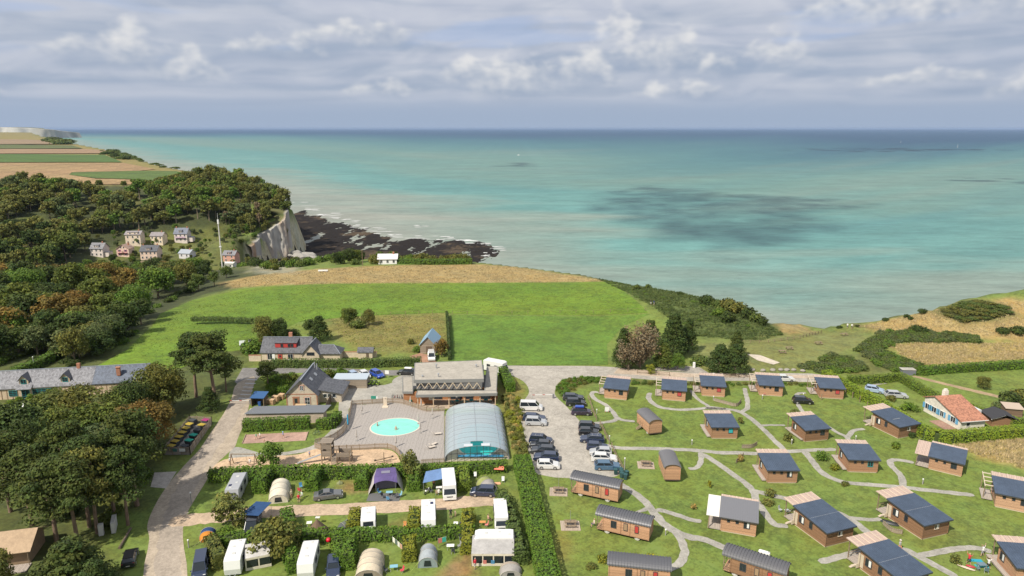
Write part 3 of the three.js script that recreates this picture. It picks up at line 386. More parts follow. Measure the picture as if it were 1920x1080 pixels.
for (const [P, w, label] of [
[[[17.92, -123.9], [20.95, -122.7], [24.71, -122.6], [28.66, -122.4], [33.15, -122], [36.94, -121.4], [39.12, -120.8], [42.45, -120.7], [46.73, -120.4], [51.38, -121.1], [56.36, -121.7], [62.1, -122.2]], 1.35, 'main gravel path from the car park to the middle chalets'],
[[[55.83, -121.3], [55.49, -117.6], [55.58, -112.3], [57.31, -109.8], [61.7, -108.7], [66.5, -107.9], [71.2, -106.7], [77.5, -105.2]], 1.3, 'gravel path curving below the central chalets to the right'],
[[[67.1, -108], [68.5, -110.7], [69.1, -113.6], [69.2, -115.9], [70.1, -117.5], [71.7, -117.8], [74, -116.8]], 1.15, 'looping gravel spur up to the chalet with the pale porch'],
[[[35.97, -120.4], [37.8, -116.3], [39.59, -111.6], [40.64, -108.6], [40.86, -106.1], [40.27, -103.5], [40.53, -101.3], [40.45, -98.7], [40.97, -96.3], [42.67, -95.9]], 1.25, 'gravel path winding down past the silver roofed chalet'],
[[[40.91, -106.7], [42.79, -105.6], [45, -104.4], [47.17, -103.1], [49.73, -101.6], [52.22, -99.5], [53.45, -97.3], [54.24, -93.9], [55.24, -91.7], [56.71, -90.2], [57.98, -89], [58.84, -87.4], [59.73, -85.9], [61, -83.5]], 1.3, 'gravel path running diagonally between the brown chalets'],
[[[53.1, -98.3], [54.64, -98], [56.44, -97.7], [58.17, -97.8]], 1.0, 'short gravel spur to the chalet with an upturned boat'],
[[[54.93, -91.6], [52.08, -90.1], [48.79, -88.7], [43.59, -86.8]], 1.2, 'gravel spur towards the lowest brown chalet'],
[[[58.57, -88.3], [62.3, -89.3], [65.6, -90.1], [68.3, -90.2], [69.6, -89.2]], 1.2, 'gravel spur to the exercise lawn'],
[[[52, -121.9], [51.73, -125.7], [51.32, -131.5], [50.82, -135.4], [49.39, -140.2], [47.1, -141.6], [42.59, -142.2], [46.59, -141.7], [43.88, -142.6], [41.41, -141.9], [36.73, -141.3], [32.89, -142.5], [31.53, -144.9], [31.18, -148.3], [32.11, -151.2]], 1.2, 'gravel path linking the back row of chalets'],
[[[42, -152.8], [42.09, -148], [42.77, -145.3], [43.65, -142.6]], 0.9, 'narrow gravel spur between two red shuttered chalets'],
[[[55.09, -154.2], [54.15, -150.5], [53.06, -146.2], [51.58, -142], [49.68, -140]], 1.0, 'gravel spur to the chalet with the bench'],
[[[68.3, -151.2], [66.6, -150.9], [64.7, -148], [63.8, -144.7], [63.2, -140], [64.4, -135.4], [65.6, -130.4], [66.6, -127.5], [66.4, -126]], 0.95, 'gravel path passing under the black parked car'],
[[[66.8, -127.3], [69.1, -130.2], [70.5, -131], [72.1, -131.4]], 1.0, 'gravel spur to the porch beside the clipped hedge'],
[[[51.45, -133], [53.56, -133.2], [56.57, -133.2]], 0.7, 'thin gravel spur to the chalet with dark window'],
[[[20.11, -151.6], [18.88, -151.5], [18.36, -149.8], [19.04, -147.1], [20.57, -144.4], [21.85, -140.3], [22.44, -136.7], [23.59, -135.7], [25.78, -135.1]], 1.1, 'gravel path from the first chalet to the barrel wagon'],
[[[22.53, -136.6], [21.14, -135.3], [18.85, -134.5], [14.66, -133.7]], 1.15, 'gravel path from the car park to the barrel wagon'],
[[[14.4, -113.9], [16.05, -111.6], [18.08, -109.6], [19.6, -107.4], [21.05, -105.1], [22.13, -102.2], [22.81, -99.4], [23.6, -96.6], [24.85, -94.6], [26.91, -92.9], [28.26, -92.6], [30.03, -91.3], [32.28, -89.2]], 1.45, 'gravel path leading down past the long wagons'],
[[[22.41, -101.3], [21.12, -100.5], [19.32, -99.2]], 0.8, 'short gravel spur to the second wagon'],
[[[23.28, -100.8], [25.62, -99.5], [27.68, -98], [29.58, -97.1]], 1.1, 'gravel spur to the silver roofed chalet'],
[[[24.75, -94.9], [25.14, -93.1], [25.26, -90.8], [24.9, -88.7], [23.57, -86.4], [21.08, -84.8]], 1.25, 'gravel loop to the lowest wagon'],
[[[35.82, -120.9], [35.18, -118.1], [34.01, -115.5], [33.02, -114.6], [31.91, -114.3]], 1.0, 'gravel loop behind the standing wagon'],
[[[84.2, -154.5], [87.2, -156.5], [90.3, -157.6]], 0.9, 'pale path across the neighbour\'s lawn'],
]) { const m = struct('gravel_path', ribbon(P, w, 0.022 + 0.0011 * (names.get('gravel_path') ?? 0)), greyGravel, label); }
struct('dirt_track', ribbon([[99.6, -162.4], [104.8, -156.2], [109.3, -151.4], [113.7, -146.2], [119.7, -139.4]], 1.8, 0.015, 0.4), gravel([0.38, 0.28, 0.17]), 'brown dirt track across the lawn above the tiled house');

// ---------------------------------------------------------------- vegetation
function leaves(clumps, size, jit = 0.8, up = 0.25) {   // leaf sprays spread through clumps {c, r, n, k}
const pos = [], col = [];
for (const { c, r, n, k = [1, 1, 1] } of clumps) {
const kb = rr(0.82, 1.16), ky = rr(0.92, 1.14);
for (let i = 0; i < n; i++) {
const a = rnd() * Math.PI * 2, y = rr(-0.75, 1), q = Math.sqrt(Math.max(0, 1 - y * y)), d = [Math.cos(a) * q, y, Math.sin(a) * q], f = 0.5 + 0.56 * Math.sqrt(rnd()) + (rnd() < 0.16 ? rr(0, 0.3) : 0);
const p = V(c[0] + d[0] * r[0] * f, c[1] + d[1] * r[1] * f, c[2] + d[2] * r[2] * f);
const nn = V(d[0] + rr(-jit, jit), d[1] + up + rr(-jit, jit), d[2] + rr(-jit, jit)).normalize();
const t = V(rr(-1, 1), rr(-1, 1), rr(-1, 1)).cross(nn).normalize(), b = t.clone().cross(nn), s = size * rr(0.55, 1.25), w = s * rr(0.45, 0.8);
const A = p.clone().addScaledVector(t, s), B = p.clone().addScaledVector(b, w).addScaledVector(nn, s * 0.12), D = p.clone().addScaledVector(t, -s), E = p.clone().addScaledVector(b, -w).addScaledVector(nn, -s * 0.1);
for (const v of [A, B, D, A, D, E]) pos.push(v.x, v.y, v.z);
const l = kb * rr(0.72, 1.28), yl = ky * rr(0.9, 1.12);
for (let m = 0; m < 6; m++) col.push(l * yl * k[0], l * k[1], l / yl * k[2]);
}
}
const g = new THREE.BufferGeometry(); g.setAttribute('position', new THREE.Float32BufferAttribute(pos, 3)); g.setAttribute('color', new THREE.Float32BufferAttribute(col, 3)); g.computeVertexNormals(); return g;
}
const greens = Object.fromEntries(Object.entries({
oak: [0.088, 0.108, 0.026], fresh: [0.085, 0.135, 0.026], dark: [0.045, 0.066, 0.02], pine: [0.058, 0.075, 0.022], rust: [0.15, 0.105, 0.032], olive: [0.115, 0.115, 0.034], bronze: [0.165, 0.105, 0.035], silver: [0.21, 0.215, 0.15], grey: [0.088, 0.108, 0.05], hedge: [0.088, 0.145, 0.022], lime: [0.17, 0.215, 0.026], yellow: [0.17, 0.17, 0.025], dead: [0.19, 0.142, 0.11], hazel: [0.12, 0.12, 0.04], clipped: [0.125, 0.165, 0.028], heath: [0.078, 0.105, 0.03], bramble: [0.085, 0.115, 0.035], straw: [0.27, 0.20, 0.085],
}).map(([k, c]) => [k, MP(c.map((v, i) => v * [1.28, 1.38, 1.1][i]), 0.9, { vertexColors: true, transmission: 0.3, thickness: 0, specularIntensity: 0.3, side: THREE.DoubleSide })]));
const bark = M([0.20, 0.165, 0.13], 0.95, { map: barkTex }), pinebark = M([0.30, 0.22, 0.17], 0.95, { map: barkTex }), palebark = M([0.34, 0.29, 0.23], 0.95, { map: barkTex });
function woodWork(h, limbs, r) {                        // trunk bent a little, limbs to the clumps
const gs = [], bend = [rr(-0.06, 0.06) * h, rr(-0.06, 0.06) * h], n = 5; let last = [0, -0.3, 0];
for (let i = 1; i <= n; i++) { const t = i / n, p = [bend[0] * t * t, h * t, bend[1] * t * t]; gs.push(bar(last, p, r * (1.12 - 0.85 * (i - 1) / n), 7, r * (1.12 - 0.85 * i / n))); last = p; }
for (const [c, t] of limbs) gs.push(bar([bend[0] * t * t, h * t, bend[1] * t * t], c, r * 0.42, 5, r * 0.12));
return gs;
}
function broadleaf(h, w, n, size, nc = 26, base = 0.3, sd = 1) {
seed = sd; const cl = [], limbs = [];
for (let i = 0; i < nc; i++) {
const t = i / nc, a = i * 2.4 + rr(-0.5, 0.5), yy = mix(base + 0.05, 0.92, Math.pow(t, 0.8)), prof = Math.sqrt(Math.max(0.05, 1 - Math.pow((yy - base - 0.22) / (1 - base - 0.14), 2))), rad = w * prof * rr(0.45, 0.86) * (i % 4 === 3 ? 0.35 : 1), cr = w * rr(0.26, 0.42);
const c = [Math.cos(a) * rad, h * yy, Math.sin(a) * rad]; cl.push({ c, r: [cr, cr * rr(0.65, 0.9), cr], n: Math.round(n / nc) }); if (i % 3 === 0) limbs.push([c, clamp(yy - 0.22, 0.2, 0.9)]);
}
return { crown: leaves(cl, size), trunk: join(woodWork(h * 0.85, limbs, h * 0.026)) };
}
function pineTree(h, w, n, size, nc = 22, base = 0.45, sd = 1) {      // bare stem below, flat irregular pads above
seed = sd; const cl = [], limbs = [];
for (let i = 0; i < nc; i++) {
const t = i / nc, a = i * 2.4 + rr(-0.7, 0.7), yy = mix(base, 0.97, t), rad = w * mix(0.95, 0.25, Math.pow(t, 1.5)) * rr(0.35, 1), cr = w * rr(0.22, 0.36);
const c = [Math.cos(a) * rad, h * yy + rr(-0.3, 0.3), Math.sin(a) * rad]; cl.push({ c, r: [cr, cr * rr(0.35, 0.55), cr], n: Math.round(n / nc) }); if (i % 2 === 0) limbs.push([c, clamp(yy - 0.06, 0.2, 0.95)]);
}
return { crown: leaves(cl, size, 0.9, 0.45), trunk: join(woodWork(h * 0.93, limbs, h * 0.022)) };
}
function cypressTree(h, w, n, size, nc = 30, sd = 1) {  // dense, layered, reaching to the ground
seed = sd; const cl = [], limbs = [];
for (let i = 0; i < nc; i++) { const t = i / nc, a = i * 2.4 + rr(-0.4, 0.4), rad = w * mix(0.85, 0.12, Math.pow(t, 1.3)) * rr(0.55, 1), cr = w * mix(0.36, 0.2, t) * rr(0.8, 1.2), c = [Math.cos(a) * rad, h * mix(0.12, 0.95, t), Math.sin(a) * rad]; cl.push({ c, r: [cr, cr * 0.6, cr], n: Math.round(n / nc) }); if (i % 5 === 0) limbs.push([c, clamp(t * 0.9, 0.05, 0.9)]); }
return { crown: leaves(cl, size, 0.7, 0.35), trunk: join(woodWork(h * 0.9, limbs, h * 0.024)) };
}
function bush(h, w, n, size, nc = 10, sd = 1) {
seed = sd; const cl = [], limbs = [];
for (let i = 0; i < nc; i++) { const a = i * 2.4 + rr(-0.5, 0.5), t = i / nc, rad = w * rr(0.15, 0.62) * (1 - 0.4 * t), cr = w * rr(0.34, 0.5), c = [Math.cos(a) * rad, h * mix(0.25, 0.75, t), Math.sin(a) * rad]; cl.push({ c, r: [cr, Math.min(cr, h * 0.34), cr], n: Math.round(n / nc) }); if (i % 3 === 0) limbs.push([c, 0.3]); }
return { crown: leaves(cl, size), trunk: join(woodWork(h * 0.5, limbs, Math.max(0.03, h * 0.03))) };
}
function bareTree(h, w, n, sd = 1) {                    // a dead tree: a broom of fine grey-brown twigs
seed = sd; const twigs = [], cl = [], tr = [];
for (let i = 0; i < n; i++) { const a = rnd() * 6.283, r0 = w * 0.22 * rnd(), r1 = w * Math.sqrt(rnd()), y0 = h * rr(0.05, 0.45), y1 = y0 + h * rr(0.3, 0.52) * (1 - 0.35 * r1 / w), p = [Math.cos(a) * r0, y0, Math.sin(a) * r0], q = [Math.cos(a) * r1, y1, Math.sin(a) * r1]; tr.push(bar(p, q, 0.07, 3, 0.02)); cl.push({ c: q, r: [0.7, 1.1, 0.7], n: 26 }); cl.push({ c: [(p[0] + q[0]) / 2, (p[1] + q[1]) / 2, (p[2] + q[2]) / 2], r: [0.6, 0.9, 0.6], n: 14 }); }
return { crown: leaves(cl, 0.19, 1.2, 0), trunk: join([...tr, ...woodWork(h * 0.6, [], 0.22)]) };
}
const TREE = {
oak: [broadleaf(9, 4.6, 6200, 0.25, 44, 0.26, 11), broadleaf(8.5, 4.2, 5600, 0.25, 38, 0.23, 12), broadleaf(10, 4.4, 6200, 0.25, 44, 0.3, 13)],
wood: [broadleaf(11, 4.8, 2600, 0.40, 34, 0.28, 21), broadleaf(10, 5.2, 2600, 0.40, 34, 0.25, 22), broadleaf(12, 4.4, 2600, 0.38, 34, 0.33, 23), broadleaf(9, 4.8, 2400, 0.40, 30, 0.22, 24)],
far: [broadleaf(11, 4.6, 1150, 0.6, 26, 0.3, 31), broadleaf(10, 5, 1150, 0.6, 26, 0.26, 32), broadleaf(12.5, 4.2, 1150, 0.58, 26, 0.4, 33), broadleaf(13, 3.8, 950, 0.56, 24, 0.5, 34)],
pine: [pineTree(13, 4.4, 6000, 0.23, 30, 0.52, 41), pineTree(12, 4.8, 6000, 0.23, 30, 0.5, 42), pineTree(14, 4.2, 6000, 0.23, 30, 0.56, 43)],
young: [broadleaf(5.2, 2.7, 1900, 0.22, 20, 0.16, 51), broadleaf(5, 2.4, 1700, 0.22, 18, 0.12, 52)],
cypress: [cypressTree(11, 4.4, 6200, 0.25, 44, 61), cypressTree(9, 4.2, 5600, 0.25, 40, 62)],
bush: [bush(1.6, 1.3, 500, 0.17, 9, 71), bush(1.3, 1.4, 500, 0.17, 9, 72), bush(1.8, 1.1, 460, 0.17, 9, 73)],
scrub: [bush(2.6, 2.6, 700, 0.32, 11, 81), bush(2.2, 2.9, 700, 0.32, 11, 82)],
dead: [bareTree(9, 3.0, 90, 91), bareTree(8, 2.6, 70, 92)],
sapling: [bush(1.5, 0.55, 150, 0.14, 7, 95)],
};
let turnSeed = 3;
const tone = { oak: 'mid green', olive: 'olive', hazel: 'brownish', dark: 'dark green', grey: 'grey green', fresh: 'fresh green', rust: 'rust brown', bramble: 'dull green', heath: 'heath green', dead: 'bare grey', straw: 'straw coloured', yellow: 'yellow green', hedge: 'bright green' };
function plant(kind, mat, [x, z], scale, name, label, category, group, o = {}) {
turnSeed = (turnSeed * 16807) % 2147483647; const q = turnSeed / 2147483647, list = TREE[kind], p = list[o.v ?? Math.floor(q * list.length)];
if (group && tone[mat]) label = tone[mat] + ' ' + label;
const g = thing(name, label, category, [x, (o.y ?? H(x, z)) - 0.05, z], q * 6.283, group);
const s = Array.isArray(scale) ? scale : [scale, scale, scale]; g.scale.set(...s);
bare('trunk', p.trunk, o.bark ?? bark, g); bare('crown', p.crown, greens[mat], g); return g;
}
function scatter(P, n, gap, sd, f) {
seed = sd; const xs = P.map((p) => p[0]), zs = P.map((p) => p[1]), got = []; let tries = 0;
while (got.length < n && tries++ < n * 60) { const x = rr(Math.min(...xs), Math.max(...xs)), z = rr(Math.min(...zs), Math.max(...zs)); if (!inPoly(x, z, P)) continue; if (got.some((p) => Math.hypot(p[0] - x, p[1] - z) < gap)) continue; got.push([x, z]); }
const s = seed; got.forEach((p, i) => { seed = sd * 31 + i * 7; f(p, i); }); seed = s;
}
// hedges: clipped banks of leaf, each one thing
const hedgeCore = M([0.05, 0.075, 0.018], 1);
function hedge(pts, w, h, mat, label, group, o = {}) {
seed = Math.round(Math.abs(pts[0][0] * 13 + pts[0][1] * 7)) + 5;
const y0 = o.y ?? 0, c = o.sharp ? pts : smooth(pts, 3), pos = [], col = [], core = [], dens = o.dens ?? 15, size = o.size ?? 0.19, ragged = o.ragged ?? 0.12;
for (let i = 1; i < c.length; i++) {
const [ax, az] = c[i - 1], [bx, bz] = c[i], L = Math.hypot(bx - ax, bz - az); if (L < 0.05) continue;
const tx = (bx - ax) / L, tz = (bz - az) / L, nx = -tz, nz = tx, hy = o.terrain ? H((ax + bx) / 2, (az + bz) / 2) : y0;
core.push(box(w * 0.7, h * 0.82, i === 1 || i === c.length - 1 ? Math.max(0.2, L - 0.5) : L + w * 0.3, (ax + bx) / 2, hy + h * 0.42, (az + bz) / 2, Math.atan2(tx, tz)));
const per = 2 * h + w, num = Math.round(L * per * dens);
for (let k = 0; k < num; k++) {
const s = rnd() * L, q = rnd() * per, j = fbm((ax + tx * s) * 0.9, q * 0.3, (az + tz * s) * 0.9, 2) * ragged * 2.4 + rr(-0.07, 0.07); let lx, ly, n;
if (q < h) { lx = -w / 2 - j; ly = q; n = [-1, 0.15]; } else if (q < h + w) { lx = q - h - w / 2; ly = h + j; n = [0, 1]; } else { lx = w / 2 + j; ly = q - h - w; n = [1, 0.15]; }
const e = o.round ? Math.pow(ly / h, 3) * 0.28 : 0; lx *= 1 - e;
const p = V(ax + tx * s + nx * lx, hy + ly, az + tz * s + nz * lx), nn = V(nx * n[0] + rr(-0.8, 0.8), n[1] + 0.2 + rr(-0.7, 0.7), nz * n[0] + rr(-0.8, 0.8)).normalize(), t = V(rr(-1, 1), rr(-1, 1), rr(-1, 1)).cross(nn).normalize(), b = t.clone().cross(nn), z = size * rr(0.6, 1.3), ww = z * 0.65;
const A = p.clone().addScaledVector(t, z), B = p.clone().addScaledVector(b, ww), D = p.clone().addScaledVector(t, -z), E = p.clone().addScaledVector(b, -ww);
for (const v of [A, B, D, A, D, E]) pos.push(v.x, v.y, v.z);
const l = rr(0.72, 1.26), yl = rr(0.92, 1.1) * (1 + 0.25 * fbm(p.x * 0.5, 1, p.z * 0.5, 2)); for (let m = 0; m < 6; m++) col.push(l * yl, l, l / yl);
}
for (const [ex, ez, dd] of i === 1 ? [[ax, az, -1]] : i === c.length - 1 ? [[bx, bz, 1]] : []) for (let k = 0; k < w * h * dens * 2.2; k++) { const lx = rr(-w / 2, w / 2), p = V(ex + nx * lx + tx * dd * rr(-0.15, 0.2), hy + rnd() * h, ez + nz * lx + tz * dd * rr(0, 0.2)), z = size; const t = V(nx, rr(-1, 1), nz).normalize(), b = V(tx * rr(-0.6, 0.6), 1, tz * rr(-0.6, 0.6)).normalize(); const A = p.clone().addScaledVector(t, z), B = p.clone().addScaledVector(b, z * 0.6), D = p.clone().addScaledVector(t, -z), E = p.clone().addScaledVector(b, -z * 0.6); for (const v of [A, B, D, A, D, E]) pos.push(v.x, v.y, v.z); const l = rr(0.75, 1.2); for (let m = 0; m < 6; m++) col.push(l, l, l); }
}
const g = thing(o.name ?? 'hedge', label, 'hedge', [0, 0, 0], 0, group), lg = new THREE.BufferGeometry(); lg.setAttribute('position', new THREE.Float32BufferAttribute(pos, 3)); lg.setAttribute('color', new THREE.Float32BufferAttribute(col, 3)); lg.computeVertexNormals();
bare('foliage', lg, greens[mat], g); obj('branches', core, hedgeCore, g); return g;
}
// --- the wooded hillside beyond the valley and the valley's own trees
const HILL = [[-357.8, -481], [-363, -523], [-306.2, -486], [-282.4, -505], [-263.2, -514], [-222.4, -532], [-197.1, -517], [-188.7, -529], [-179.7, -540], [-175.7, -549], [-195, -590], [-246.7, -671], [-291.6, -720], [-306.6, -692], [-310.7, -615], [-314.4, -594], [-324.2, -562], [-349.6, -569], [-393.8, -591], [-437, -595], [-486, -588], [-382.9, -456]];
scatter(HILL, 260, 5.4, 101, (p, i) => plant('far', pick(['oak', 'olive', 'hazel', 'fresh', 'grey', 'hazel', 'olive']), p, [rr(1.1, 1.5), rr(0.9, 1.35), rr(1.1, 1.5)], 'hillside_tree', 'broadleaf tree in the dense wood on the far hillside', 'tree', 'trees of the hillside wood', { bark: palebark }));  // lighter leaf tones picked for this wood, partly painting in distance haze
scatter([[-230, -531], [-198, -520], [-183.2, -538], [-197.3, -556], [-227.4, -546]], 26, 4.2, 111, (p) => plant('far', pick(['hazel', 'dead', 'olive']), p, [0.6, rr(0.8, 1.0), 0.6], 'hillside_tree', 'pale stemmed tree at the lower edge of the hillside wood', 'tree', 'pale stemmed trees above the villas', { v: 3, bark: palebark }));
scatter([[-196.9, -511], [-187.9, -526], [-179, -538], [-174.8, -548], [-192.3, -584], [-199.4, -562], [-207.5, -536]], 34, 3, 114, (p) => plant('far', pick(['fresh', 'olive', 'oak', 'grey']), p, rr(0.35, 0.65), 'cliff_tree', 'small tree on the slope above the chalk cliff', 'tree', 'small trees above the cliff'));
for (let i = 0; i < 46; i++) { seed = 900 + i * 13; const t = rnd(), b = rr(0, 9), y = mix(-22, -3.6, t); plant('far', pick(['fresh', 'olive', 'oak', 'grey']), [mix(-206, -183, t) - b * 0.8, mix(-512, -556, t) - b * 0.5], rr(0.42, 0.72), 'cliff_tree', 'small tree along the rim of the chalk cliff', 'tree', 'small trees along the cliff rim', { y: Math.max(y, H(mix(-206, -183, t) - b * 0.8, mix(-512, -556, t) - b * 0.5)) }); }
scatter([[-189.1, -479], [-186.2, -498], [-177.6, -485], [-119.7, -319.8], [-134.5, -338.9]], 14, 2.4, 115, (p) => plant('scrub', pick(['bramble', 'fresh', 'dark']), p, rr(0.9, 1.6), 'cliff_shrub', 'shrub at the left foot of the chalk cliff', 'shrub', 'shrubs at the cliff foot'));
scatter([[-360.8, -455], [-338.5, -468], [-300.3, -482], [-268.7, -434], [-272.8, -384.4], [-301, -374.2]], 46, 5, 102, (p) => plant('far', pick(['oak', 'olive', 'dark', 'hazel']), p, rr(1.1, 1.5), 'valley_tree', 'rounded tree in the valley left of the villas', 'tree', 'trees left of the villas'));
scatter([[-297.6, -491], [-284.3, -509], [-220.3, -526], [-196.1, -515], [-124.1, -322.2], [-195.4, -444], [-230.6, -445], [-255.5, -428]], 90, 3.6, 103, (p) => plant('far', pick(['oak', 'fresh', 'grey', 'olive']), p, rr(0.22, 0.46), 'garden_shrub', 'low garden shrub between the villas', 'shrub', 'shrubs in the villa gardens'));
scatter([[-219.3, -265.5], [-266.9, -352], [-265.5, -401], [-236.8, -424], [-211.7, -427], [-135.3, -306.5], [-139.3, -279.1], [-130.7, -245], [-121.9, -221], [-131, -209.3], [-139.3, -192.1], [-152.5, -181.4]], 105, 4.9, 104, (p) => plant('wood', pick(['oak', 'fresh', 'dark', 'rust', 'olive', 'oak', 'fresh', 'rust']), p, [rr(1.1, 1.5), rr(0.95, 1.3), rr(1.1, 1.5)].map((v) => v * (p[1] < -330 ? 0.62 : p[1] < -290 ? 0.8 : 1)), 'wood_tree', 'broadleaf tree in the wood along the meadow', 'tree', 'trees of the wood beside the meadow'));
scatter([[-267.6, -421], [-251.3, -445], [-221, -447], [-146.8, -333.2], [-210.3, -424], [-248.4, -415]], 26, 4.4, 113, (p) => plant('wood', pick(['oak', 'fresh', 'olive', 'dark']), p, rr(0.42, 0.6), 'wood_tree', 'small tree just below the villa gardens', 'tree', 'trees below the villa gardens'));
scatter([[-174.6, -330.5], [-146.8, -333.2], [-123.2, -300.6], [-123.3, -278.3], [-135.3, -270.8]], 12, 4, 105, (p) => plant('wood', pick(['dark', 'grey', 'bramble']), p, rr(0.4, 0.62), 'wood_tree', 'low tree at the top corner of the meadow', 'tree', 'low trees at the meadow corner'));
for (const [p, m, s, l] of [[[-147.2, -248.2], 'rust', 1.4, 'rust brown oak standing out of the valley wood'], [[-144.6, -223.2], 'bronze', 1.25, 'bronze tinted spreading tree in the valley wood'], [[-126.5, -224.5], 'fresh', 1.3, 'bright green oak at the corner of the meadow'], [[-174.2, -285.6], 'rust', 1.4, 'large tawny tree in the middle of the valley wood'], [[-189.9, -265.7], 'fresh', 1.4, 'fresh green tree at the left edge of the wood']]) plant('oak', m, p, s, 'oak_tree', l, 'tree');
for (const [p, m, s, l] of [[[-129.2, -183.8], 'dark', [1.15, 1.0, 1.15], 'dark conifer behind the long slate roof'], [[-144.3, -192.2], 'dark', [1.0, 1.05, 1.0], 'dark conifer at the left edge behind the slate roof'], [[-151.2, -209.3], 'pine', [0.9, 0.85, 0.9], 'dull conifer above the clipped garden hedge']]) plant('cypress', m, p, s, 'cypress_tree', l, 'tree');
for (const [p, m, s, l, k] of [[[-114.3, -183.7], 'grey', 0.85, 'grey green willow beside the meadow', 'oak'], [[-116.4, -191.4], 'grey', 0.9, 'grey green poplar at the meadow edge', 'oak'], [[-115.5, -175.9], 'silver', 0.62, 'silver leaved shrub with pale foliage behind the slate roof', 'oak'], [[-127.4, -191.7], 'silver', 0.6, 'silvery poplar in the wood edge', 'oak']]) plant(k, m, p, s, 'silver_tree', l, 'tree');
scatter([[-139.6, -168.3], [-158.2, -192.5], [-139.3, -192.1], [-127.3, -208.8], [-120, -219], [-112.5, -197], [-111.4, -181.3], [-114.8, -172.4], [-128.3, -175.9], [-128.6, -168.3]], 30, 4.2, 118, (p) => plant('wood', pick(['dark', 'oak', 'olive', 'fresh', 'grey', 'dark']), p, [rr(0.7, 1.1), rr(0.6, 1.0), rr(0.7, 1.1)], 'wood_tree', 'tree at the lower end of the wood behind the slate roof', 'tree', 'trees behind the slate roof'));
scatter([[-139.6, -168.3], [-135.4, -186.3], [-124.9, -204.7], [-130.7, -245], [-132, -298.6], [-138, -263.3], [-111, -191.3], [-112.1, -170.4], [-123.2, -164.3]], 40, 2.4, 117, (p) => plant('scrub', pick(['bramble', 'dark', 'fresh']), p, [rr(0.7, 1.2), rr(0.5, 0.9), rr(0.7, 1.2)], 'wood_edge_shrub', 'shrub along the meadow edge of the wood', 'shrub', 'shrubs at the wood edge'));
hedge([[-123.4, -162.4], [-121.8, -168.3], [-122, -177.7]], 2.2, 2.2, 'fresh', 'bright clipped hedge climbing behind the long slate roof', null, { terrain: true, size: 0.24 });
scatter([[-116.3, -307.8], [-101.6, -323.4], [-65.3, -319.8], [-25.63, -326.9], [-15.01, -318.9], [-42.26, -337.1], [-88.8, -354.2], [-123.8, -342.8]], 34, 4.2, 106, (p) => plant('scrub', pick(['bramble', 'dark', 'oak', 'olive', 'fresh']), p, [rr(1.0, 1.7), rr(1.0, 1.8), rr(1.0, 1.6)], 'clifftop_shrub', 'shrub in the belt behind the dry grass strip', 'shrub', 'shrub belt along the cliff top'));
hedge([[-54.24, -321.5], [-39.82, -317.1], [-18.69, -317.6]], 3, 2.4, 'fresh', 'green hedge right of the white clifftop house', null, { terrain: true, size: 0.35, dens: 7 });
scatter([[-47.02, -333.3], [-20.58, -328.2], [-20.15, -321.1], [-45.58, -322.8]], 9, 2.6, 107, (p) => plant('scrub', 'olive', p, rr(1.3, 1.7), 'clifftop_shrub', 'rounded shrub behind the white clifftop house', 'shrub', 'shrubs right of the clifftop house'));
for (const [p, s, m] of [[[-78.3, -327.1], 0.72, 'dark'], [[-75.2, -328.3], 0.6, 'oak'], [[-84.2, -325], 0.5, 'dark']]) plant('wood', m, p, s, 'clifftop_tree', 'rounded tree left of the white clifftop house', 'tree', 'trees left of the clifftop house');
// far field edges and the cliff-top scrub along the coast
scatter([[-885, -1550], [-747, -1355], [-606, -1125], [-624, -1119], [-777, -1346]], 26, 12, 108, (p) => plant('scrub', pick(['dark', 'heath', 'bramble']), p, [rr(3, 6), rr(1.5, 2.6), rr(3, 6)], 'coast_scrub', 'scrub on the far cliff edge', 'shrub', 'scrub along the far cliff'));
scatter([[-1746, -2692], [-1368, -2179], [-1300, -2049], [-1512, -2304]], 12, 40, 109, (p) => plant('scrub', 'heath', p, [rr(10, 16), rr(4, 6), rr(10, 16)], 'coast_scrub', 'scrub on the farthest cliff edge before the headland', 'shrub', 'scrub before the headland'));
scatter([[-1098, -1817], [-518, -1018], [-339.3, -795], [-464, -924]], 22, 8, 119, (p) => plant('scrub', pick(['heath', 'bramble']), p, [rr(1.4, 3.4), rr(0.7, 1.4), rr(1.4, 3)], 'coast_scrub', 'low scrub patch on the cliff edge beyond the fields', 'shrub', 'low scrub by the fields'));
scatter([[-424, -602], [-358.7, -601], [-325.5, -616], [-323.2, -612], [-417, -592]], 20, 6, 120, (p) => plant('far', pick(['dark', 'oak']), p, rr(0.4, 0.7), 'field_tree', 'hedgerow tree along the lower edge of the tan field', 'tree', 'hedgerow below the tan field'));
// the bank of heath above the cove
scatter([[34.45, -273.1], [47.61, -250.9], [65.6, -223.1], [78.3, -208.2], [81, -199.7], [69, -194.8], [54.35, -198.9], [48.97, -211.4], [43.4, -232.7]], 45, 3, 121, (p) => plant('scrub', pick(['heath', 'bramble', 'heath', 'fresh']), p, [rr(0.35, 0.75), rr(0.12, 0.26), rr(0.35, 0.75)], 'heath_shrub', 'low heath shrub on the bank above the cove', 'shrub', 'heath on the bank above the cove'));
for (const [u, s, m] of [[[64, -220.6], 1.2, 'dark'], [[66.8, -218.1], 1.0, 'bramble'], [[69.8, -216.5], 1.5, 'olive'], [[72.6, -214.1], 1.4, 'olive'], [[74.6, -211.2], 1.3, 'dark'], [[76.4, -208.4], 1.1, 'bramble'], [[77.7, -206.4], 0.9, 'dark'], [[65.7, -210.8], 1.1, 'fresh'], [[67.2, -207.5], 1.2, 'dark'], [[49.94, -247.5], 0.6, 'bramble'], [[58.06, -232.5], 0.5, 'dark'], [[45.92, -246.9], 0.7, 'heath']]) plant('scrub', m, u, s, 'crest_shrub', 'wind clipped shrub on the crest of the bank', 'shrub', 'shrubs on the crest above the cove');
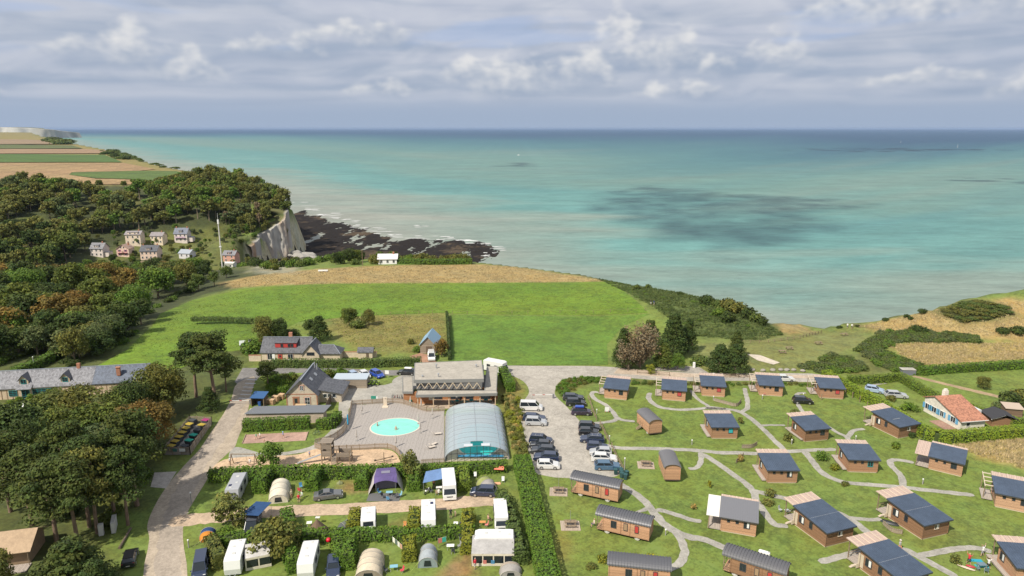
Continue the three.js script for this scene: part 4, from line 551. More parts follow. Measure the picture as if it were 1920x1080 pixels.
// the hill on the right: dark heath cap, bramble banks round the dry field
scatter([[132.7, -206.8], [139.6, -209], [146.5, -209.5], [149.7, -206.8], [151.6, -203.2], [142.8, -200.7], [135.1, -200.9]], 70, 1.8, 122, (p) => plant('scrub', pick(['olive', 'heath', 'bramble']), p, [rr(0.6, 1.1), rr(0.25, 0.45), rr(0.6, 1.1)], 'heath_shrub', 'heath shrub on the hill beyond the dry field', 'shrub', 'heath cap on the right hill'));
for (const [u, s] of [[[117.5, -209.8], 0.5], [[123.1, -208.2], 0.5], [[123.4, -206.4], 0.45], [[128.1, -208.5], 0.7], [[109.3, -210.5], 0.4], [[104.3, -211.9], 0.45], [[144, -194.9], 0.9], [[148, -194], 1.1], [[120.9, -198.6], 1.0], [[122.3, -197.9], 0.9]]) plant('scrub', 'dark', u, [s, s * 0.8, s], 'hill_shrub', 'single shrub on the dry hillside', 'shrub', 'single shrubs on the right hill');
const brambleBank = (P, n, sd, label) => scatter(P, n, 1.3, sd, (p) => plant('scrub', pick(['bramble', 'heath', 'grey', 'fresh']), p, [rr(0.6, 0.9), rr(0.35, 0.55), rr(0.6, 0.9)], 'bramble_shrub', label, 'shrub', label));
brambleBank([[96.6, -183.9], [112.3, -201.1], [123.6, -197.2], [135.3, -193.3], [133.2, -190], [119.8, -190.6], [111, -191.3], [99.3, -180.4]], 95, 123, 'bramble shrub in the band above the dry field');
brambleBank([[95.5, -182.4], [101, -183.8], [105.8, -169.1], [103.3, -163.6], [97.7, -164.3], [95.2, -172.4]], 60, 124, 'bramble shrub in the band left of the dry field');
brambleBank([[73.9, -168.3], [86.9, -179], [91.2, -175.9], [89.9, -167.5], [84, -163.6], [78.3, -164.3]], 34, 125, 'bramble shrub beside the end of the sandy track');
// cypress groups beyond the paddock
for (const [p, k, m, s, l] of [[[43.45, -177.7], 'cypress', 'dark', [1.05, 1.12, 1.05], 'tallest dark cypress of the group beyond the paddock'], [[38.29, -183.7], 'cypress', 'pine', [0.9, 0.8, 0.9], 'dark cypress behind the dead tree'], [[28.47, -168.3], 'cypress', 'dark', [0.7, 1.0, 0.7], 'dark cypress at the paddock corner'], [[48.39, -181.3], 'cypress', 'dark', [0.6, 0.9, 0.6], 'slim dark cypress leaning over the lawn'], [[39, -168.3], 'cypress', 'oak', [0.7, 0.62, 0.7], 'low green cypress before the tall one'], [[42.05, -166.7], 'oak', 'fresh', [0.5, 0.5, 0.5], 'bushy green tree beside the paved square'], [[48.77, -171.6], 'scrub', 'bramble', [1.1, 1.0, 1.1], 'grey green shrub behind the paved square'], [[52.29, -165.5], 'cypress', 'dark', [0.95, 0.82, 0.95], 'broad dark cypress right of the paved square'], [[55.96, -164.3], 'cypress', 'dark', [0.85, 0.72, 0.85], 'dark cypress with low skirts beside the track'], [[59.87, -175.9], 'cypress', 'pine', [0.6, 0.72, 0.6], 'darker cypress behind the broad one'], [[34.81, -164.3], 'young', 'yellow', [0.6, 0.45, 0.6], 'yellow green shrub at the foot of the dead tree']]) plant(k, m, p, s, 'cypress_tree', l, 'tree');
plant('dead', 'dead', [32.84, -168.3], [1.55, 1.42, 1.55], 'dead_tree', 'grey brown dead cypress beyond the paddock', 'tree', null, { v: 0, bark: palebark }); plant('dead', 'dead', [29.57, -166.7], [1.15, 1.15, 1.15], 'dead_tree', 'smaller bare grey tree left of the dead cypress', 'tree', null, { v: 1, bark: palebark });
// around the old farmhouse and the rough paddock
for (const [p, k, m, s, l] of [[[-68.7, -183.7], 'oak', 'hazel', [0.62, 0.95, 0.62], 'brownish tree behind the farmhouse gable end'], [[-65.3, -186.1], 'oak', 'dark', [0.75, 0.95, 0.75], 'dark tree behind the farmhouse ridge'], [[-63.1, -188.6], 'oak', 'dark', [0.6, 0.5, 0.6], 'low dark tree beside the farmhouse'], [[-55.84, -192.6], 'cypress', 'dark', [0.78, 0.7, 0.78], 'round dark bush right of the farmhouse'], [[-62.6, -206.5], 'scrub', 'dark', [1.2, 1.1, 1.2], 'small dark shrub above the round bush'], [[-51.18, -209.5], 'oak', 'oak', [0.68, 0.66, 0.68], 'left tree of the pair in the rough paddock'], [[-44.97, -209.5], 'oak', 'hazel', [0.55, 0.6, 0.55], 'right tree of the pair in the rough paddock'], [[-47.68, -206.5], 'scrub', 'bramble', [1.2, 1, 1.2], 'shrub under the pair of trees'], [[-71.6, -181.3], 'scrub', 'fresh', [1.4, 1.6, 1.4], 'green shrub at the farmhouse garden corner'], [[-28.96, -189.1], 'bush', 'olive', 1.1, 'small round shrub left of the blue roofed shed'], [[-18.99, -177.7], 'young', 'bronze', [0.75, 0.95, 0.75], 'bronze leaved tree right of the blue roofed shed'], [[-26.1, -181.3], 'bush', 'fresh', 1.2, 'green shrub at the corner of the blue roofed shed']]) plant(k, m, p, s, 'garden_tree', l, 'tree');
hedge([[-102.1, -212.6], [-91.9, -212.6], [-82.1, -211.4]], 1.6, 1.3, 'bramble', 'low brown green hedge crossing the meadow', null, { ragged: 0.4, round: true });
// --- big trees left of the drive
const LT = [
['pine', 'pine', [-65.8, -143.8], [1.15, 1.02, 1.15], 'tall pine with bare stem beside the drive barrier'], ['pine', 'dark', [-72.2, -148.5], [1.05, 1.0, 1.05], 'dark pine left of the drive barrier'], ['pine', 'pine', [-66.6, -151.7], [0.62, 0.7, 0.62], 'smaller pine leaning over the lane'], ['cypress', 'dark', [-65.7, -140.8], [0.45, 0.4, 0.45], 'dense dark undergrowth tree by the drive'],
['pine', 'pine', [-57.67, -154.1], [0.56, 0.48, 0.56], 'umbrella pine on the bank above the grey roofed house'],
['oak', 'olive', [-75.5, -138.5], [0.85, 0.88, 0.85], 'olive green oak at the end of the slate roof'], ['oak', 'olive', [-74.7, -140.2], [0.7, 0.8, 0.7], 'olive green oak between slate roof and drive'], ['oak', 'oak', [-79.6, -132.5], [0.7, 0.75, 0.7], 'dark oak hiding the end of the slate roof'], ['oak', 'dark', [-77.5, -132.5], [0.7, 0.85, 0.7], 'dark oak over the garden'],
['oak', 'bronze', [-68.5, -118.4], [0.75, 0.86, 0.75], 'bronze leaved tree beside the waste bins'], ['oak', 'rust', [-68, -123.2], [0.6, 0.7, 0.6], 'russet tree leaning over the bin enclosure'],
['oak', 'olive', [-86, -127.5], [1.0, 0.8, 1.0], 'broad olive oak below the slate roof'], ['oak', 'oak', [-76, -118.4], [0.95, 0.95, 0.95], 'broad green oak in the middle of the grove'], ['oak', 'oak', [-82.1, -116.3], [0.95, 0.95, 0.95], 'green oak at the left of the grove'], ['oak', 'dark', [-90.9, -120.5], [0.9, 0.75, 0.9], 'dark oak beyond the garden lawn'], ['oak', 'dark', [-90.5, -114.2], [1.0, 0.95, 1.0], 'dark oak at the left border'], ['oak', 'grey', [-68.6, -110.3], [0.85, 0.85, 0.85], 'grey green oak near the concrete pad'], ['oak', 'oak', [-72.7, -109.4], [0.8, 0.85, 0.8], 'oak behind the tall pine stems'], ['oak', 'dark', [-83.3, -109.4], [0.85, 0.9, 0.85], 'dark oak behind the canvas tent'], ['oak', 'dark', [-66.6, -113.2], [0.75, 0.8, 0.75], 'dark oak between bronze tree and concrete pad'], ['oak', 'dark', [-66.1, -107.6], [0.8, 0.9, 0.8], 'dark oak beside the concrete pad'], ['pine', 'pine', [-70.6, -100], [0.9, 1.02, 0.9], 'tall pine in the middle of the grove'], ['oak', 'oak', [-94.6, -132.5], [0.85, 0.7, 0.85], 'green oak at the edge of the cottage lawn'], ['oak', 'fresh', [-63.8, -104.1], [0.55, 0.55, 0.55], 'fresh green small oak beside the drive shadow'],
['pine', 'pine', [-64.1, -91], [0.95, 0.98, 0.95], 'tall pine with the thick leaning stem'], ['pine', 'olive', [-63, -94], [0.9, 1.0, 0.9], 'tall pine with the pale slender stem'], ['pine', 'pine', [-67.3, -91.2], [0.95, 0.9, 0.95], 'tall pine nearest the canvas tent'], ['pine', 'dark', [-65.2, -95.7], [0.85, 0.98, 0.85], 'tall pine behind the slender stem'], ['pine', 'pine', [-74.4, -96.2], [1.0, 0.9, 1.0], 'spreading pine over the canvas tent'], ['pine', 'dark', [-63.3, -99.2], [0.72, 0.85, 0.72], 'dark pine beside the meter cabinets'], ['pine', 'pine', [-61.1, -101.9], [0.95, 1.0, 0.95], 'tall pine leaning over the shaded drive'], ['pine', 'dark', [-59.52, -96.2], [0.8, 0.92, 0.8], 'dark pine between the cabinets and the drive'], ['pine', 'pine', [-80.4, -100], [0.9, 0.9, 0.9], 'pine at the left border'],
['cypress', 'pine', [-57.39, -79.3], [0.95, 0.62, 0.95], 'bushy green pine at the bottom border'], ['cypress', 'pine', [-59.87, -77.2], [0.7, 0.5, 0.7], 'second bushy pine at the bottom border'], ['cypress', 'dark', [-52.83, -77.2], [0.6, 0.5, 0.6], 'low bushy pine beside the parked black car'], ['oak', 'olive', [-68.3, -80.4], [0.5, 0.5, 0.5], 'small olive tree before the canvas tent'],
];
for (const [k, m, p, s, l] of LT) plant(k, m, p, s.map((v, i) => v * (k === 'pine' ? 1.18 : 1.28)), k === 'oak' ? 'oak_tree' : k === 'pine' ? 'pine_tree' : 'bushy_pine', l, 'tree', null, { bark: k === 'pine' ? pinebark : bark });
scatter([[-100.2, -125.1], [-89.1, -132.5], [-77, -132.5], [-65.6, -120.5], [-63.4, -104.9], [-61.6, -94], [-65.6, -94], [-79.2, -103.2], [-84.5, -103.2]], 60, 1.7, 131, (p) => plant('scrub', pick(['dark', 'oak', 'fresh', 'dark']), p, [rr(0.5, 0.9), rr(0.4, 0.8), rr(0.5, 0.9)], 'undergrowth_shrub', 'undergrowth shrub beneath the grove of oaks and pines', 'shrub', 'undergrowth of the grove'));
for (const [p, s, l] of [[[-111.1, -146.2], 0.9, 'first'], [[-109, -146.9], 0.95, 'second'], [[-107.1, -147.8], 0.9, 'third'], [[-111.8, -144.4], 0.8, 'fourth'], [[-105.5, -149.4], 0.8, 'fifth']]) plant('bush', 'clipped', p, s, 'clipped_bush', l + ' clipped round bush along the slate roofed house', 'bush', null);
scatter([[-58.99, -158.7], [-56.58, -161.3], [-42.47, -162.8], [-46.97, -159.8], [-53.69, -158.4], [-53.05, -148.5], [-55.49, -148.5]], 22, 1.6, 132, (p) => plant('scrub', pick(['fresh', 'oak', 'fresh', 'hedge']), p, [rr(0.5, 0.8), rr(0.6, 0.9), rr(0.5, 0.8)], 'bank_shrub', 'shrub on the bank beside the grey roofed house', 'shrub', 'shrubs on the bank by the grey roofed house'));
// --- campsite hedges
hedge([[-61.6, -169.1], [-49.38, -168.7], [-35.74, -169.1], [-23.53, -170.4]], 1.7, 2.2, 'bramble', 'long hedge between the lane and the farmhouse garden');
hedge([[-47.58, -162.1], [-40.31, -162.1]], 1.6, 1.5, 'hedge', 'short hedge behind the grey roofed house');
hedge([[-54.46, -130.5], [-50.7, -130.7], [-47.03, -131.2], [-43.44, -131.5], [-41.39, -131.8]], 1.7, 2.5, 'hedge', 'long clipped hedge above the pétanque court', null, { dens: 32, size: 0.15, ragged: 0.08 });
hedge([[-39.76, -131.5], [-38.22, -131.5], [-36.97, -131.9], [-36.6, -133.5], [-36.48, -135.4]], 1.6, 2.2, 'hedge', 'short clipped hedge bending beside the gravel walk', null, { dens: 20 });
hedge([[-0.25, -151.7], [-1.29, -157.6], [-2.39, -162.8]], 2.0, 2.4, 'hedge', 'clipped hedge at the end of the reception building', null, { dens: 18 });
hedge([[-52.65, -110], [-45.86, -110.7], [-37.55, -111.1], [-30.09, -111.3], [-21.69, -111.7], [-18.42, -111.9]], 2.0, 2.2, 'hedge', 'long hedge between the playground and the pitches', null, { dens: 17, round: true });
hedge([[-16.11, -112.3], [-9.5, -112.6], [-0.96, -113.8]], 1.9, 1.9, 'hedge', 'hedge between the pool enclosure and the pitches', null, { dens: 17, round: true });
for (const [P, h, m, l] of [[[[-42.49, -110.7], [-42.55, -105.6]], 2.6, 'hedge', 'dividing hedge left of the white tunnel tent'], [[[-34.17, -111.1], [-33.95, -106.3]], 2.5, 'hedge', 'dividing hedge left of the grey saloon car'], [[[-26.19, -111.1], [-25.63, -106.7]], 2.2, 'hedge', 'dividing hedge left of the purple tent'], [[[-16.98, -110.3], [-16.62, -106.3]], 1.9, 'hedge', 'dividing hedge right of the purple tent'], [[[-8.6, -111.9], [-7.95, -106.3]], 2.0, 'clipped', 'yellow green hedge right of the white motorhome']]) hedge(P, 2.2, h, m, l, null, { dens: 17, round: true });
hedge([[-44.49, -91], [-38.79, -91.5], [-31.83, -92], [-24.73, -92.3], [-17.6, -92.6], [-10.42, -92.9], [-5.64, -93.4]], 1.9, 1.7, 'hedge', 'hedge between the middle and lower pitches', null, { dens: 17, round: true, ragged: 0.2 });
for (const [P, h, m, l] of [[[[-40.54, -85.1], [-43.81, -89.9]], 2.4, 'olive', 'dividing hedge right of the dark van'], [[[-33.63, -94], [-35.36, -97.7]], 2.2, 'hedge', 'dividing hedge beside the brown tipi'], [[[-24.15, -94], [-24.47, -97.7]], 2.2, 'yellow', 'yellow green dividing hedge right of the small grey tent'], [[[-14.79, -93.1], [-15.14, -98.1]], 2.2, 'yellow', 'yellow green hedge left of the long white caravan'], [[[-6.31, -88.6], [-6.9, -95.4], [-6.87, -97.7]], 2.0, 'yellow', 'yellow green hedge right of the long white caravan'], [[[-22.85, -84.9], [-23.54, -89.9]], 2.6, 'hedge', 'dividing hedge left of the cream tunnel tent'], [[[-14.51, -86.7], [-15.01, -90.2]], 2.2, 'yellow', 'dividing hedge left of the pale blue tent'], [[[-30.02, -84.3], [-32.33, -88.6]], 2.4, 'hedge', 'dividing hedge between the two long caravans'], [[[-24.03, -86.1], [-25.9, -91.2]], 2.0, 'hedge', 'leafy hedge beside the dark estate car']]) hedge(P, 2.0, h, m, l, null, { dens: 17, round: true, ragged: 0.22 });
hedge([[1.75, -115.8], [2.72, -106.7], [3.58, -96.9], [4.41, -87.3], [5.1, -80.4]], 3.1, 2.1, 'hedge', 'tall clipped hedge between pitches and wagons', null, { dens: 34, size: 0.16, ragged: 0.08 });
hedge([[-1.76, -103.2], [-0.16, -95.4], [1.13, -86.1]], 2.2, 2.2, 'bramble', 'loose leafy hedge behind the last pitches', null, { dens: 16, round: true, ragged: 0.5 });
hedge([[77.4, -161.3], [78.2, -154.1], [80.5, -143.8], [81.4, -132.5], [83.5, -126], [94.2, -127], [110.9, -129.4]], 2.3, 2.0, 'lime', 'bright clipped hedge round the tiled house', null, { dens: 36, size: 0.15, ragged: 0.06 });
hedge([[81, -157.3], [87.6, -157.6], [94.1, -159.4]], 1.6, 1.9, 'clipped', 'clipped hedge behind the neighbour\'s lawn', null, { dens: 30, size: 0.15, ragged: 0.05 });
hedge([[94.5, -159.8], [94.9, -152.4], [95.7, -145.3], [98, -141.4], [100.8, -135.2], [109.4, -127.5]], 1.7, 2.0, 'clipped', 'clipped hedge running down behind the tiled house', null, { dens: 30, size: 0.15, ragged: 0.05 });
hedge([[102, -163.6], [113.2, -165.5], [131.4, -168.3], [152.6, -172.4]], 2.0, 2.0, 'hedge', 'long green hedge below the dry field', null, { dens: 17 });
for (const [p, k, m, s, l] of [[[111.4, -154.1], 'oak', 'olive', [0.42, 0.34, 0.42], 'round tree alone on the neighbour\'s lawn'], [[110.1, -143.2], 'scrub', 'dark', [1.2, 1.3, 1.2], 'dark shrub left of the wooden hut'], [[113.2, -144.4], 'scrub', 'olive', [1.2, 1.5, 1.2], 'tall olive shrub behind the wooden hut'], [[106.7, -141.4], 'scrub', 'grey', [0.8, 0.7, 0.8], 'grey green shrub left of the wooden hut'], [[85.8, -146.6], 'scrub', 'olive', [0.55, 0.5, 0.55], 'shrub before the two silver cars'], [[86.9, -141.4], 'scrub', 'hedge', [0.9, 0.6, 0.9], 'green shrub beside the tiled house gable'], [[-43.3, -114.2], 'young', 'fresh', [1.0, 0.98, 1.0], 'round green tree in the playground'], [[-17.69, -110.7], 'young', 'olive', [0.85, 1.0, 0.85], 'olive tree at the corner of the pool deck'], [[-43.23, -96.2], 'young', 'hazel', [1.15, 1.05, 1.15], 'brownish tree over the sandy lane'], [[-33.66, -88], 'young', 'olive', [1.35, 1.15, 1.35], 'autumn tinted tree between the lower pitches'], [[-42.79, -92.6], 'scrub', 'hedge', [0.7, 0.75, 0.7], 'shrub under the brownish tree'], [[54.33, -126], 'bush', 'olive', [1.1, 1.1, 1.1], 'feathery shrub beside the chalet with the dark window'], [[57.43, -117.9], 'bush', 'fresh', [1.1, 1.2, 1.1], 'green shrub left of the central chalet'], [[58.31, -114.2], 'bush', 'yellow', [0.9, 0.9, 0.9], 'yellow green shrub before the central chalet'], [[73.9, -122.8], 'bush', 'clipped', [0.9, 1.0, 0.9], 'round shrub right of the long brown chalet'], [[42.11, -117.1], 'sapling', 'straw', [1.3, 1.2, 1.3], 'straw coloured grass clump on the main path'], [[47.58, -134.1], 'sapling', 'hazel', [1.6, 1.2, 1.6], 'brown shrub right of the teal shuttered chalet'], [[61.2, -139.4], 'bush', 'olive', [1.1, 0.7, 1.1], 'low brown shrub behind the dark window chalet'], [[57.45, -108.5], 'bush', 'olive', [0.7, 0.6, 0.7], 'brown tuft beside the curving path'], [[43.2, -104.9], 'bush', 'hazel', [0.9, 0.9, 0.9], 'brown shrub beside the porch of a brown chalet'], [[41.93, -102.4], 'bush', 'olive', [1.1, 0.5, 1.1], 'low brown shrub below the path fork'], [[12.93, -87.3], 'bush', 'yellow', [0.9, 0.7, 0.9], 'yellowing tuft above the lowest wagon'], [[19.8, -86.7], 'bush', 'yellow', [1.1, 0.8, 1.1], 'golden tuft right of the lowest wagon'], [[11.2, -85.5], 'bush', 'olive', [0.8, 0.6, 0.8], 'small tuft left of the lowest wagon'], [[29.28, -100.8], 'sapling', 'straw', [1.2, 0.8, 1.2], 'straw tuft beside the silver roofed chalet'], [[62.7, -86.7], 'bush', 'olive', [0.8, 0.9, 0.8], 'shrub beside the exercise lawn'], [[33.76, -107.6], 'sapling', 'yellow', [0.9, 1.2, 0.9], 'thin golden sapling in the wagon lawn'], [[79.6, -127.5], 'bush', 'dark', [0.9, 0.7, 0.9], 'dark shrub under the clipped hedge']]) plant(k, m, p, s, k === 'young' || k === 'oak' ? 'young_tree' : 'lawn_shrub', l, k === 'young' || k === 'oak' ? 'tree' : 'shrub');
// rough growth: beside the pool enclosure and on the bank along the track
scatter([[-0.25, -149.4], [2.61, -143.8], [1.65, -132.5], [2.83, -120.5], [0.99, -117.5], [-0.55, -132.5], [-1.83, -148.5]], 60, 1.0, 141, (p) => plant('bush', pick(['straw', 'olive', 'yellow', 'olive']), p, [rr(0.6, 1), rr(0.5, 0.8), rr(0.6, 1)], 'rough_growth', 'tall rough growth between pool enclosure and car park', 'shrub', 'rough growth beside the pool enclosure'));
scatter([[10.35, -154.1], [13.31, -159.8], [22.28, -160.6], [21.99, -158.4], [15.97, -156.2], [11.59, -148.5]], 44, 0.95, 142, (p) => plant('bush', pick(['fresh', 'olive', 'hedge']), p, [rr(0.5, 0.9), rr(0.4, 0.7), rr(0.5, 0.9)], 'bank_growth', 'leafy growth on the bank at the car park entrance', 'shrub', 'leafy bank at the car park entrance'));
scatter([[25.88, -158.4], [74.4, -156.9], [73.8, -155.5], [25.61, -156.6]], 46, 1.0, 143, (p) => plant('bush', pick(['fresh', 'olive', 'bramble']), p, [rr(0.5, 0.8), rr(0.4, 0.6), rr(0.5, 0.8)], 'bank_growth', 'leafy growth between the track and the back chalets', 'shrub', 'leafy strip behind the chalets'));
scatter([[79.6, -125.5], [82.8, -123.9], [84.8, -120.5], [82, -121], [79.3, -123.2]], 16, 0.9, 144, (p) => plant('bush', pick(['fresh', 'olive']), p, [rr(0.5, 0.9), rr(0.4, 0.7), rr(0.5, 0.9)], 'bank_growth', 'leafy growth below the bright clipped hedge', 'shrub', 'leafy growth below the bright hedge'));

// dry grass standing in the unmown strips: uncountable, one mass each
function tufts(P, n, sd, col, sz, label, lift = 0) {
seed = sd; const pos = [], c = []; for (let b = 0; b < 9; b++) { const a = rr(0, 6.283), r = rr(0.1, 0.45), x = Math.cos(a) * r, z = Math.sin(a) * r, h = rr(0.5, 1), w = 0.09, d = a + 1.5, lx = rr(-0.25, 0.25), lz = rr(-0.25, 0.25); pos.push(x - Math.cos(d) * w, 0, z - Math.sin(d) * w, x + Math.cos(d) * w, 0, z + Math.sin(d) * w, x + lx, h, z + lz); }
const g = new THREE.BufferGeometry(); g.setAttribute('position', new THREE.Float32BufferAttribute(pos, 3)); g.computeVertexNormals();
const m = new THREE.InstancedMesh(g, M([1, 1, 1], 1), n), xs = P.map((p) => p[0]), zs = P.map((p) => p[1]), mt = new THREE.Matrix4(), q = new THREE.Quaternion(); let k = 0, tries = 0;
while (k < n && tries++ < n * 12) { const x = rr(Math.min(...xs), Math.max(...xs)), z = rr(Math.min(...zs), Math.max(...zs)); if (!inPoly(x, z, P) || fbm(x * 0.15, sd, z * 0.15, 2) < rr(-0.5, 0.2)) continue; const s = sz * rr(0.5, 1.3); mt.compose(V(x, H(x, z) + lift - 0.03, z), q.setFromAxisAngle(V(0, 1, 0), rr(0, 6.283)), V(s * 1.4, s, s * 1.4)); m.setMatrixAt(k, mt); const l = rr(0.7, 1.25), cc = pick(col); m.setColorAt(k, C(cc[0] * l, cc[1] * l, cc[2] * l)); k++; }
m.count = k; m.name = numbered('dry_grass'); m.castShadow = m.receiveShadow = true; scene.add(m); tag(m, label, 'grass', null, 'stuff');
}
const straws = [[0.46, 0.36, 0.2], [0.38, 0.3, 0.16], [0.3, 0.25, 0.12]], greensT = [[0.14, 0.19, 0.04], [0.2, 0.2, 0.06], [0.12, 0.17, 0.03]];
tufts([[-123.2, -288.8], [-114.5, -302.8], [-87.9, -310.5], [-59.11, -313.6], [-19.85, -316.1], [0, -307.5], [26.42, -279.4], [37.87, -266.6], [8.41, -266.3], [-42.4, -268.3], [-85.9, -271.8], [-113.9, -277]], 5200, 301, straws, 0.42, 'dry standing grass in the strip above the meadow');
tufts([[107.1, -188.4], [118.1, -190.3], [135.5, -188.8], [149.1, -188.8], [140, -176.3], [124.9, -172.9], [107.7, -169.9], [105.3, -178.1]], 3200, 302, straws, 0.4, 'dry standing grass in the field on the right');
tufts([[110.9, -209.8], [123.4, -208.9], [144.2, -208.5], [159.2, -208.8], [151, -191.5], [131.2, -194.2], [117.7, -197.9]], 3000, 303, straws, 0.38, 'dry standing grass on the right hill');
tufts([[85.5, -124.1], [93.9, -126.5], [109.9, -128.2], [96.1, -110.3], [92.7, -114.6], [88.4, -118.4]], 2200, 304, straws, 0.45, 'dry standing grass beside the larch chalet with pergola');
tufts([[-59.15, -217.7], [-42.23, -220.4], [-23.07, -222.4], [-18.78, -191.1], [-23.35, -180.4], [-38.31, -182.3], [-49.51, -192.1]], 2600, 305, [...straws, ...greensT], 0.3, 'half dry grass of the rough paddock');
tufts([[3.73, -110.3], [7.52, -111.3], [20.53, -110.3], [38.62, -125.1], [56.66, -150.1], [73.9, -150.1], [78.6, -127.5], [89.4, -118.4], [77.8, -94], [69.6, -82.6], [7.25, -82.6]], 7000, 306, greensT, 0.13, 'taller green tufts scattered over the chalet lawns');
tufts([[-105.6, -181.3], [-119.8, -227.3], [-107.5, -266.1], [-42.07, -266.2], [37.14, -261.2], [43.26, -217], [-21.35, -223], [-56.28, -220.3], [-73.9, -191], [-85.8, -170.4]], 6000, 307, [[0.12, 0.2, 0.025], [0.17, 0.22, 0.03]], 0.28, 'longer grass tufts in the mown meadow', 0.06);
tufts([[34.45, -273.1], [47.81, -251.9], [66, -224.4], [78.6, -209.1], [82.1, -201.3], [73.3, -193.6], [54.04, -197.7], [48.97, -211.4], [43.4, -232.7]], 6500, 308, [[0.075, 0.115, 0.03], [0.1, 0.13, 0.035], [0.06, 0.09, 0.025]], 0.55, 'green bracken covering the bank above the cove');
tufts([[132.7, -206.8], [139.6, -209], [146.7, -209.8], [149.9, -207.1], [151.6, -203.2], [142.6, -200.3], [134.9, -200.7]], 1800, 309, [[0.07, 0.085, 0.03], [0.09, 0.1, 0.035]], 0.6, 'dark heath growth on the crown of the right hill');

// ---------------------------------------------------------------- materials for things
const wood = (c, o = {}) => M(c, 0.8, { map: plankTex, bumpMap: plankBump, bumpScale: 0.012, ...o });
const larch = wood([0.66, 0.395, 0.25]), brownwood = wood([0.36, 0.205, 0.12]), greywood = wood([0.40, 0.345, 0.28]), darkwood = wood([0.20, 0.15, 0.11]), timber = M([0.40, 0.32, 0.235], 0.85, { map: barkTex }), paleTimber = M([0.55, 0.47, 0.37], 0.8), decking = M([0.40, 0.345, 0.30], 0.85, { map: deckTex });
const blueRoof = M([0.078, 0.112, 0.178], 0.5, { metalness: 0.15, map: plasterTex }), greyRoof = M([0.115, 0.117, 0.13], 0.5, { metalness: 0.2 }), silverRoof = M([0.22, 0.22, 0.235], 0.42, { metalness: 0.35 }), porchRoof = M([0.47, 0.355, 0.295], 0.75, { map: deckTex }), glass = MP([0.025, 0.032, 0.04], 0.08, { specularIntensity: 0.9 }), frameDark = M([0.05, 0.05, 0.055], 0.6), white = M([0.72, 0.72, 0.70], 0.55), offwhite = M([0.60, 0.59, 0.55], 0.7), black = M([0.02, 0.02, 0.022], 0.6), steel = M([0.42, 0.43, 0.44], 0.4, { metalness: 0.5 });
const slate = M([0.115, 0.12, 0.135], 0.7, { map: slateTex }), paleSlate = M([0.25, 0.25, 0.265], 0.75, { map: slateTex }), zinc = M([0.33, 0.36, 0.40], 0.45, { metalness: 0.4 }), tileRed = M([0.46, 0.21, 0.13], 0.85, { map: slateTex }), brickM = M([0.42, 0.20, 0.13], 0.9, { map: plasterTex }), plaster = M([0.62, 0.54, 0.43], 0.95, { map: plasterTex }), whitewash = M([0.74, 0.72, 0.67], 0.9, { map: plasterTex }), redPaint = M([0.42, 0.045, 0.04], 0.6), tealPaint = M([0.02, 0.27, 0.27], 0.6), bluePaint = M([0.12, 0.33, 0.52], 0.6), concrete = M([0.43, 0.42, 0.395], 0.9, { map: plasterTex });
// a window set into a wall: frame proud of the wall, dark pane, optional shutters. The wall faces +z at (x, y, z), turned by ry
function windowPart(parent, x, y, z, w, h, ry = 0, frameMat = frameDark, o = {}) {
const g = new THREE.Group(); g.name = o.name ?? 'window'; g.position.set(x, y, z); g.rotation.y = ry; parent.add(g);
const t = 0.06, fr = [box(w + 2 * t, t, 0.1, 0, h / 2 + t / 2, 0.02), box(w + 2 * t, t, 0.12, 0, -h / 2 - t / 2, 0.03), box(t, h, 0.1, -w / 2 - t / 2, 0, 0.02), box(t, h, 0.1, w / 2 + t / 2, 0, 0.02)];
for (let k = 1; k < (o.bars ?? 1); k++) fr.push(box(0.045, h, 0.07, -w / 2 + w * k / o.bars, 0, 0.025)); for (let k = 1; k < (o.rows ?? 1); k++) fr.push(box(w, 0.04, 0.066, 0, -h / 2 + h * k / o.rows, 0.026));
obj('frame', fr, frameMat, g); obj('pane', box(w, h, 0.03, 0, 0, 0.004), glass, g);
if (o.shutter) for (const s of o.sides ?? [1]) obj('shutter', rbox(w * 0.55, h * 1.04, 0.05, s * (w * 0.78 + t), 0, 0.05, 0.01), o.shutter, g);
if (o.blind) obj('shutter', rbox(w * 0.96, h * 0.96, 0.04, 0, 0, 0.05, 0.01), o.blind, g);
if (o.curtain) obj('curtain', box(w * 0.4, h * 0.9, 0.01, w * 0.22, 0, 0.028), white, g);
return g;
}
function ribbedRoof(parent, c, t, mat, step, name = 'roof') {        // a metal sheet roof with standing seams running from the first edge to the last
const [a, b, d, e] = c, m = obj(name, slab(a, b, d, e, t), mat, parent), n = Math.round(Math.hypot(b[0] - a[0], b[2] - a[2]) / step), ribs = [];
for (let k = 1; k < n; k++) { const u = k / n, p = [0, 1, 2].map((i) => mix(a[i], b[i], u)), q = [0, 1, 2].map((i) => mix(e[i], d[i], u)); p[1] += 0.012; q[1] += 0.012; ribs.push(beam(p, q, 0.045, 0.035)); }
const r = obj('seams', ribs, mat, m); r.userData.kind = 'stuff'; return m;
}
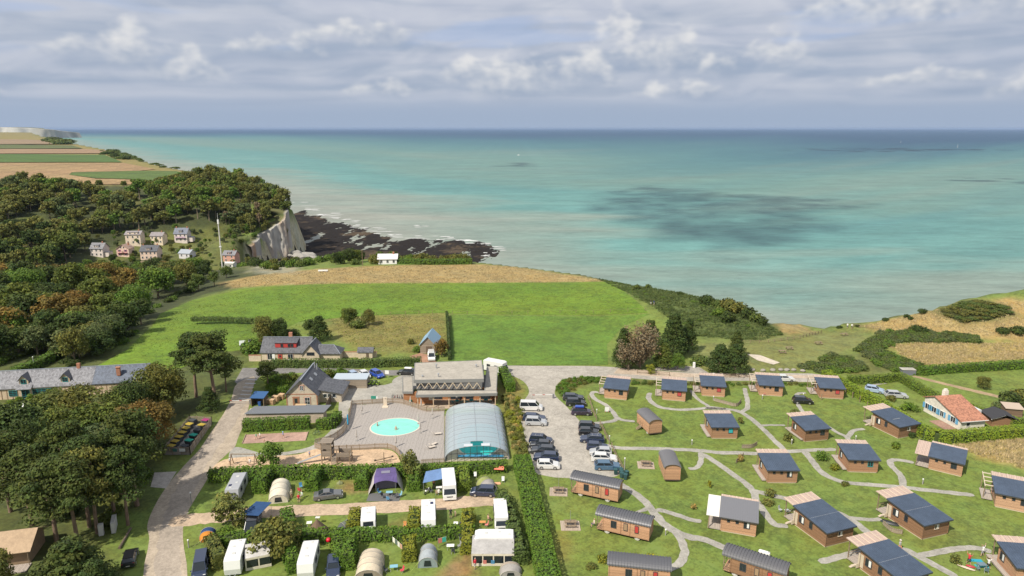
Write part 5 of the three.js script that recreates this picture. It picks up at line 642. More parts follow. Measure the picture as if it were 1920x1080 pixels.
// ---------------------------------------------------------------- chalets
const chaletGroup = 'timber chalets with blue metal roofs';
function chalet(p, turn, label, o = {}) {               // p: middle of the front wall; the house runs back along -z
const W = o.W ?? 5, D = o.D ?? 4.5, hf = 2.55, hb = 3.1, t = thing('chalet', label, 'chalet', [p[0], 0, p[1]], R(turn), chaletGroup), wm = o.wood ?? larch, h = W / 2;
obj('foundation', box(W - 0.1, 0.26, D - 0.1, 0, 0.13, -D / 2), M([0.5, 0.4, 0.3]), t);
obj('wall', poly3([[-h, 0.2, 0], [h, 0.2, 0], [h, hf, 0], [-h, hf, 0], [-h, 0.2, -D], [h, 0.2, -D], [h, hb, -D], [-h, hb, -D]], [[0, 1, 2, 3], [5, 4, 7, 6], [1, 5, 6, 2], [4, 0, 3, 7]]), wm, t);
[[-h, 0], [h, 0], [-h, -D], [h, -D]].forEach(([x, z], i) => obj('corner_trim', box(0.11, (i < 2 ? hf : hb) - 0.2, 0.11, x, ((i < 2 ? hf : hb) + 0.2) / 2, z), wm, t));
const sl = (hb - hf) / D, yf = hf + 0.07 - 0.42 * sl, yb = hb + 0.07 + 0.35 * sl;
ribbedRoof(t, [[-h - 0.32, yf, 0.42], [h + 0.32, yf, 0.42], [h + 0.32, yb, -D - 0.35], [-h - 0.32, yb, -D - 0.35]].map((q) => [q[0], q[1] + 0.09, q[2]]), 0.09, o.roof ?? blueRoof, 0.33);
obj('fascia', [box(W + 0.66, 0.16, 0.04, 0, yf - 0.06, 0.40), beam([-h - 0.31, yf - 0.08, 0.4], [-h - 0.31, yb - 0.08, -D - 0.33], 0.04, 0.16), beam([h + 0.31, yf - 0.08, 0.4], [h + 0.31, yb - 0.08, -D - 0.33], 0.04, 0.16)], o.fascia ?? frameDark, t);
if (o.front === 'one') windowPart(t, 0.1, 1.75, 0.01, 0.75, 0.7, 0, o.winFrame ?? frameDark, { bars: 2, curtain: true });
else { windowPart(t, -h + 1.05, 2.0, 0.01, 0.32, 0.32); windowPart(t, -h + 2.3, 1.98, 0.01, 0.32, 0.32); windowPart(t, h - 1.3, 1.75, 0.01, 0.8, 0.95, 0, o.winFrame ?? frameDark, { bars: 2, blind: o.blind, curtain: !o.blind && o.curtain }); }
// left wall: window and a narrow one
windowPart(t, -h - 0.01, 1.75, -D * 0.78, 0.95, 1.05, -Math.PI / 2, frameDark, { bars: 2, curtain: true }); if (D > 5) windowPart(t, -h - 0.01, 1.85, -D * 0.48, 0.5, 0.9, -Math.PI / 2);
windowPart(t, h + 0.01, 1.8, -D * 0.5, 0.9, 0.9, Math.PI / 2);
// porch behind: deck, posts, pale roof
const pd = o.porch ?? 1.5, dl = o.deckLeft ?? 0.7, dk = [box(W + dl, 0.2, pd, -dl / 2, 0.3, -D - pd / 2 - 0.02)]; if (dl) dk.push(box(dl, 0.2, D * 0.9, -h - dl / 2 - 0.07, 0.3, -D * 0.55)); 
obj('deck', dk, decking, t);
for (const x of [-h - (o.pergola ? dl : 0) + 0.12, h - 0.12]) obj('post', box(0.12, hb - 0.2, 0.12, x, (hb + 0.2) / 2, -D - pd + 0.12), timber, t);
obj('porch_roof', slab([-h - 0.3, yb + 0.05, -D - 0.37], [h + 0.3, yb + 0.05, -D - 0.37], [h + 0.3, yb + 0.2, -D - pd - 0.25], [-h - 0.3, yb + 0.2, -D - pd - 0.25], 0.05), porchRoof, t);
obj('rafter', [0, 1, 2, 3, 4, 5].map((k) => beam([-h - 0.1 + k * (W + 0.2) / 5, yb + 0.08, -D - 0.4], [-h - 0.1 + k * (W + 0.2) / 5, yb + 0.23, -D - pd - 0.22], 0.07, 0.09)), paleTimber, t).userData.kind = 'stuff';
if (o.pergola) { for (const z of [-0.6, -1.9, -3.2, -4.5]) obj('pergola_beam', beam([-h - 1.5, 2.75 - z * 0.09, z - D + 3.4], [-h - 0.34, 2.75 - z * 0.09, z - D + 3.4], 0.1, 0.14), paleTimber, t); obj('pergola_rail', beam([-h - 1.5, 2.72, -D + 3.2], [-h - 1.5, 3.2, -D - 1.3], 0.1, 0.15), paleTimber, t); for (const z of [2.6, -1.0]) obj('post', box(0.12, 2.6, 0.12, -h - 1.45, 1.5, -D + z), timber, t); obj('terrace', box(1.5, 0.2, 3.6, -h - 0.9, 0.303, -D + 0.9), decking, t); }
if (o.sidePorch) {                                    // an open porch on the left end under its own pale roof
const L = o.sidePorch; obj('terrace', box(L, 0.24, D * 0.98, -h - L / 2 - 0.02, 0.3, -D / 2), decking, t);
obj('porch_roof', slab([-h - L - 0.3, 2.6, 0.4], [-h - 0.34, 2.62, 0.4], [-h - 0.34, yb + 0.06, -D - 0.33], [-h - L - 0.3, yb + 0.04, -D - 0.33], 0.06), o.porchMat ?? porchRoof, t);
for (const z of [0.1, -D + 0.1]) obj('post', box(0.13, 2.2, 0.13, -h - L + 0.1, 1.45, z), timber, t);
}
if (o.steps) obj('step', [0, 1, 2].map((k) => box(1.2, 0.1, 0.3, -h - 1.2 - k * 0.25, 0.32 - k * 0.1, -D - 0.2)), paleTimber, t);
return t;
}
// a brown chalet with its porch at the far end
function longChalet(p, turn, label, o = {}) {
const t = chalet(p, turn, label, { D: 6.3, wood: brownwood, front: 'one', porch: 2.3, deckLeft: 0, winFrame: paleTimber, ...o }), h = 2.5;
obj('door', rbox(0.05, 2, 0.9, -h - 0.03, 1.35, -6.3 + 0.1, 0.01), M([0.5, 0.42, 0.32]), t);
obj('step', [box(1.1, 0.1, 0.32, -h - 0.3, 0.3, -6.9), box(1.1, 0.1, 0.32, -h - 0.62, 0.18, -6.9), box(0.5, 0.7, 0.06, -h - 0.35, 0.55, -6.35)], paleTimber, t);
obj('railing', [beam([-h + 0.1, 1.2, -8.45], [h - 0.1, 1.2, -8.45], 0.08, 0.06), beam([-h + 0.1, 0.8, -8.45], [h - 0.1, 0.8, -8.45], 0.05, 0.05)], timber, t);
obj('skylight', o.light ? [slab([-1.5, 2.98, -2.4], [0.4, 2.98, -2.4], [0.4, 2.99, -2.5], [-1.5, 2.99, -2.5], 0.03)] : [slab([-2.7, 2.99, -3.2], [2.7, 2.99, -3.2], [2.7, 2.995, -3.25], [-2.7, 2.995, -3.25], 0.02)], steel, t);
return t;
}
const mid = (a, b) => [(a[0] + b[0]) / 2, (a[1] + b[1]) / 2];
{
const c1 = [[20.94, -148.1], [25.96, -146.5]], c2 = [[34.02, -147.1], [38.93, -145.8]], c3 = [[43.57, -149.4], [48.58, -148.4]], c4 = [[56.91, -149.8], [61.9, -148.8]], c5 = [[70.3, -148.3], [74.9, -147]], c6 = [[39.46, -126.8], [44.57, -126.8]], c7 = [[57.65, -125.4], [62, -126.2]], c8 = [[76.6, -126.8], [81, -128.5]], c9 = [[44.16, -109.3], [49.33, -109.1]], c10 = [[60.1, -113.3], [65.1, -112.7]], c14 = [[45.94, -90.3], [50.61, -92]], c15 = [[61.2, -92.2], [66, -93.8]], c13 = [[31.74, -94.5], [36.65, -93]], c11 = [[75.2, -114.4], [79.2, -111.3]], c12 = [[78.4, -101.6], [81.9, -99.7]];
const red = M([0.42, 0.06, 0.06], 0.6);
chalet(mid(...c1), -16, 'larch chalet with dark window nearest the car park entrance', { pergola: true, deckLeft: 0 });
chalet(mid(...c2), -13, 'larch chalet with red shutter, second of the back row', { pergola: true, deckLeft: 0, blind: red });
chalet(mid(...c3), -10, 'larch chalet with red shutter, third of the back row', { pergola: true, deckLeft: 0, blind: red });
chalet(mid(...c4), -10, 'larch chalet with dark window before the white car', { pergola: true, deckLeft: 0 });
chalet(mid(...c5), -10, 'larch chalet touching the bright clipped hedge, last of the back row', { pergola: true, deckLeft: 0, blind: red, wood: wood([0.54, 0.31, 0.195]) });
chalet(mid(...c6), 0, 'chalet with teal shutter in the open lawn', { blind: M([0.03, 0.35, 0.38]), wood: wood([0.50, 0.295, 0.18]) });
chalet(mid(...c7), 11, 'brown chalet with pale porch roof below the black parked car', { wood: brownwood, porch: 1.7, deckLeft: 0.4 });
chalet(mid(...c9), -1, 'chalet with deep blue roof at the path crossing', { wood: wood([0.54, 0.32, 0.2]), curtain: true });
chalet(mid(...c10), -4, 'chalet in the centre of the curving path, teal framed window', { wood: wood([0.52, 0.295, 0.18]), winFrame: tealPaint });
longChalet(mid(...c8), 20, 'long brown chalet beside the tiled house hedge', { light: true });
longChalet(mid(...c14), 20, 'long brown chalet with pale porch and wooden steps');
longChalet(mid(...c15), 18, 'long brown chalet with an upturned boat beside it');
longChalet([mid(...c14)[0] + 4.75, mid(...c14)[1] + 10.9], 20, 'long brown chalet cut by the bottom border');
chalet(mid(...c11), -36, 'chalet with open side porch against the dry field', { sidePorch: 2.1, porch: 0.6, deckLeft: 0, wood: wood([0.55, 0.335, 0.215]) });
chalet([mid(...c12)[0] + 0.5, mid(...c12)[1] + 0.3], -28, 'larch chalet with white pergola at the right border', { pergola: true, deckLeft: 0, wood: wood([0.66, 0.42, 0.28]) });
chalet(mid(...c13), -19, 'larch chalet with silver grey roof and white porch', { roof: silverRoof, sidePorch: 1.9, porch: 0.5, deckLeft: 0, porchMat: M([0.66, 0.62, 0.58], 0.5), curtain: true });
const q = [68, -82.3]; chalet([q[0] + 2.4, q[1] + 0.6], -8, 'chalet beside the exercise lawn at the lower right corner', { wood: larch, porch: 1.6 });
}
// ---------------------------------------------------------------- barrel roofed wagons
const wagonGroup = 'barrel roofed wooden wagons';
function wagon(p, turn, label, o = {}) {                // p: middle of the near long side's foot; length along x, depth back along -z
const L = o.L ?? 8, W = 2.7, y0 = 0.55, h = 2.25, rise = 0.62, t = thing('wagon', label, 'wagon', [p[0], 0, p[1]], R(turn), wagonGroup), N = 12, ins = o.balcony ? 1.0 : 0;
const arc = (r, z0) => { const out = []; for (let k = 0; k <= N; k++) { const a = Math.PI * k / N; out.push([-Math.cos(a) * (W / 2 + r), y0 + h + Math.sin(a) * (rise + r)]); } return out; };
const end = [[-W / 2, y0], [W / 2, y0], [W / 2, y0 + h], ...arc(0).slice().reverse().slice(1, -1), [-W / 2, y0 + h]];
obj('wall', prism(end, L - ins, 0).rotateY(Math.PI / 2).translate(-L / 2 + ins, 0, -W / 2), o.wood ?? larch, t);
obj('chassis', [box(L, 0.16, W - 0.3, 0, y0 - 0.1, -W / 2)], M([0.07, 0.05, 0.04]), t);
for (const x of [-L * 0.3, L * 0.28]) for (const z of [-0.25, -W + 0.25]) { const w = obj('wheel', new THREE.CylinderGeometry(0.42, 0.42, 0.16, 14).rotateX(Math.PI / 2).translate(x, 0.42, z), M([0.45, 0.43, 0.4]), t); obj('hub', new THREE.CylinderGeometry(0.15, 0.15, 0.2, 10).rotateX(Math.PI / 2).translate(x, 0.42, z), white, w); }
const sec = arc(0.12), inner = arc(0.05), roofPoly = [...sec, ...inner.slice().reverse()];
const roof = obj('roof', prism(roofPoly, L + 0.5, 0).rotateY(Math.PI / 2).translate(-L / 2 - 0.25, 0, -W / 2), o.roof ?? greyRoof, t);
const ribs = []; for (let x = -L / 2; x <= L / 2 + 0.01; x += 0.4) { const s = arc(0.15); for (let k = 0; k < N; k++) ribs.push(beam([x, s[k][1], -W / 2 - s[k][0]], [x, s[k + 1][1], -W / 2 - s[k + 1][0]], 0.1, 0.11)); }
obj('seams', ribs, o.roof ?? greyRoof, roof).userData.kind = 'stuff';
if (!o.end) {
for (const [x, w, hh, k] of [[-L * 0.17, 0.75, 1.0, 0], [L * 0.06, 0.5, 1.05, 1], [L * 0.27, 0.5, 1.05, 2]]) windowPart(t, x, y0 + 1.35, 0.01, w, hh, 0, frameDark, { bars: k ? 1 : 2, blind: k === 2 ? (o.blind ?? redPaint) : k === 1 ? M([0.3, 0.2, 0.12]) : null });
obj('trim', [-L * 0.03, L * 0.145].map((x) => box(0.06, h, 0.06, x, y0 + h / 2, 0.02)), brownwood, t);
}
[[-L / 2 + ins, 0], [L / 2, 0], [L / 2, -W], [-L / 2 + ins, -W]].forEach(([x, z]) => obj('corner_trim', box(0.12, h, 0.12, x, y0 + h / 2, z), o.wood ?? larch, t));
if (ins) { obj('balcony_floor', box(ins, 0.12, W, -L / 2 + ins / 2, y0 + 0.02, -W / 2), larch, t); const rail = [beam([-L / 2 + 0.05, y0 + 1, 0], [-L / 2 + ins, y0 + 1, 0], 0.06, 0.06), beam([-L / 2 + 0.05, y0 + 1, 0], [-L / 2 + 0.05, y0 + 1, -W], 0.06, 0.06)]; for (let k = 0; k < 5; k++) rail.push(box(0.05, 1, 0.05, -L / 2 + 0.05 + k * 0.2, y0 + 0.5, 0)); obj('railing', rail, timber, t); obj('post', [box(0.09, h, 0.09, -L / 2 + 0.06, y0 + h / 2, -0.02), box(0.09, h, 0.09, -L / 2 + 0.06, y0 + h / 2, -W + 0.05)], timber, t); }
if (o.stairs) obj('stairs', [0, 1, 2, 3].map((k) => box(0.9, 0.08, 0.28, L * 0.1, y0 + 0.2 - k * 0.17, -W - 0.25 - k * 0.27)).concat([beam([L * 0.1 - 0.45, y0 + 1.1, -W - 0.1], [L * 0.1 - 0.45, 0.9, -W - 1.2], 0.06, 0.06), beam([L * 0.1 + 0.45, y0 + 1.1, -W - 0.1], [L * 0.1 + 0.45, 0.9, -W - 1.2], 0.06, 0.06)]), timber, t);
return t;
}
{
const w3 = [[9.88, -105.4], [17.25, -102.2]], w4 = [[12.79, -94.5], [20.29, -91.2]], w1 = [[26.68, -128.8], [30.12, -128.8]], w2 = [[26, -109.7], [29.39, -109.3]];
const tu = (a, b) => Math.atan2(-(b[1] - a[1]), b[0] - a[0]) * 180 / Math.PI;
wagon(mid(...w3), tu(...w3), 'grey barrel roofed wagon below the car park', { balcony: true });
wagon(mid(...w4), tu(...w4), 'grey barrel roofed wagon with someone at its balcony', { balcony: true });
// two seen from the end: their length runs away from the camera, door and stairs on the side
const m1 = mid(...w1), m2 = mid(...w2);
wagon([m1[0] + 1.35 - 0.5, m1[1] - 2.6], 90 + 14, 'silver barrel roofed wagon standing end on beside the car park fence', { L: 5.6, end: true, roof: silverRoof, stairs: true });
wagon([m2[0] + 1.35 + 0.15, m2[1] - 2.6], 90 - 2, 'silver barrel roofed wagon standing end on at the main path', { L: 5.4, end: true, roof: silverRoof });
const w5 = [16.97, -81.5]; wagon([w5[0], w5[1]], -10, 'grey barrel roofed wagon cut by the bottom border', { L: 8, wood: larch });
const w6 = [31.88, -82.6]; wagon([w6[0] + 0.6, w6[1] + 0.4], -33, 'dark barrel roofed wagon with motorbike behind it', { L: 8, balcony: true, roof: M([0.10, 0.10, 0.11], 0.6), wood: brownwood });
}

// ---------------------------------------------------------------- houses
// gable roof over a rectangle w (x) by d (z), ridge along x or z
function gableRoof(w, d, y, rise, over, t, alongX = true, x0 = 0, z0 = 0) {
const a = (alongX ? w : d) / 2 + over, b = (alongX ? d : w) / 2 + over * 0.8, k = rise / ((alongX ? d : w) / 2), lo = y - over * 0.8 * k, P = (u, yy, v) => alongX ? [u + x0, yy, v + z0] : [v + x0, yy, u + z0];
return [slab(P(-a, lo + t, b), P(a, lo + t, b), P(a, y + rise + t, 0), P(-a, y + rise + t, 0), t), slab(P(-a, y + rise + t, 0), P(a, y + rise + t, 0), P(a, lo + t, -b), P(-a, lo + t, -b), t)];
}
function gableWalls(w, d, h, rise, alongX = true, x0 = 0, z0 = 0, y0 = 0) {
const W = w / 2, D = d / 2, p = [[-W, y0, D], [W, y0, D], [W, h, D], [-W, h, D], [-W, y0, -D], [W, y0, -D], [W, h, -D], [-W, h, -D]], top = alongX ? [[-W, h + rise, 0], [W, h + rise, 0]] : [[0, h + rise, D], [0, h + rise, -D]];
const f = alongX ? [[0, 1, 2, 3], [5, 4, 7, 6], [1, 5, 6, 9, 2], [4, 0, 3, 8, 7]] : [[0, 1, 2, 8, 3], [5, 4, 7, 9, 6], [1, 5, 6, 2], [4, 0, 3, 7]];
return poly3([...p, ...top], f).translate(x0, 0, z0);
}
const bricks = (w, h, x, y, z) => [box(0.18, h, 0.08, x - w / 2 - 0.09, y, z), box(0.18, h, 0.08, x + w / 2 + 0.09, y, z), box(w + 0.5, 0.2, 0.09, x, y + h / 2 + 0.1, z)];
{ // villas across the valley
const pinkish = M([0.80, 0.62, 0.54], 0.9, { map: plasterTex }), cream = M([0.80, 0.69, 0.58], 0.9, { map: plasterTex }), redbrick = M([0.64, 0.37, 0.30], 0.9, { map: plasterTex }), lav = M([0.74, 0.67, 0.65], 0.9, { map: plasterTex });
const villa = (p, W, h, rise, wm, rm, turn, label, o = {}) => {
const b = at(p), t = thing('villa', label, 'house', [b[0], b[1] - 1.2, b[2]], R(turn), o.solo ? undefined : 'villas across the valley'), D = o.D ?? W * 0.85; t.scale.setScalar(o.s ?? 1);
obj('wall', gableWalls(W, D, h + 1.2, rise, !o.front, 0, 0, 0), wm, t);
const rf = obj('roof', gableRoof(W, D, h + 1.2, rise, 0.5, 0.18, !o.front), rm, t);
for (const x of o.chim ? [-0.42, 0.42] : [0.3]) obj('chimney', box(0.75, 1.8, 0.6, x * W, h + rise + 1.4, 0), brickM, rf);
const fl = o.floors ?? 2, n = o.n ?? 3; for (let f = 0; f < fl; f++) for (let k = 0; k < n; k++) windowPart(t, (k - (n - 1) / 2) * W / n, 1.2 + h * (f + 0.55) / fl, D / 2 + 0.02, 0.9, 1.35, 0, o.trim ?? white, { bars: 2, shutter: o.shut, sides: [-1, 1] });
if (o.front) for (const x of [-0.9, 0.9]) windowPart(t, x, h + 1.2 + rise * 0.35, D / 2 + 0.02, 0.7, 1, 0, o.trim ?? white);
if (o.dormer) { const d = obj('dormer', [box(o.dormer, 1.5, 1.6, 0, h + 1.2 + rise * 0.42, D / 2 - 1.1)], wm, t); obj('dormer_roof', slab([-o.dormer / 2 - 0.2, h + 2.05 + rise * 0.42, D / 2 - 0.1], [o.dormer / 2 + 0.2, h + 2.05 + rise * 0.42, D / 2 - 0.1], [o.dormer / 2 + 0.2, h + 2.3 + rise * 0.42, D / 2 - 2.4], [-o.dormer / 2 - 0.2, h + 2.3 + rise * 0.42, D / 2 - 2.4], 0.12), rm, d); for (const x of [-o.dormer / 4, o.dormer / 4]) windowPart(t, x, h + 1.25 + rise * 0.42, D / 2 - 0.28, 0.7, 0.9, 0, white); }
if (o.balcony) obj('balcony', [box(W * 0.8, 0.15, 1, 0, 1.2 + h * 0.5, D / 2 + 0.5), box(W * 0.8, 0.08, 0.06, 0, 2.1 + h * 0.5, D / 2 + 0.97), ...[-0.4, -0.2, 0, 0.2, 0.4].map((k) => box(0.08, 0.9, 0.06, k * W, 1.65 + h * 0.5, D / 2 + 0.97))], o.balcony, t);
if (o.annex) { obj('annex', box(W * 0.4, h * 0.55, D * 0.6, W * 0.68, h * 0.27 + 1, 0.3), wm, t); obj('annex_roof', box(W * 0.44, 0.2, D * 0.66, W * 0.68, h * 0.55 + 1.1, 0.3), rm, t); }
return t;
};
villa([-273, -452], 8.6, 5.4, 3.2, lav, paleSlate, -4, 'white villa with slate roof and dormers, lowest on the left', { dormer: 3, n: 3, annex: true });
villa([-259.5, -458], 8.2, 5.2, 2.6, pinkish, M([0.36, 0.25, 0.2], 0.9), 0, 'pink gabled villa with purple shutters and balcony', { front: true, n: 2, shut: M([0.3, 0.06, 0.16]), balcony: M([0.35, 0.1, 0.14]), annex: false });
villa([-267.3, -486], 10, 7.4, 2.0, cream, M([0.34, 0.31, 0.31], 0.9, { map: slateTex }), 8, 'tall pale villa with wide dormers, upper left of the row', { dormer: 6.5, n: 3 });
villa([-240.7, -455], 10.6, 5.8, 3.2, M([0.78, 0.62, 0.53], 0.9, { map: plasterTex }), slate, 5, 'broad brick and cream villa with dark slate roof', { dormer: 2.6, n: 4, chim: true });
villa([-254.1, -493], 8.6, 5.6, 2.2, M([0.82, 0.71, 0.57], 0.9, { map: plasterTex }), M([0.32, 0.29, 0.29], 0.9, { map: slateTex }), 0, 'square cream villa in the middle of the upper row', { n: 3 });
villa([-240.6, -501], 9, 6, 3.6, M([0.75, 0.68, 0.66], 0.9, { map: plasterTex }), M([0.19, 0.21, 0.26], 0.7, { map: slateTex }), 2, 'white villa with steep blue slate roof and two chimneys', { dormer: 2.2, n: 3, chim: true, balcony: M([0.25, 0.12, 0.3]), annex: true });
villa([-219.1, -460], 8, 3.2, 2.0, M([0.56, 0.55, 0.56], 0.9), M([0.30, 0.33, 0.37], 0.6), -12, 'low grey roofed house between shrubs', { floors: 1, n: 2 });
villa([-189.2, -459], 8.2, 4.8, 2.4, redbrick, paleSlate, -6, 'red brick house with white gable beside the mast', { n: 2, dormer: 2.4 });
villa([-185.6, -447], 6.4, 3.4, 0.5, offwhite, offwhite, -4, 'small white flat roofed house below the brick one', { floors: 1, n: 2 });
villa([-201.2, -434], 14, 2.6, 4.2, plaster, slate, -3, 'long slate roof half hidden behind valley trees', { floors: 1, n: 3, D: 8, s: 0.9 });
villa([-234.1, -435], 6, 2.4, 1.8, redbrick, M([0.3, 0.2, 0.15]), 15, 'small outbuilding at the foot of the villas', { floors: 1, n: 2 });
villa([-58.63, -322.1], 8.6, 2.7, 1.8, M([0.72, 0.71, 0.71], 0.85), M([0.58, 0.57, 0.575], 0.8), 3, 'white clifftop house standing alone above the sea', { floors: 1, n: 3, D: 5.5, solo: true });
const mb = at([-134, -314]), mast = thing('mast', 'tall white mast rising beside the valley houses', 'mast', mb);
obj('pole', [cyl(0.34, 0.28, 14, 0, 0, 0, 8), cyl(0.28, 0.2, 12, 0, 14, 0, 8)], M([0.62, 0.6, 0.57], 0.6), mast); obj('antenna', [box(0.6, 2, 0.6, 0, 25, 0), cyl(0.06, 0.04, 3, 0, 26, 0, 5), box(0.9, 0.4, 0.9, 0, 13.5, 0)], white, mast);
const sb = at([-84, -301.4]), sign = thing('white_bench', 'white slab bench on the dry grass strip', 'bench', sb, R(3)); obj('seat', rbox(4.2, 0.5, 1.0, 0, 0.75, 0, 0.05), white, sign); for (const x of [-1.6, 1.6]) obj('leg', box(0.3, 0.6, 0.8, x, 0.25, 0), concrete, sign);
const pb = at([-69.4, -315.5]); const up = thing('utility_pole', 'wooden utility pole beside the clifftop house', 'pole', pb); obj('post', cyl(0.16, 0.12, 8, 0, -0.2, 0, 7), timber, up); obj('crossarm', box(1.2, 0.1, 0.1, 0, 7.4, 0), timber, up);
}
{ // farmhouse with the red dormer
const a = [-65.9, -173.3], b = [-55.96, -173.3], t = thing('farmhouse', 'farmhouse with slate roof, red dormer and red door', 'house', [a[0], 0, a[1]], 0), W = b[0] - a[0] + 2.6, D = 6.4;
obj('wall', gableWalls(W, D, 2.6, 3.0, true, W / 2, -D / 2), plaster, t);
const rf = obj('roof', gableRoof(W, D, 2.6, 3.0, 0.35, 0.14, true, W / 2, -D / 2), slate, t); obj('ridge', beam([-0.3, 5.82, -D / 2], [W + 0.3, 5.82, -D / 2], 0.25, 0.1), zinc, rf);
const ch = obj('chimney', box(0.9, 1.5, 0.7, W * 0.55, 6.2, -D / 2 - 0.4), brickM, rf);
const dm = obj('dormer', box(5.6, 1.2, 2.2, W * 0.5, 4.25, -1.9), redPaint, t); obj('dormer_roof', slab([W * 0.5 - 3.1, 4.98, -0.6], [W * 0.5 + 3.1, 4.98, -0.6], [W * 0.5 + 3.1, 5.7, -3.1], [W * 0.5 - 3.1, 5.7, -3.1], 0.1), slate, dm);
for (const x of [-1, 0.9, 1.7]) windowPart(t, W * 0.5 + x, 4.2, -0.79, 0.55, 0.65);
obj('brick_band', [box(W, 0.2, 0.08, W / 2, 2.5, 0.03), ...bricks(1.2, 1.6, 2.2, 1.4, 0.03), ...bricks(0.9, 2, 4.9, 1.0, 0.03), ...bricks(1.3, 1.6, 7.6, 1.4, 0.03)], brickM, t);
windowPart(t, 2.2, 1.4, 0.03, 1.2, 1.5, 0, white, { bars: 2, shutter: white, sides: [1] }); windowPart(t, 7.6, 1.35, 0.03, 1.3, 1.4, 0, white, { bars: 2 });
const dr = obj('door', rbox(0.9, 1.95, 0.08, 4.9, 0.98, 0.06, 0.01), redPaint, t); obj('pane', box(0.5, 0.5, 0.02, 4.9, 1.5, 0.11), glass, dr);
// cross gable and hipped wing at the right end
const gx = W + 0.6; obj('gable_wall', gableWalls(4.4, 5.5, 2.3, 2.6, false, gx, -2), plaster, t); const r2 = obj('gable_roof', gableRoof(4.4, 5.5, 2.3, 2.6, 0.35, 0.13, false, gx, -2), slate, t); obj('ridge', beam([gx, 5.08, 1.1], [gx, 5.08, -5], 0.2, 0.09), zinc, r2);
windowPart(t, gx, 2.4, 0.77, 1.9, 0.7, 0, frameDark, { bars: 3 });
obj('wing_wall', box(6, 2.1, 4.6, gx + 4.4, 1.05, -2.6), plaster, t); obj('wing_roof', poly3([[gx + 1.3, 2.1, 0.1], [gx + 7.7, 2.1, 0.1], [gx + 7.7, 2.1, -5.2], [gx + 1.3, 2.1, -5.2], [gx + 1.3, 3.9, -2.5], [gx + 5.4, 3.9, -2.5]], [[0, 1, 5, 4], [1, 2, 5], [2, 3, 4, 5], [3, 0, 4], [3, 2, 1, 0]]), slate, t); obj('ridge', [beam([gx + 1.4, 3.94, -2.5], [gx + 5.4, 3.94, -2.5], 0.18, 0.08), beam([gx + 5.4, 3.94, -2.5], [gx + 7.6, 2.15, 0], 0.16, 0.08)], zinc, t);
const e = thing('garden_wall', 'low plastered garden wall beside the farmhouse', 'wall', [a[0], 0, a[1]]); obj('masonry', [box(9, 1.5, 0.3, gx + 12, 0.75, -3.5), box(3.2, 1.6, 0.3, -1.9, 0.8, -0.4)], plaster, e); obj('coping', [box(9.1, 0.1, 0.4, gx + 12, 1.55, -3.5), box(3.3, 0.1, 0.4, -1.9, 1.65, -0.4)], brickM, e);
const s = [-39.11, -175.5], sh = thing('stone_shed', 'small stone shed with slate roof beside the farmhouse garden', 'shed', [s[0], 0, s[1]]); obj('wall', gableWalls(3.8, 2.6, 1.9, 0.9, true, 0, -1.3), plaster, sh); obj('roof', gableRoof(3.8, 2.6, 1.9, 0.9, 0.25, 0.1, true, 0, -1.3), slate, sh); obj('door', rbox(0.7, 1.6, 0.07, 0.6, 0.8, 0.04, 0.01), darkwood, sh);
const g0 = [-25.04, -179.9], g1 = [-20.82, -179.9], bw = g1[0] - g0[0], bn = thing('barn', 'grey timber barn with light blue roof', 'barn', [(g0[0] + g1[0]) / 2, 0, g0[1]], R(-3)); obj('wall', gableWalls(bw, 8, 2.6, 2.2, false, 0, -4), greywood, bn); obj('roof', gableRoof(bw, 8, 2.6, 2.2, 0.35, 0.1, false, 0, -4), M([0.22, 0.35, 0.47], 0.5), bn); obj('door', rbox(1.6, 2.1, 0.07, 0.3, 1.05, 0.03, 0.01), darkwood, bn);
const gs = [-73.9, -183.7], sh2 = thing('garden_shed', 'small garden shed with pale roof left of the farmhouse', 'shed', [gs[0], 0, gs[1]], R(20)); obj('wall', gableWalls(3, 2.5, 1.8, 0.8, true, 0, 0), greywood, sh2); obj('roof', gableRoof(3, 2.5, 1.8, 0.8, 0.2, 0.08, true, 0, 0), M([0.42, 0.45, 0.43], 0.7), sh2);
}
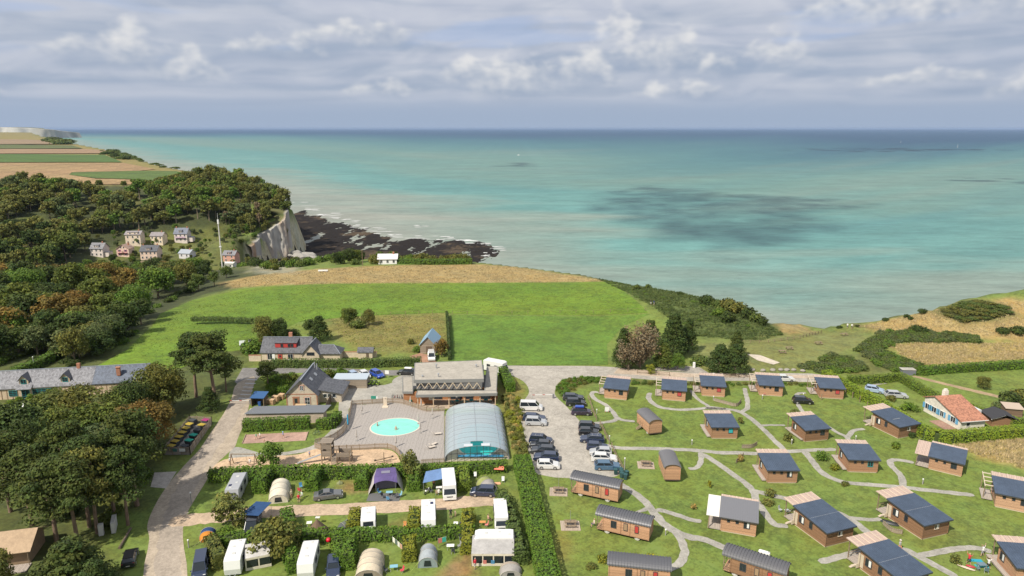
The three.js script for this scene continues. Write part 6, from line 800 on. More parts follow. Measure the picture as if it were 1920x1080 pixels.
{ // grey roofed house with the gable, its lean-to, yard and sheds
const a = [-49.88, -143.5], b = [-43.03, -143.5], W = b[0] - a[0], D = 10.5, t = thing('gabled_house', 'gabled house with dark roof and brick trimmed windows', 'house', [(a[0] + b[0]) / 2, 0, a[1]], R(1)), stone = M([0.55, 0.49, 0.41], 0.95, { map: plasterTex });
obj('wall', gableWalls(W, D, 2.7, 3.3, false, 0, -D / 2), stone, t);
const rf = obj('roof', gableRoof(W, D, 2.7, 3.3, 0.45, 0.16, false, 0, -D / 2), slate, t); obj('ridge', beam([0, 6.2, 0.5], [0, 6.2, -D - 0.4], 0.26, 0.1), zinc, rf);
obj('skylight', [[1.0, -3.6], [1.1, -7]].map(([x, z]) => slab([x, 6.27 - x * 0.97, z + 0.5], [x + 0.6, 6.27 - (x + 0.6) * 0.97, z + 0.5], [x + 0.6, 6.27 - (x + 0.6) * 0.97, z - 0.5], [x, 6.27 - x * 0.97, z - 0.5], 0.06)), steel, rf);
obj('flue', [cyl(0.14, 0.14, 1.5, 0.6, 5.4, -D + 1, 7), cyl(0.14, 0.14, 1.5, 1.1, 5.0, -D + 1, 7)], steel, rf);
obj('brick_band', [box(W, 0.16, 0.06, 0, 2.75, 0.03), ...[[-1.3, 1.1, 1.9, 1.0], [1.2, 1.1, 1.6, 1.15], [0.1, 0.75, 1.0, 4.2]].flatMap(([x, w, h, y]) => bricks(w, h, x, y, 0.03)), box(0.22, 2.7, 0.06, W / 2 - 0.1, 1.35, 0.03), box(0.22, 2.7, 0.06, -W / 2 + 0.1, 1.35, 0.03)], brickM, t);
windowPart(t, 0.1, 4.2, 0.03, 0.7, 0.95, 0, white, { bars: 2, rows: 2 }); windowPart(t, 1.2, 1.15, 0.03, 1.05, 1.6, 0, white, { bars: 2, rows: 2 }); const dr = obj('door', rbox(1.1, 1.9, 0.08, -1.3, 0.97, 0.05, 0.01), brownwood, t); obj('pane', box(0.6, 1, 0.03, -1.3, 1.25, 0.1), glass, dr);
// lean-to on the right
obj('lean_to_wall', poly3([[W / 2, 0, -2], [W / 2 + 4.8, 0, -2], [W / 2 + 4.8, 2.1, -2], [W / 2, 3.0, -2], [W / 2, 0, -9], [W / 2 + 4.8, 0, -9], [W / 2 + 4.8, 2.1, -9], [W / 2, 3.0, -9]], [[0, 1, 2, 3], [5, 4, 7, 6], [1, 5, 6, 2]]), stone, t);
obj('lean_to_roof', slab([W / 2 - 0.3, 3.2, -1.5], [W / 2 + 5.3, 2.15, -1.5], [W / 2 + 5.3, 2.15, -9.4], [W / 2 - 0.3, 3.2, -9.4], 0.14), slate, t);
for (const x of [1.2, 2.2, 3.2]) windowPart(t, W / 2 + x, 1.6, -1.98, 0.75, 0.8, 0, white, {});
obj('flat_roof', box(8, 0.2, 4, W / 2 + 5, 2.3, -12.3), M([0.40, 0.46, 0.52], 0.5), t); obj('rear_wall', box(7.8, 2.2, 3.8, W / 2 + 5, 1.1, -12.3), greywood, t);
// long shed in front with a corrugated roof
const c = [-55.26, -133.5], d = [-39.16, -134.3], L = Math.hypot(d[0] - c[0], d[1] - c[1]), s = thing('long_shed', 'long low shed with corrugated grey roof above the hedge', 'shed', [c[0], 0, c[1]], Math.atan2(-(d[1] - c[1]), d[0] - c[0]));
obj('wall', [box(L - 0.3, 2.3, 0.2, L / 2, 1.15, -0.3), box(L - 0.3, 2.3, 0.2, L / 2, 1.15, -3.1), box(0.2, 2.3, 2.6, 0.25, 1.15, -1.7), box(0.2, 2.3, 2.6, L - 0.25, 1.15, -1.7)], M([0.52, 0.45, 0.37], 0.95, { map: plasterTex }), s);
ribbedRoof(s, [[-0.1, 2.45, 0.1], [L + 0.1, 2.45, 0.1], [L + 0.9, 2.65, -3.4], [1.0, 2.65, -3.4]], 0.08, M([0.16, 0.17, 0.185], 0.6), 0.4);
const q = [-56.16, -143.2], k = thing('open_shed', 'small open shed with dark blue roof at the barrier', 'shed', [q[0], 0, q[1]], R(-4)); obj('roof', slab([-1.6, 2.1, 0.4], [1.6, 2.1, 0.4], [1.7, 2.7, -2.2], [-1.5, 2.7, -2.2], 0.1), M([0.03, 0.09, 0.22], 0.5), k); obj('wall', [box(3, 2, 0.1, 0, 1, -2), box(0.1, 2, 2.1, -1.45, 1, -1), box(0.1, 2, 2.1, 1.45, 1, -1)], darkwood, k); for (const x of [-1.4, 1.4]) obj('post', box(0.12, 2.0, 0.12, x, 1.0, 0.2), timber, k);
const bb = thing('wheelie_bin', 'blue bin under the open shed', 'bin', [q[0] + 0.3, 0, q[1] - 0.2]); obj('body', poly3([[-0.25, 0.1, 0.25], [0.25, 0.1, 0.25], [0.3, 0.95, 0.32], [-0.3, 0.95, 0.32], [-0.25, 0.1, -0.25], [0.25, 0.1, -0.25], [0.3, 0.95, -0.32], [-0.3, 0.95, -0.32]], [[0, 1, 2, 3], [5, 4, 7, 6], [1, 5, 6, 2], [4, 0, 3, 7]]), M([0.02, 0.09, 0.3]), bb); obj('lid', rbox(0.64, 0.08, 0.7, 0, 1, 0, 0.03), M([0.02, 0.08, 0.26]), bb); for (const x of [-0.22, 0.22]) obj('wheel', new THREE.CylinderGeometry(0.1, 0.1, 0.06, 10).rotateZ(Math.PI / 2).translate(x, 0.1, -0.28), black, bb);
// timber stacks and the yard fence
seed = 77; for (const [u, w, lb] of [[[-53.74, -144.4], 1.7, 'pallet stack in the yard beside the gabled house'], [[-53.28, -146.2], 1.4, 'smaller pallet stack behind the other one'], [[-52.37, -147.5], 1.2, 'pallet stack leaning near the gabled wall']]) { const p = thing('pallet_stack', lb, 'pallets', [u[0], 0, u[1]], R(-12)); for (let n = 0; n < 7; n++) obj('pallet', [box(w, 0.04, 1.1, rr(-0.06, 0.06), 0.16 + n * 0.17, rr(-0.06, 0.06)), box(0.1, 0.12, 1.1, -w / 2 + 0.08, 0.07 + n * 0.17, 0), box(0.1, 0.12, 1.1, 0, 0.07 + n * 0.17, 0), box(0.1, 0.12, 1.1, w / 2 - 0.08, 0.07 + n * 0.17, 0)], M([0.50, 0.34, 0.2]), p); }
const tt = thing('garden_table', 'wooden garden table before the gabled house', 'table', [b[0] - 3.4, 0, b[1] + 1.1]); obj('tabletop', rbox(2.4, 0.07, 0.9, 0, 0.74, 0, 0.02), M([0.5, 0.36, 0.22]), tt); for (const x of [-1, 1]) for (const z of [-0.35, 0.35]) obj('leg', box(0.08, 0.72, 0.08, x, 0.36, z), timber, tt);
const fence = thing('board_fence', 'dark board fence between the gabled house and gravel walk', 'fence', [0, 0, 0]); const f0 = [-40.97, -152.4], f1 = [-40.28, -140.2]; for (let n = 0; n < 12; n++) { const u = (n + 0.5) / 12; obj('plank', box(0.05, 1.9, 1.02, mix(f0[0], f1[0], u), 0.97, mix(f0[1], f1[1], u), Math.atan2(f1[0] - f0[0], f1[1] - f0[1])), darkwood, fence); }
}
{ // long slate roofed house at the left
const a = [-120.3, -146.2], b = [-85.4, -152.1], L = Math.hypot(b[0] - a[0], b[1] - a[1]), t = thing('long_house', 'long pale slate roofed house with teal windows and dormers', 'house', [a[0], 0, a[1]], Math.atan2(-(b[1] - a[1]), b[0] - a[0])), D = 6.6, cream = M([0.62, 0.5, 0.37], 0.95, { map: plasterTex }), k = L / 315, X = (u) => (u + 40) * k;
obj('wall', gableWalls(L, D, 2.7, 2.9, true, L / 2, -D / 2), cream, t);
const split = X(170); obj('roof', gableRoof(split, D, 2.7, 2.9, 0.35, 0.15, true, split / 2, -D / 2), paleSlate, t); obj('new_roof', gableRoof(L - split - 0.75, D, 2.72, 2.92, 0.35, 0.15, true, split + 0.37 + (L - split) / 2, -D / 2), M([0.10, 0.125, 0.175], 0.6, { map: slateTex }), t); obj('ridge', beam([-0.3, 5.78, -D / 2], [L + 0.4, 5.78, -D / 2], 0.25, 0.08), zinc, t);
obj('timber_frame', Array.from({ length: Math.floor(L / 1.1) }, (_, i) => box(0.14, 2.6, 0.06, 0.5 + i * 1.1, 1.3, 0.03)), M([0.33, 0.22, 0.14]), t).userData.kind = 'stuff';
for (const [u, w, h, y, n] of [[25, 1.6, 1.2, 1.4, 2], [82, 4.6, 1.4, 1.4, 5], [150, 2, 1.3, 1.4, 2]]) windowPart(t, X(u), y, 0.05, w, h, 0, tealPaint, { bars: n, rows: 3 });
const dr = windowPart(t, X(48), 1.05, 0.05, 1.5, 2, 0, tealPaint, { bars: 2, rows: 4, name: 'door' });
obj('door_canopy', slab([X(48) - 1.6, 2.5, 0.9], [X(48) + 1.6, 2.5, 0.9], [X(48) + 1.6, 3.2, -0.3], [X(48) - 1.6, 3.2, -0.3], 0.1), paleSlate, t);
for (const u of [45, 122]) { const d = new THREE.Group(); d.name = 'dormer'; d.position.set(X(u), 0, 0); t.add(d); obj('dormer_wall', gableWalls(1.9, 2.2, 4.3, 1.1, false, 0, -1.6, 2.9), cream, d); obj('dormer_roof', gableRoof(1.9, 2.4, 4.3, 1.1, 0.35, 0.1, false, 0, -1.7), M([0.08, 0.085, 0.1], 0.7), d); windowPart(d, 0, 3.85, -0.48, 1.0, 0.95, 0, tealPaint, { bars: 2 }); }
obj('chimney', [box(0.7, 1.2, 0.6, X(140), 6.1, -D / 2)], brickM, t); obj('chimney', [box(0.8, 1.9, 0.6, X(222), 4.9, -1.2), box(1, 0.15, 0.8, X(222), 5.9, -1.2)], brickM, t);
}
{ // white house with the red tiled roof, right
const c = [91.2, -130.7], bl = [88.6, -140.5], rt = [96.7, -131.6], dx = rt[0] - c[0], dz = rt[1] - c[1], W = Math.hypot(dx, dz), ux = dx / W, uz = dz / W, D = Math.hypot(bl[0] - c[0], bl[1] - c[1]);
const t = thing('tiled_house', 'white house with red tiled roof and blue shutters', 'house', [c[0], 0, c[1]], Math.atan2(-dz, dx)), a = 0.36;   // local: x along the front, -z back along the gable wall
// gable wall stands on the left side, in the plane x = 0: low front eave, ridge two thirds back
const prof = [[0, 0], [0, 2.1], [-D * 0.72, 4.4], [-D, 3.2], [-D, 0]];
obj('wall', poly3([...prof.map(([z, y]) => [0, y, z]), ...prof.map(([z, y]) => [W, y, z])], [[0, 1, 2, 3, 4].reverse(), [5, 6, 7, 8, 9], [0, 5, 6, 1].reverse(), [4, 9, 8, 3]]), whitewash, t);
obj('roof', [slab([-0.35, 2.1, 0.45], [W + 0.35, 2.1, 0.45], [W + 0.35, 4.58, -D * 0.72], [-0.35, 4.58, -D * 0.72], 0.16), slab([-0.35, 4.58, -D * 0.72], [W + 0.35, 4.58, -D * 0.72], [W + 0.35, 3.2, -D - 0.4], [-0.35, 3.2, -D - 0.4], 0.16)], tileRed, t);
const ch = obj('chimney', [box(0.9, 1.3, 0.8, W * 0.45, 4.9, -D * 0.76), box(0.6, 0.35, 0.5, W * 0.45, 5.7, -D * 0.76)], whitewash, t);
for (const [z, w, sh] of [[-D * 0.9, 1.2, 1], [-D * 0.72, 1.3, 1], [-D * 0.5, 0.9, 0], [-D * 0.2, 1.2, 1]]) windowPart(t, -0.02, 1.5, z, w, 1.15, -Math.PI / 2, white, { bars: 2, shutter: bluePaint, sides: [-1, 1] });
windowPart(t, W * 0.3, 1.2, 0.02, 0.8, 0.7, 0, white); obj('gutter', beam([-0.3, 2.0, 0.5], [W + 0.3, 2.0, 0.5], 0.1, 0.1), white, t);
obj('conservatory', [box(2.4, 2.4, 4, W + 1.2, 1.2, -D * 0.55)], M([0.6, 0.6, 0.6], 0.4), t); obj('terrace', box(2.6, 0.12, D * 0.5, -1.5, 0.06, -D * 0.25), gravel([0.40, 0.25, 0.19]), t);
const g = [100.8, -131.9], s = thing('black_roofed_shed', 'timber shed with low black roof beside the tiled house', 'shed', [g[0], 0, g[1]], R(-6)); obj('wall', box(4.4, 1.9, 3.4, 0.2, 0.95, -2.2), brownwood, s); obj('roof', gableRoof(4.8, 4, 1.9, 0.9, 0.3, 0.1, false, 0.2, -2.2), M([0.035, 0.035, 0.04], 0.8), s); obj('fascia', [beam([-2.5, 1.75, 0], [0.2, 2.75, 0], 0.08, 0.14)], white, s);
const h = [107, -137.6], q = thing('wooden_hut', 'old wooden hut with pale roof among shrubs', 'hut', [h[0], 0, h[1]], R(-14)); obj('wall', box(3.2, 1.8, 2.4, 0, 0.9, -1.2), wood([0.25, 0.17, 0.12]), q); obj('roof', slab([-1.8, 1.85, 0.3], [1.8, 1.85, 0.3], [1.8, 2.2, -2.7], [-1.8, 2.2, -2.7], 0.1), M([0.42, 0.34, 0.27]), q);
const w = [98.9, -163], z = thing('pump_house', 'small concrete box at the hedge corner', 'hut', [w[0], 0, w[1]], R(-4)); obj('wall', box(3.2, 1.3, 1.6, 0, 0.65, -0.8), M([0.14, 0.15, 0.17]), z); obj('roof', rbox(3.4, 0.14, 1.8, -0.1, 1.37, -0.8, 0.03), concrete, z);
}

// ---------------------------------------------------------------- reception building
{
const a = [-21.28, -143.5], x0 = a[0], t = thing('reception_building', 'flat roofed reception building with timber front and veranda', 'building', [0, 0, 0]), z = a[1], orange = wood([0.55, 0.26, 0.12]), felt = M([0.42, 0.40, 0.365], 0.95, { map: plasterTex }), edge = M([0.20, 0.20, 0.19], 0.7);
const cl = [-20.98, -142], cr = [-3.28, -143], ul = [-21.8, -145.1], ur = [-6.31, -145.8], ub = [-23.13, -156.5], ub2 = [-7.33, -158.5], wl = [-24.23, -144.2], wb = [-25.68, -153.6], rb = [-6.27, -160.7], rb2 = [-4.57, -160.7];
// veranda roof, upper hall roof, side wings
const deckRoof = (n, P, y, t1) => { obj(n, slab([P[0][0], y, P[0][1]], [P[1][0], y, P[1][1]], [P[2][0], y + 0.05, P[2][1]], [P[3][0], y + 0.05, P[3][1]], 0.12), felt, t); const c = [...P, P[0]]; obj('roof_edge', [0, 1, 2, 3].map((i) => beam([c[i][0], y - t1 / 2 + 0.1, c[i][1]], [c[i + 1][0], y - t1 / 2 + 0.1, c[i + 1][1]], 0.16, t1)), edge, t); };
deckRoof('veranda_roof', [cl, cr, [cr[0] - 0.2, ul[1] + 0.5], [cl[0], ul[1] + 0.5]], 3.1, 0.6);
deckRoof('hall_roof', [ul, ur, ub2, ub], 5.4, 0.8);
deckRoof('wing_roof', [wl, [ul[0] - 0.2, wl[1]], [ub[0] - 0.2, wb[1]], wb], 3.0, 0.5);
deckRoof('wing_roof', [[ur[0] + 0.2, ul[1] + 0.4], [cr[0] - 0.2, ul[1] + 0.4], [cr[0] - 0.3, rb[1]], [ur[0] + 0.2, rb[1]]], 3.05, 0.5);
const hallW = ur[0] - ul[0], zf = ul[1] - 0.6, zb = ub[1] + 0.6;
obj('hall_wall', box(hallW - 0.8, 2.2, zf - zb, (ul[0] + ur[0]) / 2, 4.1, (zf + zb) / 2), M([0.16, 0.16, 0.16], 0.6), t);
obj('clerestory', Array.from({ length: 13 }, (_, i) => box(0.08, 1.5, 0.06, ul[0] + 0.7 + i * (hallW - 1.4) / 12, 4.15, zf + 0.05)), edge, t);
const tr = []; for (let i = 0; i < 8; i++) { const u = ul[0] + 0.6 + i * (hallW - 1.2) / 8, s = (hallW - 1.2) / 8; tr.push(beam([u, 3.4, zf + 0.5], [u + s / 2, 4.8, zf + 0.5], 0.12, 0.12), beam([u + s / 2, 4.8, zf + 0.5], [u + s, 3.4, zf + 0.5], 0.12, 0.12)); } obj('truss', tr, M([0.58, 0.48, 0.34]), t);
for (const [u, v] of [[[-17.65, -152.9], 0.9], [[-16.57, -147.2], 0.7], [[-8.37, -153.6], 0.6], [[-20.17, -147.2], 0.3]]) obj('roof_vent', [cyl(0.16, 0.16, v, u[0], 5.4, u[1], 8), cyl(0.26, 0.2, 0.18, u[0], 5.4 + v, u[1], 8)], steel, t);
// timber walls under the veranda and the wing
const zw = z - 3.6; obj('timber_wall', [box(4.2, 2.9, 0.2, x0 + 1.8, 1.45, z - 1.2), box(6.2, 2.9, 0.2, x0 + 7, 1.45, zw), box(8, 2.9, 0.2, x0 + 14, 1.45, zw), box(wl[0] < 0 ? 3.2 : 3, 2.7, 0.2, wl[0] + 1.7, 1.35, wl[1] - 0.4), box(0.2, 2.7, wl[1] - wb[1] - 0.8, wl[0] + 0.2, 1.35, (wl[1] + wb[1]) / 2), box(0.2, 2.9, 10, cr[0] - 0.5, 1.45, z - 7)], orange, t);
obj('core_wall', box(cr[0] - cl[0] - 1.2, 2.8, zw - zb - 0.6, (cl[0] + cr[0]) / 2, 1.4, (zw + zb) / 2), M([0.13, 0.12, 0.11], 0.9), t);
for (const [dx, w] of [[4.6, 1.6], [8.6, 2.4], [11.6, 1.6], [15.3, 2]]) windowPart(t, x0 + dx, 1.35, zw + 0.12, w, 2.1, 0, frameDark, { bars: 2 });
for (let i = 0; i < 6; i++) obj('post', box(0.2, 2.75, 0.2, mix(cl[0] + 0.3, cr[0] - 0.4, i / 5), 1.37, mix(cl[1], cr[1], i / 5) - 0.35), M([0.5, 0.38, 0.26]), t);
obj('notice', box(0.9, 1.1, 0.06, x0 + 3.2, 1.5, z - 1.06), M([0.6, 0.58, 0.5]), t);
struct('veranda_floor', sheet([[cl[0] - 0.3, z + 1.6], [cr[0] - 0.4, z + 1.6], [cr[0] - 0.4, zw - 0.2], [cl[0] - 0.3, zw - 0.2]], 0.03), gravel([0.52, 0.42, 0.32]), 'pale veranda floor under the reception canopy');
const chairM = M([0.02, 0.26, 0.28]);
for (const [u, lb] of [[[-12.27, -144.7], 'teal café table at the left of the veranda'], [[-9.07, -145], 'teal café table in the middle of the veranda'], [[-5.86, -145.3], 'teal café table at the right of the veranda']]) { const c = thing('cafe_table', lb, 'table', [u[0], 0.03, u[1]]); obj('tabletop', cyl(0.5, 0.5, 0.05, 0, 0.72, 0, 12), chairM, c); obj('leg', cyl(0.05, 0.05, 0.72, 0, 0, 0, 6), black, c); obj('base', cyl(0.3, 0.25, 0.04, 0, 0, 0, 10), black, c);
for (const s of [-1, 1]) { const h = thing('cafe_chair', lb.replace('table', s < 0 ? 'chair left of the table' : 'chair right of the table'), 'chair', [u[0] + s * 0.95, 0.03, u[1] + 0.1], s < 0 ? Math.PI / 2 : -Math.PI / 2); obj('seat', rbox(0.45, 0.05, 0.45, 0, 0.45, 0, 0.02), chairM, h); obj('backrest', rbox(0.45, 0.45, 0.05, 0, 0.72, -0.22, 0.02), chairM, h); for (const x of [-0.18, 0.18]) for (const zz of [-0.18, 0.18]) obj('leg', cyl(0.02, 0.02, 0.45, x, 0, zz, 5), black, h); } }
const bk = [-26.06, -147.5], bike = (p, turn, lb) => { const t = thing('bicycle', lb, 'bicycle', [p[0], 0.015, p[1]], turn); for (const x of [-0.52, 0.52]) { const w = obj('wheel', new THREE.TorusGeometry(0.33, 0.03, 5, 16).translate(x, 0.35, 0), black, t); obj('spoke', [0, 1, 2].map((k) => box(0.62, 0.012, 0.012, x, 0.35, 0, 0, 0, k * Math.PI / 3)), steel, w); } obj('frame', [bar([-0.52, 0.35, 0], [-0.12, 0.36, 0], 0.02), bar([-0.12, 0.36, 0], [-0.22, 0.85, 0], 0.02), bar([-0.2, 0.78, 0], [0.38, 0.82, 0], 0.022), bar([-0.12, 0.36, 0], [0.4, 0.75, 0], 0.022), bar([0.52, 0.35, 0], [0.37, 0.92, 0], 0.02), bar([-0.52, 0.35, 0], [-0.2, 0.78, 0], 0.016)], M(pick(['#9b2a2a', '#27506b', '#333333', '#777777'])), t); obj('saddle', rbox(0.24, 0.06, 0.13, -0.23, 0.9, 0, 0.02), black, t); obj('handlebar', bar([0.36, 0.95, -0.25], [0.36, 0.95, 0.25], 0.018), black, t); };
seed = 44; for (let i = 0; i < 5; i++) bike([bk[0] + (i - 2) * 0.55, bk[1] + (i % 2) * 0.4], R(80 + i * 7), ['first', 'second', 'third', 'fourth', 'fifth'][i] + ' bicycle from the left in the rack at the reception corner');
bike([-39.2, -128.7], R(15), 'bicycle lying against the short hedge beside the court');
}
// ---------------------------------------------------------------- pool deck, pool, glazed enclosure, fences
{
const P = [[-35.53, -143.8], [-25.61, -144.7], [-21.78, -142.9], [-18.59, -140.8], [-14.73, -140.5], [-12.45, -116.7], [-16.42, -116.3], [-20.5, -117.9], [-21.54, -120.7], [-23.61, -122.8], [-29.31, -122.5], [-36.15, -122.1], [-38.04, -123], [-35.74, -124.8], [-34.03, -130]];
struct('pool_deck', sheet(P, 0.06), M([0.345, 0.315, 0.29], 0.85, { map: deckTex }), 'grey boarded sun deck round the outdoor pool');
const c = [-24.04, -132.3], rx = 4.75, rz = 4.35, ring = (k, n = 48) => Array.from({ length: n }, (_, i) => { const a = i / n * 6.2832, w = 1 + 0.04 * Math.cos(2 * a + 0.6); return [c[0] + Math.cos(a) * rx * k * w, c[1] + Math.sin(a) * rz * k * w]; });
const pool = thing('outdoor_pool', 'round outdoor pool with pale turquoise water', 'pool', [0, 0, 0]);
const rim = new THREE.Shape(ring(1.06).map((p) => new THREE.Vector2(p[0], -p[1]))); rim.holes.push(new THREE.Path(ring(1).map((p) => new THREE.Vector2(p[0], -p[1]))));
obj('rim', new THREE.ExtrudeGeometry(rim, { depth: 0.07, bevelEnabled: false }).rotateX(-Math.PI / 2).translate(0, 0.055, 0), M([0.58, 0.52, 0.45]), pool);
obj('water', sheet(ring(1.0), 0.08), MP([0.22, 0.60, 0.52], 0.12, { bumpMap: waveBump, bumpScale: 0.2 }), pool);
// the enclosure: arched bays of translucent panels over the indoor pool
const fl = [-12.4, -117.1], fr = [-0.5, -118.1], bl = [-14.37, -137.9], br = [-2.18, -138.8], W = fr[0] - fl[0], L = fl[1] - bl[1], cx = (fl[0] + fr[0]) / 2, z0 = (fl[1] + fr[1]) / 2, Hh = 2.9, N = 16;
const t = thing('pool_enclosure', 'long arched translucent pool enclosure with glazed front', 'enclosure', [cx, 0.02, z0], Math.atan2(-(fr[1] - fl[1]), W));
const pt = (k, r = 0) => { const a = Math.PI * k / N, q = Math.pow(Math.sin(a), 0.72); return [-Math.cos(a) * (W / 2 + r) , q * (Hh + r)]; };
const Len = (z0 - (bl[1] + br[1]) / 2), bays = 10, skin = MP([0.5, 0.58, 0.63], 0.16, { transmission: 0.45, thickness: 0, side: THREE.DoubleSide }), rib = M([0.42, 0.45, 0.47], 0.4, { metalness: 0.5 });
for (let b = 0; b < bays; b++) for (const half of [0, 1]) {
const zA = -b * Len / bays, zB = -(b + 1) * Len / bays + 0.02, pos = []; for (let k = half * N / 2; k < (half + 1) * N / 2; k++) { if (b === 0 && (k === 7 || k === 8)) continue; const p = pt(k), q = pt(k + 1); pos.push(p[0], p[1], zA, q[0], q[1], zA, q[0], q[1], zB, p[0], p[1], zA, q[0], q[1], zB, p[0], p[1], zB); }
const g = new THREE.BufferGeometry(); g.setAttribute('position', new THREE.Float32BufferAttribute(pos, 3)); const m = mergeVertices(g); m.computeVertexNormals(); obj('panel', m, skin, t);
}
for (let b = 0; b <= bays; b++) { const gs = []; for (let k = 0; k < N; k++) { const p = pt(k, 0.03), q = pt(k + 1, 0.03); gs.push(beam([p[0], p[1], -b * Len / bays], [q[0], q[1], -b * Len / bays], 0.06, 0.05)); } obj('arch', gs, rib, t); }
obj('ridge', beam([0, Hh + 0.05, -Len / bays], [0, Hh + 0.05, -Len], 0.09, 0.06), rib, t); obj('side_rail', [-1, 1].map((s) => { const k = s < 0 ? 4 : N - 4, p = pt(k, 0.05); return beam([p[0], p[1], 0], [p[0], p[1], -Len], 0.07, 0.06); }), M([0.6, 0.61, 0.62], 0.2, { metalness: 0.7 }), t);
obj('base_rail', [-1, 1].map((s) => box(0.16, 0.5, Len, s * W / 2, 0.25, -Len / 2)), M([0.16, 0.17, 0.18]), t);
// glazed front: panes between mullions, a transom, the arch above
const n = 10, clear = MP([0.9, 0.95, 0.95], 0.02, { transmission: 1, thickness: 0, side: THREE.DoubleSide }), top = (x) => { const u = clamp(-x / (W / 2), -1, 1), a = Math.acos(u); return Math.pow(Math.sin(a), 0.72) * Hh; };
for (let i = 0; i < n; i++) { const xa = -W / 2 + W * i / n, xb = xa + W / n, ya = top(xa), yb = top(xb), m = 1.5; const lo = [[xa, 0.05], [xb, 0.05], [xb, Math.min(m, Math.max(yb, 0.06))], [xa, Math.min(m, Math.max(ya, 0.06))]]; obj('pane', poly3(lo.map((p) => [p[0], p[1], 0.02]), [[0, 1, 2, 3]]), clear, t); if (ya > m || yb > m) obj('pane', poly3([[xa, m, 0.02], [xb, m, 0.02], [xb, Math.max(yb, m), 0.02], [xa, Math.max(ya, m), 0.02]], [[0, 1, 2, 3]]), clear, t); if (i) obj('mullion', box(0.08, ya, 0.1, xa, ya / 2, 0.03), frameDark, t); }
obj('transom', box(W - 1.2, 0.08, 0.09, 0, 1.5, 0.035), frameDark, t); for (const x of [-1.6, 1.6]) obj('hatch', box(1.6, 0.08, 1.0, x, Hh - 0.02, -0.5), M([0.5, 0.53, 0.56], 0.4), t);
const fp = thing('indoor_pool', 'turquoise pool inside the glazed enclosure', 'pool', [cx, 0.04, z0 - Len * 0.42]); obj('water', new THREE.ShapeGeometry(new THREE.Shape(Array.from({ length: 40 }, (_, i) => new THREE.Vector2(Math.cos(i / 40 * 6.283) * 4.5, Math.sin(i / 40 * 6.283) * Len * 0.36)))).rotateX(-Math.PI / 2).translate(0, 0.05, 0), MP([0.04, 0.52, 0.50], 0.1, { bumpMap: waveBump, bumpScale: 0.2 }), fp); obj('rim', Array.from({ length: 40 }, (_, i) => { const a = i / 40 * 6.283, b = (i + 1) / 40 * 6.283; return beam([Math.cos(a) * 4.6, 0.06, Math.sin(a) * Len * 0.37], [Math.cos(b) * 4.6, 0.06, Math.sin(b) * Len * 0.37], 0.35, 0.1); }), M([0.6, 0.55, 0.48]), fp);
struct('pool_floor', sheet([fl, fr, br, bl], 0.015), gravel([0.58, 0.48, 0.38]), 'pale floor inside the pool enclosure');
const rl = thing('pool_cover_roller', 'long blue rolled pool cover behind the glazed front', 'pool cover', [cx, 0.03, z0 - 0.9]); obj('roll', new THREE.CylinderGeometry(0.22, 0.22, W * 0.72, 10).rotateZ(Math.PI / 2).translate(0.6, 0.45, 0), M([0.06, 0.28, 0.52]), rl); for (const x of [-3.9, 5.1]) obj('stand', box(0.1, 0.6, 0.5, x, 0.3, 0), steel, rl);
// picket fences: posts, rails, close-set pickets
const picket = (pts, label, h = 1.15) => { const f = thing('picket_fence', label, 'fence', [0, 0, 0]), c = smooth(pts, 5), pk = [], rails = [], posts = []; let acc = 0; for (let i = 1; i < c.length; i++) { const a = c[i - 1], b = c[i], L = Math.hypot(b[0] - a[0], b[1] - a[1]), ry = Math.atan2(b[0] - a[0], b[1] - a[1]); for (const y of [0.35, h - 0.2]) rails.push(beam([a[0], y, a[1]], [b[0], y, b[1]], 0.05, 0.08)); for (let s = 0; s < L; s += 0.19) { const u = s / L; pk.push(box(0.03, h, 0.12, mix(a[0], b[0], u), h / 2 + 0.03, mix(a[1], b[1], u), ry)); } acc += L; if (acc > 2) { acc = 0; obj('post', box(0.12, h + 0.1, 0.12, b[0], h / 2 + 0.05, b[1]), timber, f); } }
const w = M([0.34, 0.28, 0.225], 0.9); obj('pickets', pk, w, f).userData.kind = 'stuff'; obj('rail', rails, timber, f); };
picket([[-35.61, -144.4], [-34.4, -135.9], [-33.97, -129.9], [-34.74, -126.8], [-35.79, -125], [-38.12, -123.5]], 'grey picket fence down the left side of the pool deck', 1.5);
picket([[-35.53, -143.8], [-32.1, -144.4], [-25.66, -145], [-21.35, -142.3], [-18.52, -140.2], [-14.61, -140.5]], 'grey picket fence along the top of the pool deck');
picket([[-37.98, -122.8], [-36.03, -121.6], [-29.16, -121.9], [-23.84, -122.3], [-21.84, -120.7], [-20.36, -117.1]], 'grey picket fence between the pool deck and playground');
picket([[-16.57, -115.8], [-12.41, -116.3]], 'short picket fence below the deck corner tree');
// parasols, loungers
const parasol = (p, lb, m, h = 2.3) => { const g = thing('parasol', lb, 'parasol', [p[0], 0.06, p[1]]); obj('pole', cyl(0.035, 0.035, h + 0.1, 0, 0, 0, 6), M([0.5, 0.45, 0.38]), g); obj('canopy', new THREE.LatheGeometry([[0.03, h], [0.1, h - 0.15], [0.17, h * 0.62], [0.13, h * 0.42], [0.2, h * 0.38], [0.04, h * 0.4]].map((q) => new THREE.Vector2(...q)), 9), m, g); obj('base', cyl(0.32, 0.3, 0.1, 0, 0, 0, 12), M([0.25, 0.24, 0.23]), g); };
